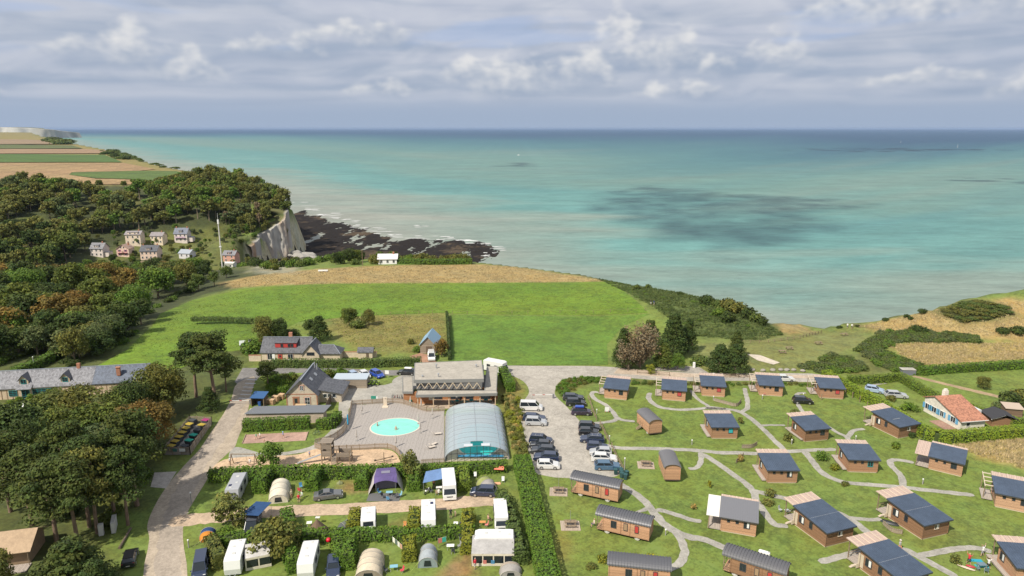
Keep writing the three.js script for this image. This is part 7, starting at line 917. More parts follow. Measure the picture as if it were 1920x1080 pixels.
const taupe = M([0.44, 0.40, 0.36]); [[[-32.23, -138.8], 'at the upper left of the deck'], [[-30.53, -125.8], 'at the lower left of the deck'], [[-22.35, -123.2], 'below the outdoor pool'], [[-18.52, -129.4], 'right of the outdoor pool'], [[-16.84, -136.6], 'beside the enclosure at the top'], [[-19.87, -141.7], 'at the top right fence bend'], [[-19.42, -133.8], 'near the pool\'s right rim'], [[-22.42, -143.2], 'beside the green litter bin']].forEach(([p, l]) => parasol(p, 'closed taupe parasol ' + l, taupe));
parasol([-33.29, -130.5], 'tall closed blue parasol against the left fence', M([0.02, 0.27, 0.46]), 3.6);
const lounger = (p, turn, lb, m) => { const g = thing('sun_lounger', lb, 'lounger', [p[0], 0.06, p[1]], R(turn)); obj('bed', rbox(1.3, 0.07, 0.62, 0.3, 0.32, 0, 0.02), m, g); obj('backrest', rbox(0.75, 0.07, 0.62, 0, 0, 0, 0.02).rotateZ(-0.6).translate(-0.65, 0.5, 0), m, g); for (const x of [-0.3, 0.8]) for (const z of [-0.26, 0.26]) obj('leg', box(0.05, 0.3, 0.05, x, 0.15, z), steel, g); };
const cloth = M([0.5, 0.44, 0.38]); [[[-15.08, -128.5], 15, 'beside the enclosure wall'], [[-15.58, -122.5], 30, 'lower of the group beside the enclosure'], [[-15.29, -123.7], 50, 'upper of the group beside the enclosure']].forEach(([p, a, l]) => lounger(p, a, 'taupe sun lounger ' + l, cloth));
const gb = thing('litter_bin', 'green litter bin at the deck fence', 'bin', [[-22.59, -144.4][0], 0, [-22.59, -144.4][1]]); obj('body', cyl(0.3, 0.34, 0.95, 0, 0, 0, 10), M([0.02, 0.3, 0.2]), gb); obj('lid', cyl(0.36, 0.3, 0.12, 0, 0.95, 0, 10), M([0.02, 0.2, 0.14]), gb);
const sg = [-31.03, -145.6], sn = thing('notice_board', 'green and white notice board at the deck gate', 'sign', [sg[0], 0, sg[1]]); obj('board', box(1.2, 0.8, 0.06, 0, 1.1, 0), M([0.03, 0.25, 0.18]), sn); obj('panel', box(0.4, 0.6, 0.02, 0.75, 1.1, 0.03), white, sn); for (const x of [-0.5, 0.5]) obj('post', box(0.08, 1.5, 0.08, x, 0.75, -0.06), timber, sn);
const dr = [-28.08, -143.2], sh = thing('pool_shower', 'timber shower stand at the deck gate', 'shower', [dr[0], 0.06, dr[1]]); obj('stand', box(0.8, 1.9, 0.35, 0, 0.95, -0.4), paleTimber, sh); obj('tray', box(1.3, 0.08, 1.2, 0.1, 0.04, 0.4), paleTimber, sh); obj('head', cyl(0.1, 0.06, 0.1, 0, 1.85, -0.1, 8), steel, sh);
}

// ---------------------------------------------------------------- vehicles
const rubber = M([0.02, 0.02, 0.02], 0.9), chrome = M([0.5, 0.5, 0.5], 0.3, { metalness: 0.7 }), lampW = M([0.75, 0.75, 0.72], 0.2), lampR = M([0.4, 0.02, 0.02], 0.3), plate = M([0.6, 0.58, 0.5]), carGlass = MP([0.018, 0.024, 0.03], 0.06, {});
const paint = (c) => MP(c, 0.32, { clearcoat: 1, clearcoatRoughness: 0.08, metalness: 0.15 });
const PAINT = { black: paint([0.014, 0.015, 0.018]), navy: paint([0.018, 0.03, 0.07]), dark: paint([0.03, 0.034, 0.042]), silver: paint([0.42, 0.43, 0.44]), white: paint([0.66, 0.66, 0.65]), teal: paint([0.05, 0.12, 0.2]), blue: paint([0.02, 0.07, 0.38]), sky: paint([0.33, 0.42, 0.56]), grey: paint([0.12, 0.12, 0.125]), plum: paint([0.035, 0.022, 0.05]) };
function wheels(t, L, y, z, r, w = 0.2) { for (const x of L) for (const s of [-1, 1]) { const g = obj('wheel', new THREE.CylinderGeometry(r, r, w, 14).rotateX(Math.PI / 2).translate(x, y, s * z), rubber, t); obj('rim', new THREE.CylinderGeometry(r * 0.62, r * 0.62, w + 0.03, 10).rotateX(Math.PI / 2).translate(x, y, s * z), chrome, g); } }
function carProto({ L, W, H, hood, rear, screen, back, van }) {
const g = new THREE.Group(), h = W / 2, a = L / 2, b = 0.92 + (van ? 0.1 : 0);
const prof = [[-a, 0.34], [-a + 0.04, 0.8], [-a + 0.12, b], [-a + rear, b + 0.02], [a - hood, b + 0.03], [a - 0.3, b - 0.12], [a - 0.05, b - 0.3], [a, 0.5], [a - 0.06, 0.28], [-a + 0.1, 0.26]];
obj('body', prism(prof, W, 0.07).translate(0, 0, -h), PAINT.black, g);
const x0 = -a + rear * 0.6, x1 = a - hood + 0.12, t0 = -a + rear + back, t1 = a - hood - screen, q = h - 0.07, p = h - 0.24, ry = H - 0.06;
obj('windows', poly3([[x0, b, q], [x1, b, q], [x1, b, -q], [x0, b, -q], [t0, ry, p], [t1, ry, p], [t1, ry, -p], [t0, ry, -p]], [[0, 1, 5, 4], [1, 2, 6, 5], [2, 3, 7, 6], [3, 0, 4, 7], [4, 5, 6, 7]]), carGlass, g);
obj('roof', slab([t0 - 0.05, H, p + 0.03], [t1 + 0.04, H, p + 0.03], [t1 + 0.04, H, -p - 0.03], [t0 - 0.05, H, -p - 0.03], 0.08), PAINT.black, g);
for (const s of [-1, 1]) { for (const k of [beam([x0, b, s * q], [t0, ry, s * p], 0.09, 0.09), beam([x1, b, s * q], [t1, ry, s * p], 0.07, 0.07), beam([mix(x0, x1, 0.5), b, s * q * 1.005], [mix(t0, t1, 0.45), ry, s * p * 1.01], 0.08, 0.05)]) obj('pillar', k, PAINT.black, g); obj('mirror', rbox(0.18, 0.13, 0.2, x1 - 0.3, b + 0.1, s * (h + 0.07), 0.04), PAINT.black, g); obj('headlight', rbox(0.24, 0.14, 0.36, a - 0.16, b - 0.24, s * (h - 0.26), 0.04), lampW, g); obj('tail_light', rbox(0.1, 0.24, 0.2, -a + 0.03, b - 0.14, s * (h - 0.16), 0.03), lampR, g); obj('door_handle', [box(0.16, 0.03, 0.03, -0.1, b - 0.1, s * h)], chrome, g); }
for (const s of [-1, 1]) { obj('bumper', rbox(0.14, 0.2, W - 0.06, s * (a - 0.02), 0.42, 0, 0.05), M([0.05, 0.05, 0.055]), g); obj('number_plate', box(0.02, 0.11, 0.5, s * (a + 0.06), 0.5, 0), plate, g); }
wheels(g, [-a + 0.82, a - 0.85], 0.33, h - 0.09, 0.33); return g;
}
const CAR = { hatch: carProto({ L: 4.1, W: 1.76, H: 1.5, hood: 1.15, rear: 0.12, screen: 0.7, back: 0.35 }), suv: carProto({ L: 4.45, W: 1.84, H: 1.66, hood: 1.15, rear: 0.1, screen: 0.65, back: 0.3 }), estate: carProto({ L: 4.7, W: 1.82, H: 1.5, hood: 1.3, rear: 0.1, screen: 0.75, back: 0.5 }), saloon: carProto({ L: 4.7, W: 1.76, H: 1.42, hood: 1.4, rear: 0.95, screen: 0.75, back: 0.65 }), minibus: carProto({ L: 4.9, W: 1.92, H: 2.0, hood: 0.75, rear: 0.06, screen: 0.75, back: 0.12, van: true }), mpv: carProto({ L: 4.3, W: 1.78, H: 1.62, hood: 0.85, rear: 0.1, screen: 0.95, back: 0.35 }) };
function car(kind, col, p, turn, label, group, extra) {
const t = CAR[kind].clone(); t.name = numbered(kind === 'minibus' ? 'parked_van' : 'parked_car'); scene.add(t); t.position.set(p[0], 0.02, p[1]); t.rotation.y = R(turn); tag(t, label, kind === 'minibus' ? 'van' : 'car', group);
t.traverse((m) => { if (['body', 'roof', 'pillar', 'mirror'].includes(m.name)) m.material = PAINT[col]; m.castShadow = m.receiveShadow = true; });
const C0 = { hatch: 1.5, suv: 1.66, estate: 1.5, saloon: 1.42, minibus: 2, mpv: 1.62 }[kind];
if (extra === 'bars') obj('roof_rail', [box(1.7, 0.05, 0.05, -0.5, C0 + 0.05, 0.6), box(1.7, 0.05, 0.05, -0.5, C0 + 0.05, -0.6), box(0.05, 0.05, 1.2, 0, C0 + 0.06, 0), box(0.05, 0.05, 1.2, -1, C0 + 0.06, 0)], chrome, t);
if (extra === 'box' || extra === 'bluebox') obj('roof_box', rbox(1.9, 0.34, 0.8, -0.4, C0 + 0.2, 0, 0.12, 3), extra === 'box' ? PAINT.white : PAINT.blue, t);
return t;
}
const park = 'cars in the gravel car park';
for (const [k, c, p, a, l, x] of [
['minibus', 'white', [4.2, -141.4], -4, 'white passenger van at the top left of the car park'], ['estate', 'navy', [4.72, -135.7], -8, 'dark blue estate behind the silver car'], ['suv', 'silver', [4.98, -133.6], -6, 'silver car in the left row of the car park'], ['suv', 'navy', [5.64, -125.1], -10, 'black car with roof rails in the left row', 'bars'], ['hatch', 'dark', [5.45, -123], 172, 'dark hatchback nose in beside the roof rail car'], ['estate', 'dark', [5.87, -120.7], 174, 'dark estate third from the bottom left'], ['estate', 'navy', [6.34, -117.9], 174, 'navy estate beside the white hatchback'], ['hatch', 'white', [6.57, -114.8], -2, 'white hatchback at the bottom of the left row'],
['estate', 'dark', [13.89, -146.9], -6, 'dark estate at the top of the right row'], ['suv', 'black', [14.21, -143.8], -4, 'black car second in the right row'], ['mpv', 'plum', [14.91, -138.8], -4, 'dark plum car with blue roof box', 'bluebox'], ['suv', 'dark', [15.8, -131.2], -6, 'dark grey car after the gap in the right row'], ['hatch', 'black', [15.42, -128.7], -4, 'black hatchback in the middle of the right row'], ['estate', 'navy', [15.71, -125.5], 174, 'navy estate facing the drive in the right row', 'bars'], ['hatch', 'navy', [16.34, -122.1], -8, 'dark blue hatchback with red tail lights'], ['hatch', 'silver', [16.68, -119.9], 174, 'silver hatchback beside the white car'], ['estate', 'white', [17.07, -117.5], -6, 'white estate near the bottom of the right row'], ['estate', 'teal', [17.25, -114.4], -2, 'steel blue estate at the bottom of the right row'],
]) car(k, c, p, a, l, park, x);
for (const [k, c, p, a, l, x] of [
['mpv', 'black', [65, -145], -8, 'black car parked on the path between chalets'], ['estate', 'white', [66.3, -159.1], -4, 'white car behind the back row of chalets'], ['hatch', 'sky', [84.5, -151.7], -30, 'silver blue car on the neighbour\'s lawn'], ['estate', 'silver', [87.8, -148.5], -12, 'grey silver estate beside the lawn shrub'],
['hatch', 'sky', [-38.95, -161.3], -52, 'pale blue car beside the short hedge'], ['hatch', 'white', [-36.4, -161.7], -58, 'small white car between two blue ones'], ['mpv', 'blue', [-33.44, -162.1], -48, 'bright blue car beside the sign'], ['estate', 'black', [-26.26, -163.6], 172, 'black car with white roof box on the lane', 'box'], ['minibus', 'white', [-21.48, -175.5], -82, 'white van before the blue roofed barn'],
['hatch', 'black', [-54.23, -87.1], 110, 'black car seen from behind on the grass beside the drive'], ['saloon', 'grey', [-30.53, -104.3], 14, 'grey saloon with open boot on a pitch'], ['mpv', 'navy', [-4.83, -105.3], 176, 'dark blue car before the green tent'], ['estate', 'navy', [-24.78, -84.9], -78, 'dark estate nose towards the camera between pitches'], ['minibus', 'navy', [-43.26, -84.9], -72, 'dark blue van with striped roof at the lower left pitch'], ['minibus', 'black', [-39.72, -95.1], -81, 'dark camper van under the brownish tree'],
]) car(k, c, p, a, l, undefined, x);
// caravans and motorhomes: shaped side profile, windows, roof hatches
const gel = MP([0.68, 0.68, 0.665], 0.35, { clearcoat: 0.4 });
function caravan(p, turn, L, label, o = {}) {           // +x is the front; p is the middle
const W = o.W ?? 2.2, H = o.H ?? 2.6, h = W / 2, a = L / 2, t = thing(o.name ?? 'caravan', label, o.cat ?? 'caravan', [p[0], 0, p[1]], R(turn)), skin = o.skin ?? gel;
const prof = o.cab ? [[-a, 0.4], [-a, H - 0.15], [-a + 0.15, H], [a - 1.0, H + 0.1], [a - 0.55, H - 0.15], [a - 0.5, H * 0.72], [a - 0.05, 1.15], [a, 0.4]] : [[-a + 0.05, 0.4], [-a, 1.4], [-a + 0.3, H - 0.05], [-a + 0.7, H], [a - 0.8, H], [a - 0.25, H - 0.2], [a, 1.2], [a - 0.15, 0.4]];
obj('body', prism(prof, W, 0.06).translate(0, 0, -h), skin, t);
obj('skirt', box(L - 0.3, 0.25, W - 0.2, 0, 0.38, 0), M([0.25, 0.25, 0.26]), t);
if (o.cab) { obj('windscreen', slab([a - 0.5, H * 0.72 - 0.02, h - 0.2], [a - 0.5, H * 0.72 - 0.02, -h + 0.2], [a - 0.08, 1.22, -h + 0.12], [a - 0.08, 1.22, h - 0.12], 0.02).translate(0.06, 0.05, 0), carGlass, t); obj('grille', rbox(0.06, 0.18, 1.0, a + 0.02, 0.85, 0, 0.02), black, t); for (const s of [-1, 1]) obj('headlight', rbox(0.1, 0.2, 0.36, a - 0.01, 0.9, s * (h - 0.3), 0.03), lampW, t); obj('number_plate', box(0.02, 0.12, 0.5, a + 0.06, 0.55, 0), plate, t); }
else { obj('front_window', poly3([[a - 0.02, 1.32, h - 0.3], [a - 0.02, 1.32, -h + 0.3], [a - 0.2, 2.1, -h + 0.36], [a - 0.2, 2.1, h - 0.36]].map((q) => [q[0] + 0.05, q[1], q[2]]), [[0, 1, 2, 3]]), carGlass, t); obj('tow_bar', [beam([a - 0.2, 0.42, 0.5], [a + 1.1, 0.42, 0], 0.07, 0.07), beam([a - 0.2, 0.42, -0.5], [a + 1.1, 0.42, 0], 0.07, 0.07), cyl(0.1, 0.1, 0.4, a + 1.0, 0, 0, 8)], steel, t); }
for (const s of [-1, 1]) for (const x of o.win ?? [-L * 0.25, L * 0.12]) windowPart(t, x, 1.75, s * (h + 0.005), 0.9, 0.55, s > 0 ? 0 : Math.PI, frameDark); windowPart(t, -a - 0.01, 1.7, 0, 1.1, 0.5, -Math.PI / 2, frameDark);
obj('door', rbox(0.65, 1.75, 0.05, L * 0.32, 1.35, h + 0.01, 0.02), offwhite, t);
for (const [x, z, w] of o.vents ?? [[L * 0.2, 0, 0.55], [-L * 0.12, 0.3, 0.4], [-L * 0.36, -0.3, 0.4]]) { const v = obj('roof_hatch', rbox(w * 0.8, 0.12, w, x, H + 0.06, z, 0.04), M([0.5, 0.5, 0.48]), t); obj('rim', box(w * 0.9, 0.04, w * 1.1, x, H + 0.01, z), M([0.22, 0.22, 0.22]), v); }
if (o.solar) obj('solar_panel', box(0.7, 0.05, 0.5, -L * 0.25, H + 0.04, -0.55), M([0.015, 0.02, 0.07], 0.2), t);
wheels(t, o.cab ? [-a + 1.3, a - 0.9] : [0], 0.33, h - 0.12, 0.33); return t;
}
const N2 = (x, z) => Math.atan2(-z, x) * 180 / Math.PI;
caravan([-46.2, -105.6], 98, 6.6, 'grey motorhome with solar panels seen from above', { name: 'motorhome', cat: 'motorhome', skin: MP([0.34, 0.35, 0.37], 0.4, {}), H: 2.5, solar: true, cab: false, win: [-1.5, 1] });
caravan([-38.75, -86.1], -79, 5.4, 'white caravan with a porch awning on its side', { H: 2.55 });
caravan([-28.4, -85.6], -83, 5.8, 'long white caravan beside the dark estate car', { H: 2.55 });
caravan([-22.06, -95.7], -80, 4.2, 'short white caravan by the lane', { H: 2.4, vents: [[0, 0, 0.6], [-1.2, 0.3, 0.35]] });
caravan([-12.95, -96.6], -83, 6.2, 'long white caravan with a dark roof panel', { H: 2.6, solar: true });
caravan([-10.66, -106.3], -82, 6.4, 'white motorhome with a blue sun awning', { name: 'motorhome', cat: 'motorhome', cab: true, H: 2.8, solar: true });
caravan([-1.75, -96.9], -86, 5.9, 'white camper van facing the camera at the last pitch', { name: 'camper_van', cat: 'van', cab: true, H: 2.5, W: 2.05 });
caravan([-2.57, -89.9], 180, 6.0, 'white caravan behind the large grey awning', { H: 2.6 });
caravan([-4.04, -165.5], -32, 6.2, 'white motorhome parked behind the reception building', { name: 'motorhome', cat: 'motorhome', cab: true, H: 2.9 });
// ---------------------------------------------------------------- tents, awnings
const canvas = (c) => M(c, 0.9, { map: plasterTex });
function hoopTent(p, turn, secs, cols, label, o = {}) {   // sections {x, w, h}; the skin of each bay between hoops is a part; +x is the door end
const t = thing('tent', label, 'tent', [p[0], 0.01, p[1]], R(turn), o.group), N = 10;
const ring = (s, k, r = 0) => { const a = Math.PI * k / N; return [s.x, Math.pow(Math.sin(a), 0.8) * (s.h + r), -Math.cos(a) * (s.w / 2 + r)]; };
for (let i = 1; i < secs.length; i++) { const pos = []; for (let k = 0; k < N; k++) for (const q of [[i - 1, k], [i, k], [i, k + 1], [i - 1, k], [i, k + 1], [i - 1, k + 1]]) pos.push(...ring(secs[q[0]], q[1])); const g = new THREE.BufferGeometry(); g.setAttribute('position', new THREE.Float32BufferAttribute(pos, 3)); const m = mergeVertices(g, 1e-3); m.computeVertexNormals(); obj('canopy', m, cols[(i - 1) % cols.length], t); }
for (const s of secs) if (s.h > 0.5) { const gs = []; for (let k = 0; k < N; k++) gs.push(bar(ring(s, k, 0.03), ring(s, k + 1, 0.03), 0.03, 4)); obj('pole', gs, o.poleMat ?? M([0.35, 0.33, 0.3]), t); }
const e = secs[secs.length - 1]; if (e.h > 0.5) { const P = []; for (let k = 0; k <= N; k++) P.push(ring(e, k)); obj('door_panel', poly3(P.map((q) => [q[0] - 0.02, q[1], q[2]]), [P.map((_, k) => k)]), o.door ?? canvas([0.4, 0.37, 0.32]), t); obj('window', poly3([[e.x + 0.02, 0.25, -e.w * 0.2], [e.x + 0.02, 0.25, e.w * 0.2], [e.x + 0.02, e.h * 0.72, e.w * 0.15], [e.x + 0.02, e.h * 0.72, -e.w * 0.15]], [[0, 1, 2, 3]]), o.win ?? carGlass, t); }
obj('guy_line', [-1, 1].flatMap((s) => [secs[0], e].map((q) => bar([q.x, q.h * 0.7, s * q.w * 0.42], [q.x + (q === e ? 0.8 : -0.8), 0, s * (q.w / 2 + 1)], 0.012, 3))), M(o.line ?? [0.55, 0.55, 0.3]), t).userData.kind = 'stuff';
return t;
}
const creamC = canvas([0.62, 0.55, 0.44]), whiteC = canvas([0.68, 0.64, 0.54]), tealC = canvas([0.03, 0.20, 0.22]), purpleC = canvas([0.12, 0.09, 0.26]), greyC = canvas([0.34, 0.33, 0.33]), greenC = canvas([0.32, 0.36, 0.13]), blueC = canvas([0.02, 0.06, 0.19]), orangeC = canvas([0.55, 0.22, 0.03]), paleblue = canvas([0.33, 0.38, 0.43]);
hoopTent([-38.99, -105.5], -77, [{ x: -2.6, w: 2.6, h: 0.6 }, { x: -2.0, w: 3.2, h: 1.9 }, { x: -0.2, w: 3.3, h: 2.1 }, { x: 1.5, w: 3.3, h: 2.0 }, { x: 3.0, w: 3.0, h: 1.5 }], [tealC, whiteC, whiteC, whiteC], 'white tunnel tent with teal back on the upper pitches', { door: whiteC });
hoopTent([-19.75, -85.7], -86, [{ x: -2.4, w: 2.6, h: 0.8 }, { x: -1.6, w: 3.4, h: 1.9 }, { x: -0.4, w: 3.6, h: 2.2 }, { x: 0.8, w: 3.6, h: 2.2 }, { x: 2.0, w: 3.6, h: 2.1 }, { x: 3.0, w: 3.7, h: 1.6 }], [creamC], 'cream tunnel tent with five hoops on the lower pitches', { door: canvas([0.3, 0.26, 0.21]) });
hoopTent([-11.91, -87.1], -86, [{ x: -1.9, w: 1.8, h: 0.7 }, { x: -1.2, w: 2.5, h: 2.0 }, { x: 0.3, w: 2.6, h: 2.2 }, { x: 1.6, w: 2.7, h: 1.6 }], [canvas([0.10, 0.16, 0.13]), paleblue, paleblue], 'pale blue tent with large clear front window', { door: canvas([0.25, 0.32, 0.34]), line: [0.4, 0.5, 0.12] });
hoopTent([-4.48, -107.8], -60, [{ x: -1.6, w: 1.8, h: 0.5 }, { x: -0.9, w: 2.8, h: 1.5 }, { x: 0.4, w: 3, h: 1.7 }, { x: 1.6, w: 2.6, h: 1.1 }], [greenC, greenC, greyC], 'green and grey dome tent behind the dark blue car', { door: greyC });
hoopTent([-0.22, -84.4], -88, [{ x: -1.5, w: 1.2, h: 0.3 }, { x: -0.8, w: 2.8, h: 1.2 }, { x: 0.1, w: 3.1, h: 1.5 }, { x: 1.0, w: 2.7, h: 1.0 }], [greyC, canvas([0.50, 0.42, 0.35]), greyC], 'beige and charcoal dome tent at the bottom border', { door: greyC });
hoopTent([-25.54, -95.4], 48, [{ x: -1.5, w: 1.2, h: 0.6 }, { x: -0.6, w: 1.7, h: 1.1 }, { x: 0.5, w: 1.8, h: 1.2 }, { x: 1.5, w: 1.5, h: 0.8 }], [canvas([0.09, 0.105, 0.11]), canvas([0.14, 0.17, 0.15])], 'small dark grey tunnel tent beside the tipi', { line: [0.3, 0.5, 0.2] });
hoopTent([-45.75, -93.1], -75, [{ x: -1.3, w: 1.4, h: 0.5 }, { x: -0.4, w: 2.3, h: 1.35 }, { x: 0.6, w: 2.3, h: 1.3 }, { x: 1.4, w: 1.6, h: 0.6 }], [blueC, blueC, orangeC], 'small dark blue dome tent with orange door', { door: orangeC });
hoopTent([-29.82, -109], 10, [{ x: -0.8, w: 0.8, h: 0.4 }, { x: 0, w: 1.4, h: 0.9 }, { x: 0.8, w: 1, h: 0.5 }], [canvas([0.25, 0.28, 0.14])], 'tiny olive tent on the bare patch behind the saloon') .scale.setScalar(0.01 + 0.6);
{ // purple family tent with porch
const p = [-21.44, -107], t = thing('tent', 'purple frame tent with chairs set out on a dark mat', 'tent', [p[0], 0.01, p[1]], R(9)); const A = 2.5;
obj('canopy', [slab([-1.9, 2.3, -0.6], [1.9, 2.3, -0.6], [1.6, 2.2, -3.6], [-1.6, 2.2, -3.6], 0.04)], purpleC, t); obj('porch_canopy', Array.from({ length: 8 }, (_, k) => { const a = k / 8, b = (k + 1) / 8, f = (u) => [mix(-1.95, 1.95, u), 1.75 + 0.5 * Math.sin(Math.PI * u), 1.0 - 0.1 * Math.cos(Math.PI * u)], g = (u) => [mix(-1.9, 1.9, u), 2.28, -0.6]; return slab(f(a), f(b), g(b), g(a), 0.03); }), purpleC, t);
obj('side_wall', [poly3([[-1.9, 2.3, -0.6], [-1.6, 2.2, -3.6], [-2.6, 0, -4.2], [-A - 0.4, 0, -0.2]], [[0, 1, 2, 3]]), poly3([[1.9, 2.3, -0.6], [1.6, 2.2, -3.6], [2.6, 0, -4.2], [A + 0.4, 0, -0.2]], [[3, 2, 1, 0]]), poly3([[-1.95, 1.75, 0.9], [-1.9, 2.3, -0.6], [-A - 0.4, 0, -0.2], [-2.9, 0, 1.3]], [[0, 1, 2, 3]]), poly3([[1.95, 1.75, 0.9], [1.9, 2.3, -0.6], [A + 0.4, 0, -0.2], [2.9, 0, 1.3]], [[3, 2, 1, 0]]), poly3([[-1.6, 2.2, -3.6], [1.6, 2.2, -3.6], [2.6, 0, -4.2], [-2.6, 0, -4.2]], [[3, 2, 1, 0]])], canvas([0.5, 0.48, 0.52]), t);
obj('inner_wall', box(3.6, 2, 0.05, 0, 1, -0.5), canvas([0.20, 0.18, 0.28]), t); obj('roof_window', box(1.5, 0.02, 0.9, 0, 2.32, -1.9), M([0.2, 0.19, 0.25], 0.3), t); obj('pole', [-1.6, 1.6].map((x) => cyl(0.03, 0.03, 1.9, x, 0, 1.0, 5)), steel, t);
struct('ground_mat', box(5.4, 0.02, 2.6, p[0] + 0.1, 0.035, p[1] + 2.5), M([0.12, 0.12, 0.12]), 'dark mat before the purple tent');
}
{ // brown tipi, caravan awnings, sun awning, big canvas lodge
const p = [-29.53, -94.1], t = thing('tipi_tent', 'brown tipi tent by the hedge', 'tent', [p[0], 0.01, p[1]]); obj('canopy', new THREE.CylinderGeometry(0.06, 1.9, 2.3, 8, 1, true).translate(0, 1.15, 0), canvas([0.18, 0.125, 0.085]), t); obj('pole', cyl(0.03, 0.03, 2.5, 0, 0, 0, 5), timber, t); obj('door_flap', poly3([[1.1, 0.02, 1.5], [1.75, 0.02, 0.7], [0.12, 2.0, 0.1]], [[0, 1, 2]]).translate(0.05, 0, 0.08), canvas([0.24, 0.17, 0.11]), t);
const awn = (p, turn, W, D, h0, h1, cm, label, win = 3) => { const t = thing('awning', label, 'awning', [p[0], 0.01, p[1]], R(turn)); obj('roof', slab([-W / 2, h1, 0], [W / 2, h1, 0], [W / 2, h0, -D], [-W / 2, h0, -D], 0.03), cm, t); obj('side_wall', [poly3([[-W / 2, 0, 0.2], [-W / 2, h1, 0], [-W / 2, h0, -D], [-W / 2 - 0.1, 0, -D]], [[0, 1, 2, 3]]), poly3([[W / 2, 0, 0.2], [W / 2, h1, 0], [W / 2, h0, -D], [W / 2 + 0.1, 0, -D]], [[3, 2, 1, 0]])], cm, t); for (let k = 0; k < win; k++) { const x = -W / 2 + (k + 0.5) * W / win; obj('front_panel', [box(0.18, h1, 0.05, x - W / win / 2 + 0.1, h1 / 2, 0.06), box(W / win, 0.4, 0.05, x, 0.22, 0.07), box(W / win, 0.3, 0.05, x, h1 - 0.15, 0.07)], whiteC, t); obj('window', box(W / win - 0.3, h1 - 0.9, 0.02, x + 0.05, h1 / 2 + 0.05, 0.04), carGlass, t); } return t; };
awn([-2.7, -86], 0, 6.0, 3.6, 2.5, 1.9, canvas([0.42, 0.42, 0.43]), 'large grey caravan awning with blue trimmed front', 4);
awn([-35.41, -85.4], 20, 3.4, 2.6, 2.5, 1.9, canvas([0.55, 0.55, 0.56]), 'grey white porch awning of the left caravan', 2);
const q = [-13.54, -107.9], s = thing('sun_awning', 'blue sun awning stretched from the white motorhome', 'awning', [q[0], 0, q[1]], R(2)); obj('canopy', slab([-1.5, 2.0, 2.2], [2.0, 2.6, 1.9], [2.0, 2.7, -1.7], [-1.3, 2.1, -1.6], 0.03), canvas([0.14, 0.25, 0.5]), s); for (const [x, z] of [[-1.4, 2.1], [-1.25, -1.5]]) obj('pole', cyl(0.03, 0.03, 2.05, x, 0, z, 5), steel, s);
const b = [-40.09, -96.2], rt = thing('roof_tarp', 'blue tarpaulin stretched over the dark camper', 'tarpaulin', [b[0], 0, b[1]], R(-8)); obj('sheet', slab([-1.4, 2.25, 0.9], [1.5, 2.3, 0.9], [1.7, 2.35, -3.0], [-0.9, 2.3, -3.0], 0.03), canvas([0.02, 0.07, 0.2]), rt); for (const [x, z] of [[1.45, 0.8], [1.6, -2.9], [-1.3, 0.8], [-0.8, -2.9]]) obj('pole', cyl(0.025, 0.025, 2.3, x, 0, z, 5), steel, rt);
const lp = [-70.9, -85.9], l = thing('lodge_tent', 'large tan canvas lodge tent under the pines', 'tent', [lp[0], 0, lp[1]], R(14)), tan = canvas([0.48, 0.36, 0.25]); obj('roof', [slab([-4, 2.3, 0.8], [3.4, 2.3, 0.8], [3.4, 4, -2.6], [-4, 4, -2.6], 0.06), slab([-4, 4, -2.6], [3.4, 4, -2.6], [3.4, 2.2, -6], [-4, 2.2, -6], 0.06)], tan, l); obj('wall', gableWalls(6.4, 5.4, 2.3, 1.5, true, -0.4, -2.8), canvas([0.33, 0.24, 0.16]), l); obj('porch', box(7, 0.15, 2, -0.4, 0.1, 1.2), decking, l); for (const x of [-3.6, 3]) obj('pole', cyl(0.05, 0.05, 2.3, x, 0, 0.7, 6), timber, l);
}

// ---------------------------------------------------------------- campsite furniture, play things, barriers
const box3 = (p, y = 0) => [p[0], y, p[1]];
function picnic(p, turn, label, o = {}) {
const y = o.y ?? 0.08; if (!o.noPad) struct('paving', box(3.0, 0.08, 2.7, p[0], 0.04, p[1], R(turn)), M([0.42, 0.34, 0.27], 0.9, { map: deckTex }));
const t = thing('picnic_table', label, 'picnic table', [p[0], y, p[1]], R(turn)); for (const z of [-0.28, -0.09, 0.1, 0.29]) obj('plank', box(1.9, 0.04, 0.16, 0, 0.74, z), timber, t); for (const s of [-1, 1]) { obj('bench_seat', box(1.9, 0.05, 0.28, 0, 0.44, s * 0.75), timber, t); obj('frame', [beam([s * 0.7, 0, 0.62], [s * 0.7, 0.72, 0.22], 0.08, 0.06), beam([s * 0.7, 0, -0.62], [s * 0.7, 0.72, -0.22], 0.08, 0.06), beam([s * 0.7, 0.4, -0.85], [s * 0.7, 0.4, 0.85], 0.08, 0.06)], timber, t); }
if (o.pole) { const u = thing('parasol_pole', label.replace('picnic table', 'bare parasol pole') , 'parasol', [p[0], y, p[1]], R(turn)); obj('pole', cyl(0.03, 0.03, 2.6, 0, 0, 0, 6), steel, u); obj('base', cyl(0.25, 0.22, 0.08, 0, 0, 0, 10), concrete, u); }
}
picnic([24.42, -115.7], -6, 'picnic table on paving above the wagons'); picnic([7.87, -106.2], -4, 'picnic table on paving left of the upper wagon', { pole: true }); picnic([9.02, -96], 0, 'picnic table on paving left of the lower wagon', { pole: true });
for (const [p, l] of [[[77.3, -184], 'picnic table nearest the fence of the cove lawn'], [[74, -180.5], 'picnic table lowest on the cove lawn'], [[87.9, -189.6], 'picnic table in the middle of the cove lawn'], [[101.7, -203.1], 'picnic table farthest out on the cove lawn'], [[50.49, -187.9], 'picnic table beside the dark cypress']]) picnic(p, rr(-20, 20), l, { noPad: true, y: H(...p) });
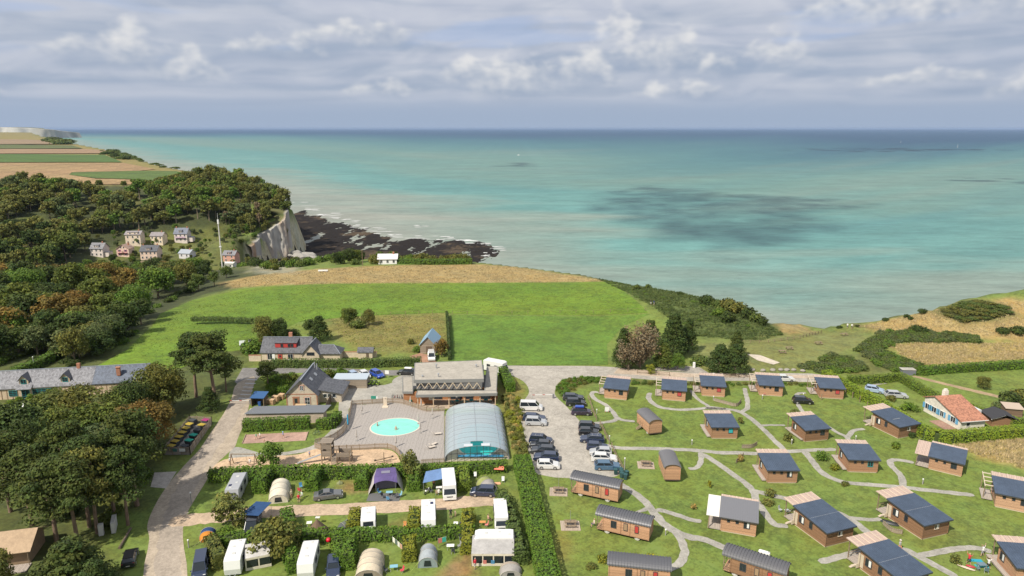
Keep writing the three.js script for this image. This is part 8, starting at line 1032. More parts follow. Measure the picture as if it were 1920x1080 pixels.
function railFence(pts, label, o = {}) { const h = o.h ?? 1.0, t = thing(o.name ?? 'rail_fence', label, 'fence', [0, 0, 0]); for (let i = 0; i < pts.length; i++) { const a = at(pts[i]); if (!i) { obj('post', cyl(0.08, 0.07, h + 0.1, a[0], a[1] - 0.05, a[2], 6), timber, t); continue; } const b = at(pts[i - 1]), L = Math.hypot(a[0] - b[0], a[2] - b[2]), n = Math.max(1, Math.round(L / (o.gap ?? 2.4))); for (let k = 1; k <= n; k++) { const u = k / n, v = (k - 1) / n, q = at([mix(b[0], a[0], u), mix(b[2], a[2], u)]), w = at([mix(b[0], a[0], v), mix(b[2], a[2], v)]); obj('post', cyl(0.08, 0.07, h + 0.1, q[0], q[1] - 0.05, q[2], 6), timber, t); if (o.rails !== 0) for (const y of o.rails ?? [0.45, 0.9]) obj('rail', bar([w[0], w[1] + y * h, w[2]], [q[0], q[1] + y * h, q[2]], o.r ?? 0.05), timber, t); } } return t; }
railFence([[17.29, -147.7], [17.43, -144.3], [17.51, -139.8], [17.76, -135.4]], 'rail fence along the top of the car park'); railFence([[18.28, -133.6], [18.62, -129.1], [18.94, -124.3]], 'rail fence along the middle of the car park'); railFence([[19.21, -123.1], [19.42, -118.7], [19.97, -113.7]], 'rail fence along the bottom of the car park');
railFence([[31.46, -164.3], [39.07, -162.4]], 'rail fence before the dead cypress'); railFence([[49.35, -161.3], [55.93, -161.3]], 'rail fence before the broad cypress'); railFence([[66, -190.5], [74.1, -191.4], [85.2, -196], [96.7, -207.6]], 'long rail fence at the edge of the cove lawn'); railFence([[108.3, -211.1], [113, -204.1]], 'rail fence at the far lip of the cove lawn');
railFence([[-19.81, -221.6], [0, -221.6], [21.12, -220.6], [43.43, -217.9]], 'thin post fence between meadow and paddock', { gap: 5, rails: [0.9], r: 0.02 }); railFence([[-22.06, -223], [-35.49, -222.4], [-54.52, -220.3]], 'thin post fence above the rough paddock', { gap: 5, rails: [0.9], r: 0.02 });
hedge([[-21.34, -219], [-18.79, -196.3], [-16.53, -174.2]], 0.7, 1.7, 'dark', 'narrow dark hedge between rough paddock and green paddock', null, { dens: 14 });
const screenFence = (pts, label) => { const t = thing('woven_screen', label, 'fence', [0, 0, 0]), c = smooth(pts, 3); for (let i = 1; i < c.length; i++) { const a = c[i - 1], b = c[i]; obj('panel', beam([a[0], 0.4, a[1]], [b[0], 0.4, b[1]], 0.06, 0.7), greywood, t); obj('post', cyl(0.05, 0.05, 0.9, b[0], 0, b[1], 5), timber, t); } };
screenFence([[45.5, -146.3], [47.24, -144.7], [49.51, -143.1], [51.46, -145.6]], 'low woven screen before the third back chalet'); screenFence([[44.15, -122.6], [46.12, -122.8], [47.5, -123.9]], 'low woven screen at the bend of the upper path'); screenFence([[57.57, -96.4], [57.95, -94.2], [59.09, -93.7]], 'low woven screen with dry stems beside the boat'); screenFence([[41.13, -116.5], [42.28, -117.7], [43.26, -119]], 'short woven screen on the main path');
const barrier = (p, turn, L, label) => { const t = thing('barrier', label, 'barrier', [p[0], 0.02, p[1]], R(turn)); obj('cabinet', rbox(0.4, 1.0, 0.4, 0, 0.5, 0, 0.04), M([0.16, 0.16, 0.17]), t); for (let k = 0; k < 8; k++) obj('arm_section', box(L / 8, 0.1, 0.06, -0.2 - (k + 0.5) * L / 8, 0.92, 0), k % 4 === 3 ? redPaint : white, t); obj('rest', cyl(0.05, 0.05, 0.88, -L - 0.1, 0, 0, 6), steel, t); };
barrier([9.42, -147.9], 4, 4.6, 'white barrier across the car park entrance'); barrier([-58.26, -144.4], 2, 4.4, 'red and white barrier across the upper drive');
const post = (p, label, h = 0.9, cap = white, name = 'bollard_lamp', y) => { const t = thing(name, label, name === 'wooden_post' ? 'post' : 'lamp', [p[0], y ?? H(...p), p[1]]); obj('post', cyl(0.09, 0.08, h, 0, -0.05, 0, 7), name === 'wooden_post' ? timber : M([0.3, 0.29, 0.28]), t); obj('cap', [cyl(0.12, 0.12, 0.16, 0, h - 0.05, 0, 8), cyl(0.14, 0.05, 0.06, 0, h + 0.11, 0, 8)], cap, t); };
for (const [p, l] of [[[34.98, -124.2], 'beside the wagons\' main path'], [[54.45, -124.4], 'below the brown chalet with pale porch'], [[71, -108.9], 'beside the curving path on the right'], [[23.22, -93.5], 'where the lower path forks'], [[67.7, -126], 'at the junction behind the central chalet'], [[66.5, -148.3], 'beside the black parked car'], [[18.27, -139.2], 'beside the car park fence'], [[45.53, -146.7], 'at the end of a woven screen'], [[56.84, -147.4], 'before the chalet with the bench']]) post(p, 'bollard lamp with white cap ' + l);
for (const [p, l, h] of [[[-52.58, -102.6], 'slim lamp post beside the drive bend', 1.9], [[20.21, -113.7], 'lamp post beside the green bins', 2.4], [[18.94, -124.4], 'lamp post at the car park fence', 1.7], [[-47.43, -90.3], 'water post at the lower left pitch', 1.2], [[-121.6, -167], 'lamp post behind the long slate roof', 3.4]]) post(p, l, h, white, 'lamp_post');
for (const [p, l] of [[[70, -146.8], 'first post along the bright hedge'], [[77.2, -150.5], 'second post along the bright hedge'], [[77.6, -148], 'third post along the bright hedge'], [[78.1, -145.6], 'fourth post along the bright hedge'], [[78.1, -142.3], 'fifth post along the bright hedge'], [[-52.19, -109.5], 'wooden post at the end of the long hedge']]) post(p, 'thin wooden ' + l, 1.3, timber, 'wooden_post');
{ const s = [20.53, -139.8], t = thing('info_sign', 'white information sign beside the car park path', 'sign', box3(s)); obj('board', box(0.9, 1.0, 0.06, 0, 0.75, 0), white, t); for (const x of [-0.35, 0.35]) obj('post', box(0.07, 0.5, 0.07, x, 0.25, 0), redPaint, t);
const q = [-30.79, -161.3], u = thing('info_sign', 'white roadside sign beside the bright blue car', 'sign', box3(q), R(-10)); obj('board', box(1.0, 0.9, 0.06, 0, 1.4, 0), white, u); for (const x of [-0.4, 0.4]) obj('post', cyl(0.04, 0.04, 1.8, x, 0, -0.05, 6), steel, u);
const v = [46.67, -168.3], w = thing('stone_stele', 'white upright stone on the paved square', 'monument', box3(v, 0.04)); obj('stone', rbox(0.6, 1.5, 0.5, 0, 0.75, 0, 0.08), white, w); const w2 = thing('boulder', 'pale marker stone before the rail fence', 'boulder', box3([49.95, -162.1])); obj('stone', rbox(0.6, 0.9, 0.5, 0, 0.42, 0, 0.15, 2), white, w2);
seed = 61; for (const [p, k] of [[[61, -166.3], 'first'], [[63.5, -165.9], 'second'], [[66.1, -166.3], 'third'], [[68.2, -166.3], 'fourth'], [[69.7, -166.3], 'fifth'], [[71.5, -166.3], 'sixth'], [[73.4, -165.5], 'seventh']]) { const g = new THREE.IcosahedronGeometry(0.55, 2), a = g.attributes.position, o = rr(0, 50); for (let i = 0; i < a.count; i++) { const s = 1 + 0.5 * fbm(a.getX(i) + o, a.getY(i), a.getZ(i), 2); a.setXYZ(i, a.getX(i) * s * 1.2, a.getY(i) * s * 0.7, a.getZ(i) * s); } g.deleteAttribute('normal'); g.computeVertexNormals(); tag(obj('boulder', g.translate(p[0], H(...p) + 0.25, p[1]), M([0.27, 0.25, 0.22], 0.95)), 'grey boulder beside the track, ' + k + ' from the cypress', 'boulder', 'boulders along the track'); }
const sp = [[63.9, -179.5], [67.2, -178.6], [70.3, -172.4], [68, -170.8], [65, -174.2]]; drape('chalk_scrape', sp, gravel([0.62, 0.55, 0.46]), 0.06, 'bare chalk scrape on the cove lawn', 3);
}
{ // waste bin enclosure
const a = [-65.5, -119.9], b = [-60.6, -119.9], c = [-62.4, -133.8], d = [-67.2, -134.4], t = thing('bin_enclosure', 'slatted timber enclosure holding waste bins', 'enclosure', [0, 0, 0]), side = (p, q) => { const L = Math.hypot(q[0] - p[0], q[1] - p[1]), n = Math.max(2, Math.round(L / 1.8)); for (let k = 0; k <= n; k++) obj('post', box(0.12, 1.7, 0.12, mix(p[0], q[0], k / n), 0.85, mix(p[1], q[1], k / n)), timber, t); for (let y = 0.2; y < 1.7; y += 0.25) obj('slat', beam([p[0], y, p[1]], [q[0], y, q[1]], 0.04, 0.16), greywood, t); }; side(a, b); side(b, c); side(c, d); side(d, a);
struct('bin_floor', sheet([a, b, c, d], 0.025), gravel([0.3, 0.29, 0.28])); obj('notice', box(1.1, 0.6, 0.05, b[0] - 1.4, 1.0, b[1] + 0.08), white, t); obj('notice', box(0.8, 0.6, 0.05, b[0] - 2.8, 1.0, b[1] + 0.08), M([0.05, 0.15, 0.12]), t);
const bin = (p, col, label) => { const g = thing('waste_container', label, 'bin', [p[0], 0.03, p[1]], R(-18)); obj('body', poly3([[-0.6, 0.15, 0.4], [0.6, 0.15, 0.4], [0.68, 1.1, 0.5], [-0.68, 1.1, 0.5], [-0.6, 0.15, -0.4], [0.6, 0.15, -0.4], [0.68, 1.1, -0.5], [-0.68, 1.1, -0.5]], [[0, 1, 2, 3], [5, 4, 7, 6], [1, 5, 6, 2], [4, 0, 3, 7]]), M([0.05, 0.055, 0.06]), g); obj('lid', rbox(1.42, 0.16, 1.08, 0, 1.16, 0, 0.06), col, g); for (const x of [-0.5, 0.5]) obj('wheel', new THREE.CylinderGeometry(0.09, 0.09, 0.08, 8).rotateZ(Math.PI / 2).translate(x, 0.09, 0.3), rubber, g); };
const yl = M([0.38, 0.28, 0.04]), gn = M([0.02, 0.30, 0.22]), dk = M([0.05, 0.055, 0.06]), pu = M([0.28, 0.03, 0.13]), nth = ['first', 'second', 'third', 'fourth', 'fifth', 'sixth', 'seventh', 'eighth'];
for (let k = 0; k < 7; k++) bin([mix([-64.8, -121.4][0], [-66.1, -133.3][0], k / 6), mix([-64.8, -121.4][1], [-66.1, -133.3][1], k / 6)], k < 6 ? yl : dk, nth[k] + (k < 6 ? ' yellow lidded' : ' black lidded') + ' container from the front of the left row');
for (let k = 0; k < 6; k++) bin([mix([-62.3, -121.4][0], [-63.4, -133.3][0], k / 5), mix([-62.3, -121.4][1], [-63.4, -133.3][1], k / 5)], [dk, gn, gn, dk, yl, pu][k], nth[k] + ' container from the front of the right row');
[[[18.4, -112.3], 0], [[19.42, -112.7], 1], [[20.27, -111.6], 2], [[19.33, -111.1], 3], [[19.85, -110.5], 4], [[19.37, -111.9], 5]].forEach(([p, k]) => { const g = thing('wheelie_bin', nth[k] + ' green wheeled bin in the cluster below the car park', 'bin', box3(p), R(k * 17)); obj('body', poly3([[-0.25, 0.08, 0.25], [0.25, 0.08, 0.25], [0.3, 1.0, 0.34], [-0.3, 1.0, 0.34], [-0.25, 0.08, -0.25], [0.25, 0.08, -0.25], [0.3, 1.0, -0.34], [-0.3, 1.0, -0.34]], [[0, 1, 2, 3], [5, 4, 7, 6], [1, 5, 6, 2], [4, 0, 3, 7]]), M([0.02, 0.06, 0.06]), g); obj('lid', rbox(0.64, 0.08, 0.72, 0, 1.04, 0, 0.03), M([0.025, 0.08, 0.085]), g); });
const m = [-61.7, -93.6]; [0, 1].forEach((k) => { const g = thing('meter_cabinet', k ? 'white service cabinet at the end of the row by the pines' : 'grey white service cabinet against the pine stems', 'cabinet', [m[0] + (k ? 1.1 : -0.4), 0, m[1] - (k ? 0.6 : 0)], R(24)); obj('body', rbox(k ? 0.6 : 0.7, 1.8, k ? 2.6 : 0.7, 0, 0.9, k ? -1 : 0, 0.04), M([0.46, 0.45, 0.42]), g); obj('door', box(0.46, 1.5, 0.03, 0, 0.9, 0.36), M([0.5, 0.49, 0.46]), g); });
const lg = [-57.99, -92.5], l2 = [[-57.36, -89.9], [-58.49, -95.1]]; tag(obj('log', bar([l2[0][0], 0.2, l2[0][1]], [l2[1][0], 0.2, l2[1][1]], 0.2, 8, 0.17), bark), 'felled log lying on the grass beside the drive', 'log');
}
{ // playground
const sw = [-47.75, -115.8], s = thing('swing', 'timber swing frame in the playground sand', 'swing', box3(sw)); obj('crossbar', bar([-3.4, 2.2, 0], [0.9, 2.2, 0], 0.09), timber, s); for (const x of [-3.4, 0.9]) for (const z of [-0.8, 0.8]) obj('leg', bar([x, 0, z], [x, 2.25, 0], 0.08), timber, s); for (const x of [-2.2, -0.4]) { const k = obj('seat', box(0.5, 0.05, 0.22, x, 0.45, 0), black, s); obj('chain', [-0.22, 0.22].map((d) => bar([x + d, 0.45, 0], [x + d, 2.15, 0], 0.015, 3)), steel, k); }
const tp = [-33.92, -116.3], t = thing('play_tower', 'weathered timber play tower with slide and climbing net', 'play tower', box3(tp)), w = wood([0.36, 0.31, 0.26]); for (const [x, z] of [[-0.9, 0], [0.9, 0], [-0.9, -1.8], [0.9, -1.8]]) obj('post', box(0.16, 4.2, 0.16, x, 2.1, z), timber, t); for (const z of [0, -1.8]) obj('wall', box(1.8, 1.1, 0.08, 0, 2.0, z), w, t); for (const x of [-0.9, 0.9]) obj('wall', box(0.08, 0.9, 1.8, x, 2.0, -0.9), w, t); obj('platform', box(1.9, 0.12, 1.9, 0, 1.5, -0.9), w, t); obj('parapet', [box(1.9, 0.9, 0.08, 0, 3.4, 0.02), box(1.9, 0.9, 0.08, 0, 3.4, -1.82)], w, t); obj('roof', slab([-1.1, 4.25, 0.2], [1.1, 4.25, 0.2], [1.1, 4.25, -2], [-1.1, 4.25, -2], 0.1), w, t);
obj('slide', slab([-1.0, 1.6, -0.5], [-1.0, 1.6, -1.2], [-5.4, 0.25, -0.2], [-5.4, 0.25, 0.5], 0.06), steel, t); obj('second_tower', [[1.9, 0], [4.2, 0], [1.9, -1.8], [4.2, -1.8]].map(([x, z]) => box(0.16, 2.7, 0.16, x, 1.35, z)), timber, t); obj('bridge', [box(3.3, 0.1, 1.6, 2.6, 1.3, -0.9), box(2.3, 0.8, 0.07, 3.05, 1.8, 0.05), box(2.3, 0.8, 0.07, 3.05, 1.8, -1.85)], w, t); obj('ladder', [0, 1, 2, 3, 4].map((k) => bar([4.3 + k * 0.12, 1.3 - k * 0.26, -0.3], [4.3 + k * 0.12, 1.3 - k * 0.26, -1.5], 0.05)), timber, t); obj('climbing_net', [0, 1, 2, 3, 4, 5].flatMap((k) => [bar([1 + k * 0.16, 1.4, 0.1], [1 + k * 0.16, 0.1, 0.9], 0.025, 4), bar([1, 1.3 - k * 0.22, 0.16 + k * 0.13], [1.85, 1.3 - k * 0.22, 0.16 + k * 0.13], 0.025, 4)]), M([0.35, 0.3, 0.24]), t);
const rk = [-23.61, -117.1], r = thing('seesaw', 'timber rocking frame in the right end of the sand', 'seesaw', box3(rk), R(20)); obj('beam', beam([-1.8, 0.5, 0], [1.8, 0.8, 0], 0.2, 0.16), timber, r); obj('support', [bar([0, 0, -0.4], [0, 1.9, 0], 0.07), bar([0, 0, 0.4], [0, 1.9, 0], 0.07), bar([-1.2, 0.1, 0.6], [1.2, 0.3, 0.6], 0.07)], timber, r); obj('seat', [box(0.35, 0.06, 0.3, -1.6, 0.65, 0), box(0.35, 0.06, 0.3, 1.6, 0.9, 0)], black, r);
}
{ // pitch furniture
const table = (p, turn, c, label, w = 1.1, d = 0.7, h = 0.7) => { const t = thing('camping_table', label, 'table', box3(p, 0.02), R(turn)); obj('tabletop', rbox(w, 0.05, d, 0, h, 0, 0.02), c, t); for (const s of [-1, 1]) obj('leg', [bar([s * w * 0.4, 0, -d * 0.4], [s * w * 0.4, h, d * 0.4], 0.02, 4), bar([s * w * 0.4, 0, d * 0.4], [s * w * 0.4, h, -d * 0.4], 0.02, 4)], steel, t); return t; };
const chair = (p, turn, c, label) => { const t = thing('camping_chair', label, 'chair', box3(p, 0.02), R(turn)); obj('seat', rbox(0.5, 0.05, 0.48, 0, 0.42, 0, 0.02), c, t); obj('backrest', box(0.5, 0.55, 0.04, 0, 0.72, -0.26, 0, -0.2), c, t); for (const x of [-0.23, 0.23]) obj('leg', [bar([x, 0, 0.22], [x, 0.6, -0.22], 0.018, 4), bar([x, 0, -0.25], [x, 0.62, 0.2], 0.018, 4)], steel, t); };
const blue = M([0.08, 0.25, 0.45]), dk = M([0.05, 0.055, 0.065]), red = M([0.5, 0.05, 0.07]), or = M([0.55, 0.25, 0.08]), pinkc = M([0.6, 0.2, 0.18]), sky = M([0.2, 0.4, 0.5]);
table([-20.51, -105], 4, sky, 'blue topped table before the purple tent'); for (const [u, a, c, l] of [[[-21.42, -104.2], 60, dk, 'dark camping chair left of the blue topped table'], [[-19.35, -104.2], -70, dk, 'dark camping chair right of the blue topped table'], [[-20.42, -103.3], 170, blue, 'blue camping chair at the front of the dark mat'], [[-18.65, -104.6], -60, sky, 'pale blue camping chair at the mat corner'], [[-22.23, -105.5], 80, blue, 'blue camping chair under the purple porch']]) chair(u, a, c, l);
table([-8.97, -89.8], 0, white, 'white camping table on the bare pitch'); table([-12.32, -106.6], 3, white, 'white table under the blue awning'); table([-16.41, -84.9], 8, sky, 'patterned table beside the cream tent'); table([-8.66, -95.7], 0, white, 'white table between long caravan and yellow hedge', 0.7); table([-7.78, -95.7], 0, dk, 'dark table beside the white one', 0.7); table([-4.55, -96], 0, or, 'orange table beside the camper van', 1.0, 0.6); table([-31.27, -95.8], 10, white, 'white folding table behind the tipi', 0.8); table([-30.17, -96.6], 0, offwhite, 'tall white stand above the tipi', 0.7, 0.5, 1.1);
for (const [u, a, c, l] of [[[-13.58, -105.9], 70, dk, 'black chair at the edge of the blue awning'], [[-12.57, -105.3], 180, M([0.4, 0.3, 0.2]), 'brown chair under the blue awning'], [[-8.54, -88.9], 190, dk, 'dark chair before the white camping table'], [[-7.72, -90.2], -60, M([0.25, 0.25, 0.27]), 'grey chair beside the hedge gap'], [[-3.93, -95.7], -80, pinkc, 'reddish chair beside the orange table'], [[-15.22, -84.4], -60, red, 'red chair beside the patterned table'], [[-17.45, -84.5], 80, dk, 'dark chair left of the patterned table'], [[-3.82, -86.1], 180, pinkc, 'pink chair before the grey awning'], [[-2.7, -86.1], 180, blue, 'blue chair before the grey awning'], [[-16.49, -95.4], 0, or, 'orange chair left of the yellow green hedge'], [[-35.82, -106.1], 160, red, 'red chair beside the white tunnel tent'], [[-36.02, -107.4], 30, blue, 'blue chair beside the white tunnel tent'], [[-6.48, -111.1], 0, white, 'white chair at the end hedge'], [[-1.56, -109.5], 0, white, 'white chair on the last upper pitch'], [[-7.61, -92.1], 20, dk, 'dark chair in the hedge opening']]) chair(u, a, c, l);
const line = (a, b, label, cols) => { const t = thing('clothes_line', label, 'clothes line', [0, 0, 0]); for (const p of [a, b]) obj('pole', cyl(0.03, 0.03, 1.6, p[0], 0, p[1], 5), steel, t); obj('cord', bar([a[0], 1.5, a[1]], [b[0], 1.5, b[1]], 0.012, 3), white, t); cols.forEach((c, k) => { const u = (k + 0.5) / cols.length; obj('towel', box(0.6, 0.8, 0.02, mix(a[0], b[0], u), 1.1, mix(a[1], b[1], u), Math.atan2(-(b[1] - a[1]), b[0] - a[0])), M(c), t); }); };
line([-17.56, -90.8], [-15.81, -88.7], 'clothes line of towels beside the cream tent', [[0.7, 0.68, 0.6], [0.1, 0.14, 0.12], [0.6, 0.6, 0.55], [0.5, 0.3, 0.2]]); line([-5.3, -86.8], [-4.49, -86.7], 'clothes line with red towel at the grey awning', [[0.6, 0.05, 0.1], [0.5, 0.5, 0.5]]); line([-10.82, -90.3], [-9.69, -90.8], 'clothes line with green and coral towels', [[0.6, 0.2, 0.15], [0.05, 0.4, 0.3]]);
const rg = [0.1, -90.5]; tag(obj('swim_ring', new THREE.TorusGeometry(0.55, 0.2, 8, 18).rotateX(Math.PI / 2.6).translate(rg[0], 0.6, rg[1]), M([0.6, 0.2, 0.26], 0.4)), 'pink swim ring against the grey awning', 'swim ring');
const tw = [-2.21, -112.6]; tag(obj('beach_towel', [slab([tw[0] - 1, 1.0, tw[1] + 0.3], [tw[0] + 0.7, 0.9, tw[1] + 0.3], [tw[0] + 0.9, 1.3, tw[1] - 0.6], [tw[0] - 0.8, 1.5, tw[1] - 0.5], 0.03)], M([0.7, 0.2, 0.13])), 'coral towel spread over the end hedge', 'towel');
const bl = [-2.64, -109.1]; tag(obj('beach_mat', box(1.3, 0.03, 0.8, bl[0], 0.03, bl[1], 0.1), M([0.65, 0.35, 0.2])), 'orange mat on the grass beside the green tent', 'mat'); const rd = [-26.8, -90.1]; tag(obj('ball', ball(0.35, rd[0], 1.4, rd[1], 12), M([0.6, 0.01, 0.03], 0.4)), 'red ball resting in the hedge top', 'ball');
const cb = [-18.95, -94.9]; tag(obj('cardboard_mat', box(1.8, 0.06, 0.8, cb[0], 0.05, cb[1], 0.05), M([0.42, 0.31, 0.22])), 'brown folded groundsheet right of the short caravan', 'groundsheet'); const sb = [-14.25, -105.9], mb = thing('motor_scooter', 'white scooter at the edge of the blue awning', 'scooter', box3(sb), R(60)); obj('body', rbox(1.1, 0.4, 0.35, 0, 0.6, 0, 0.12), white, mb); obj('seat', rbox(0.6, 0.12, 0.32, -0.2, 0.85, 0, 0.05), black, mb); obj('handlebar', bar([0.5, 1.05, -0.3], [0.5, 1.05, 0.3], 0.03), black, mb); for (const x of [-0.6, 0.65]) obj('wheel', new THREE.TorusGeometry(0.22, 0.07, 6, 12).translate(x, 0.28, 0), rubber, mb);
[[[-35.06, -155.9], 'first'], [[-34.04, -155.9], 'second'], [[-33.15, -155.9], 'third'], [[-32.13, -155.9], 'fourth']].forEach(([p, k], i) => { const m = thing('motorbike', k + ' motorbike in the row beside the parked cars', 'motorbike', box3(p, 0.02), R(70)); obj('body', rbox(1.2, 0.45, 0.3, 0, 0.62, 0, 0.12), i ? M([0.3, 0.45, 0.05]) : PAINT.black, m); obj('seat', rbox(0.7, 0.12, 0.3, -0.25, 0.88, 0, 0.05), black, m); obj('handlebar', bar([0.45, 1.05, -0.32], [0.45, 1.05, 0.32], 0.03), chrome, m); for (const x of [-0.65, 0.65]) obj('wheel', new THREE.TorusGeometry(0.25, 0.07, 6, 14).translate(x, 0.32, 0), rubber, m); });
const qb = [36.06, -87.8], mq = thing('motorbike', 'white covered motorbike behind the dark barrel wagon', 'motorbike', box3(qb), R(-30)); obj('body', rbox(1.6, 0.7, 0.6, 0, 0.8, 0, 0.2, 2), white, mq); for (const x of [-0.7, 0.7]) obj('wheel', new THREE.TorusGeometry(0.28, 0.09, 6, 14).translate(x, 0.36, 0), rubber, mq); obj('handlebar', bar([0.6, 1.3, -0.35], [0.6, 1.3, 0.35], 0.03), black, mq);
const bt = [58.82, -96.7], bo = thing('boat', 'upturned dark dinghy lying beside the brown chalet', 'boat', box3(bt), R(-34)); obj('hull', new THREE.SphereGeometry(1, 14, 8, 0, Math.PI * 2, 0, Math.PI / 2).scale(1.35, 0.4, 0.5), M([0.03, 0.035, 0.04], 0.5), bo); obj('keel', box(2.2, 0.08, 0.08, 0, 0.4, 0), black, bo);
[[[66, -87.2], [0.02, 0.3, 0.42], 'blue'], [[66, -85.9], [0.04, 0.36, 0.36], 'teal']].forEach(([p, c, n]) => tag(obj('exercise_mat', rbox(1.8, 0.03, 0.65, 0, 0, 0, 0.01).rotateY(-0.1).translate(p[0], 0.03, p[1]), M(c)), n + ' mat on the exercise lawn', 'mat')); const tt = [65.6, -85.4]; table([tt[0], tt[1]], 0, M([0.14, 0.2, 0.24]), 'dark garden table on the exercise lawn', 1.1, 0.8); chair([65.6, -84.4], 160, M([0.1, 0.16, 0.18]), 'dark chair below the garden table'); chair([64.8, -84.9], 60, M([0.1, 0.16, 0.18]), 'dark chair left of the garden table'); const sf = [63.5, -85.4]; tag(obj('surfboard', new THREE.SphereGeometry(1, 12, 8).scale(1.15, 0.04, 0.28).rotateY(-0.7).translate(sf[0], 0.14, sf[1]), M([0.6, 0.5, 0.38], 0.4)), 'cream surfboard lying in the grass', 'surfboard'); const s2 = [64.3, -85.7]; tag(obj('surfboard', new THREE.SphereGeometry(1, 12, 8).scale(0.6, 0.12, 0.26).rotateY(-0.6).translate(s2[0], 0.13, s2[1]), M([0.4, 0.04, 0.05], 0.4)), 'short red board beside the exercise mats', 'surfboard');
for (const [u, a, l] of [[[-105.2, -139.3], 180, 'first white garden chair on the cottage lawn'], [[-104.8, -140.8], -60, 'second white garden chair on the cottage lawn'], [[-105.7, -137.2], 70, 'third white garden chair on the cottage lawn'], [[-107.4, -142.1], 0, 'fourth white garden chair on the cottage lawn']]) chair(u, a, white, l); table([-106.2, -139.9], 0, white, 'white garden table on the cottage lawn', 1.2, 0.9); table([43.84, -99.3], 20, M([0.35, 0.38, 0.4]), 'small table on the porch of a brown chalet', 0.8); chair([43.01, -100], 40, M([0.4, 0.42, 0.42]), 'grey chair beside the brown chalet porch'); const wr = [58.09, -149.6]; chair(wr, 0, pinkc, 'pink draped bench before the larch chalet');
}
// ---------------------------------------------------------------- boats at sea
for (const [p, l, s] of [[[2771, -5038], 'white sailing boat far out, left of two', 1], [[2381, -3772], 'white sailing boat far out, right of two', 1]]) { const b = thing('sailing_boat', l, 'boat', [p[0], SEA, p[1]], R(60)); b.scale.setScalar(1.5); obj('hull', prism([[-5, 1.2], [5.6, 1.4], [4, -0.6], [-4.4, -0.6]], 3, 0.3).translate(0, 0, -1.5), white, b); obj('mast', cyl(0.1, 0.07, 14, 0.4, 1, 0, 5), steel, b); obj('sail', [poly3([[0.3, 2.2, 0], [-4.6, 2.2, 0.7], [0.3, 14, 0]], [[0, 1, 2]]), poly3([[0.6, 1.8, 0], [5.2, 1.6, 0.3], [0.6, 12, 0]], [[0, 1, 2]])], white, b); }
{ const p = [24.15, -2656], b = thing('motor_boat', 'white motor boat trailing a wake', 'boat', [p[0], SEA, p[1]], R(180)); obj('hull', prism([[-4, 1], [4.6, 1.3], [3, -0.5], [-4, -0.5]], 3, 0.2).translate(0, 0, -1.5), white, b); obj('cabin', rbox(2.6, 1.3, 2, -0.4, 1.6, 0, 0.2), white, b); const w = []; for (let k = 0; k < 10; k++) w.push(box(12 - k * 0.6, 0.1, 2.6 - k * 0.18, -8 - k * 9, 0.12 + k * 0.003, 0)); obj('wake', w, M([0.6, 0.62, 0.62]), b).userData.kind = 'stuff'; }
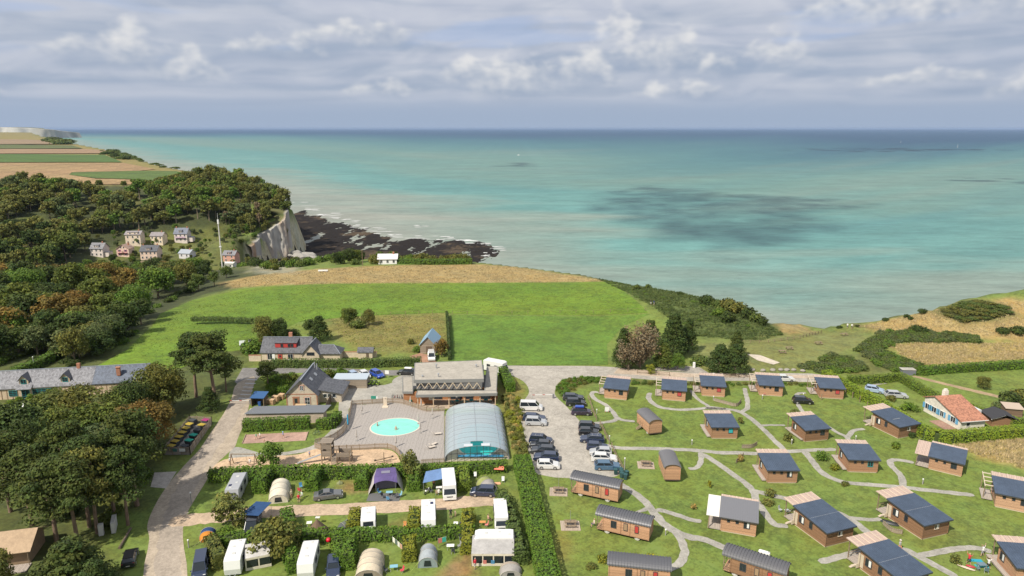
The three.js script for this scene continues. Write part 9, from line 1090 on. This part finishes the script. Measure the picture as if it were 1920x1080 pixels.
// ---------------------------------------------------------------- people
const POSES = {};
function figure(pose) {
if (POSES[pose]) return POSES[pose];
const up = pose === 'up', sit = pose === 'sit', st = pose === 'walk' ? 0.22 : up ? 0.2 : 0.06, y = sit ? -0.42 : 0, B = [];
const add = (a, b, r0, r1, id) => B.push([a, b, r0, r1, id]);
add([0, 1.0 + y, 0], [0, 1.38 + y, 0.01], 0.135, 0.15, 1); add([-0.14, 1.42 + y, 0], [0.14, 1.42 + y, 0], 0.07, 0.07, 1); add([0, 1.44 + y, 0], [0, 1.56 + y, 0.01], 0.055, 0.05, 0); add([0, 1.63 + y, 0.02], [0, 1.7 + y, 0.01], 0.092, 0.1, 0); add([0, 1.61 + y, 0.1], [0, 1.6 + y, 0.12], 0.02, 0.015, 0);
for (const s of [-1, 1]) {
const hip = [s * 0.09, 0.95 + y, 0], kn = sit ? [s * 0.12, 0.52, 0.42] : [s * (0.1 + st * 0.35), 0.5, pose === 'walk' ? s * 0.16 + 0.05 : 0.03], an = sit ? [s * 0.13, 0.08, 0.45] : [s * (0.1 + st * (up ? 1 : 0.3)), 0.08, pose === 'walk' ? s * 0.26 : 0];
add(hip, kn, 0.088, 0.06, 2); add(kn, an, 0.058, 0.038, 0); add(an, [an[0], 0.04, an[2] + 0.15], 0.04, 0.035, 3);
const sh = [s * 0.19, 1.4 + y, 0], el = up ? [s * 0.34, 1.62, 0.02] : [s * 0.25, 1.13 + y, pose === 'walk' ? -s * 0.1 : -0.02], ha = up ? [s * 0.38, 1.9, 0.03] : sit ? [s * 0.16, 0.66, 0.25] : [s * 0.26, 0.88 + y, pose === 'walk' ? -s * 0.14 + 0.08 : 0.06];
add(sh, el, 0.05, 0.04, 1); add(el, ha, 0.038, 0.028, 0); const d = V(ha[0] - el[0], ha[1] - el[1], ha[2] - el[2]).normalize(); for (let k = 0; k < 4; k++) add([ha[0], ha[1], ha[2] + (k - 1.5) * 0.02], [ha[0] + d.x * 0.1, ha[1] + d.y * (0.1 - Math.abs(k - 1.5) * 0.012), ha[2] + d.z * 0.1 + (k - 1.5) * 0.026], 0.018, 0.012, 0); add(ha, [ha[0] + d.x * 0.05, ha[1] + d.y * 0.05, ha[2] + 0.07], 0.016, 0.012, 0);
}
const n = 76, mc = new MarchingCubes(n, new THREE.MeshStandardMaterial(), false, false, 60000); mc.isolation = 0; const near = (p) => { let m = 1e9, id = 0, acc = 1e9; for (const [a, b, r0, r1, k] of B) { const ux = b[0] - a[0], uy = b[1] - a[1], uz = b[2] - a[2], t = clamp(((p[0] - a[0]) * ux + (p[1] - a[1]) * uy + (p[2] - a[2]) * uz) / (ux * ux + uy * uy + uz * uz)), d = Math.hypot(p[0] - a[0] - ux * t, p[1] - a[1] - uy * t, p[2] - a[2] - uz * t) - mix(r0, r1, t); if (d < m) { m = d; id = k; } const h = Math.max(0.03 - Math.abs(acc - d), 0) / 0.03; acc = Math.min(acc, d) - h * h * 0.0075; } return [acc, id]; };
for (let k = 0; k < n; k++) for (let j = 0; j < n; j++) for (let i = 0; i < n; i++) { const p = [(i / n * 2 - 1) * 1.05, (j / n * 2 - 1) * 1.05 + 1.0, (k / n * 2 - 1) * 1.05]; mc.field[i + j * n + k * n * n] = Math.abs(p[0]) > 0.6 || Math.abs(p[2]) > 0.65 ? -1 : -near(p)[0]; }
mc.update(); const c = mc.count, pos = mc.positionArray.slice(0, c * 3), ids = [];
for (let i = 0; i < c; i++) { pos[i * 3] *= 1.05; pos[i * 3 + 1] = pos[i * 3 + 1] * 1.05 + 1.0; pos[i * 3 + 2] *= 1.05; ids.push(near([pos[i * 3], pos[i * 3 + 1], pos[i * 3 + 2]])[1]); }
return POSES[pose] = { pos, nor: mc.normalArray.slice(0, c * 3), ids, y };
}
const skinTone = [0.48, 0.30, 0.21], bodyMat = M([1, 1, 1], 0.8, { vertexColors: true });
function person(pose, p, turn, top, legs, label, o = {}) {
const f = figure(pose), g = new THREE.BufferGeometry(), col = new Float32Array(f.pos.length), pal = [skinTone, top, legs, o.shoes ?? [0.1, 0.1, 0.1]];
f.ids.forEach((k, i) => col.set(pal[k], i * 3)); g.setAttribute('position', new THREE.BufferAttribute(f.pos, 3)); g.setAttribute('color', new THREE.BufferAttribute(col, 3)); let gg = mergeVertices(g, 1e-4); gg.computeVertexNormals();
const t = thing('person', label, 'person', [p[0], (o.y ?? H(...p)) + 0.02, p[1]], R(turn)); t.scale.setScalar(o.s ?? 1); bare('body', gg, bodyMat, t);
obj('hair', new THREE.SphereGeometry(0.112, 10, 6, 0, 6.283, 0, 1.75).rotateX(-0.35).translate(0, 1.68 + f.y, -0.005), M(o.hair ?? [0.06, 0.04, 0.025]), t); if (o.hat) obj('hat', [cyl(0.17, 0.17, 0.02, 0, 1.75 + f.y, 0, 12), cyl(0.12, 0.11, 0.09, 0, 1.75 + f.y, 0, 12)], M(o.hat), t); return t;
}
const W8 = [0.7, 0.7, 0.68], BK = [0.03, 0.03, 0.035], NV = [0.03, 0.05, 0.14], RD = [0.55, 0.03, 0.05], SK = skinTone;
person('up', [64.4, -86.3], -60, RD, BK, 'person in red top with arms raised on the exercise lawn'); person('up', [67.6, -88.2], 200, W8, [0.3, 0.28, 0.32], 'person in white top stretching behind the blue mat'); person('up', [66.4, -85.2], 170, [0.62, 0.6, 0.58], BK, 'person in white top and black shorts beside the teal mat');
person('walk', [56.38, -89.5], 20, [0.35, 0.33, 0.33], [0.5, 0.2, 0.12], 'person in a pale hat walking on the diagonal path', { hat: [0.6, 0.55, 0.48] }); person('stand', [-9.66, -98.2], 10, BK, BK, 'person in black clothes standing on the lane pitch'); person('stand', [-8.98, -98.6], -20, [0.5, 0.4, 0.3], SK, 'small child beside the person in black', { s: 0.6 });
person('stand', [-13.39, -107.6], 30, [0.5, 0.22, 0.12], BK, 'person in brown top under the blue awning'); person('sit', [-12.25, -105.1], 200, W8, NV, 'person sitting before the white motorhome'); person('sit', [-3.71, -97.1], 120, SK, BK, 'person sitting beside the orange table'); person('stand', [-5.14, -85.2], 40, RD, [0.5, 0.5, 0.5], 'person in red top at the corner of the grey awning'); person('stand', [-36.59, -104.1], 60, [0.5, 0.45, 0.3], SK, 'person standing beside the white tunnel tent', { s: 0.95 }); person('sit', [-35.19, -103.3], 20, RD, BK, 'person in red sitting before the white tunnel tent'); person('sit', [-34.89, -104.2], -40, [0.5, 0.6, 0.5], [0.3, 0.35, 0.3], 'person in pale green sitting near the dividing hedge');
person('walk', [-50.5, -126.4], 90, [0.05, 0.4, 0.22], SK, 'child in green top on the pétanque court', { s: 0.75, hair: [0.35, 0.2, 0.08] }); person('walk', [-49.9, -126.8], -60, W8, SK, 'child in white beside the child in green', { s: 0.75 }); person('walk', [-45.39, -127], 70, [0.3, 0.35, 0.6], SK, 'child in a pale blue sun hat on the court', { s: 0.8, hat: [0.3, 0.4, 0.7] }); person('walk', [-48.28, -124.6], 0, [0.5, 0.3, 0.22], SK, 'small child at the edge of the court', { s: 0.6 }); person('stand', [-37.89, -119.1], 30, [0.3, 0.32, 0.5], BK, 'child in blue beside the slide', { s: 0.65 }); person('sit', [-47.77, -115.7], 0, W8, [0.5, 0.4, 0.32], 'person in white sitting on the swing', { y: 0.1 }); person('stand', [-51.45, -115.8], 60, W8, SK, 'person in white standing left of the swing', { s: 0.9 });
person('stand', [-23.65, -130.9], 0, SK, SK, 'bather standing in the middle of the outdoor pool', { y: -0.85 }); person('stand', [-27.8, -132.8], 90, SK, [0.05, 0.05, 0.1], 'bather at the left rim of the outdoor pool', { y: -0.95 });
person('sit', [-12.42, -146.2], 10, W8, BK, 'person in white sitting under the veranda', { y: 0.03 }); person('sit', [-11.43, -146], -20, BK, BK, 'person in dark clothes sitting under the veranda', { y: 0.03 }); person('sit', [12.7, -95.8], -80, [0.6, 0.5, 0.42], NV, 'person sitting at the balcony end of the wagon', { hair: [0.4, 0.22, 0.08] }); person('stand', [106.2, -210.6], 180, W8, NV, 'person in white at the lip of the cove lawn'); person('stand', [107.1, -209.6], 170, W8, BK, 'second person in white at the lip of the cove lawn'); person('walk', [46.13, -223], 150, BK, W8, 'walker in dark top on the cliff path', {}); person('walk', [47.02, -222.2], 150, NV, [0.3, 0.3, 0.3], 'walker in navy top on the cliff path', {});

// the sea air
scene.fog = new THREE.FogExp2(0xa4bbe0, 0.000016);
renderer.render(scene, camera);
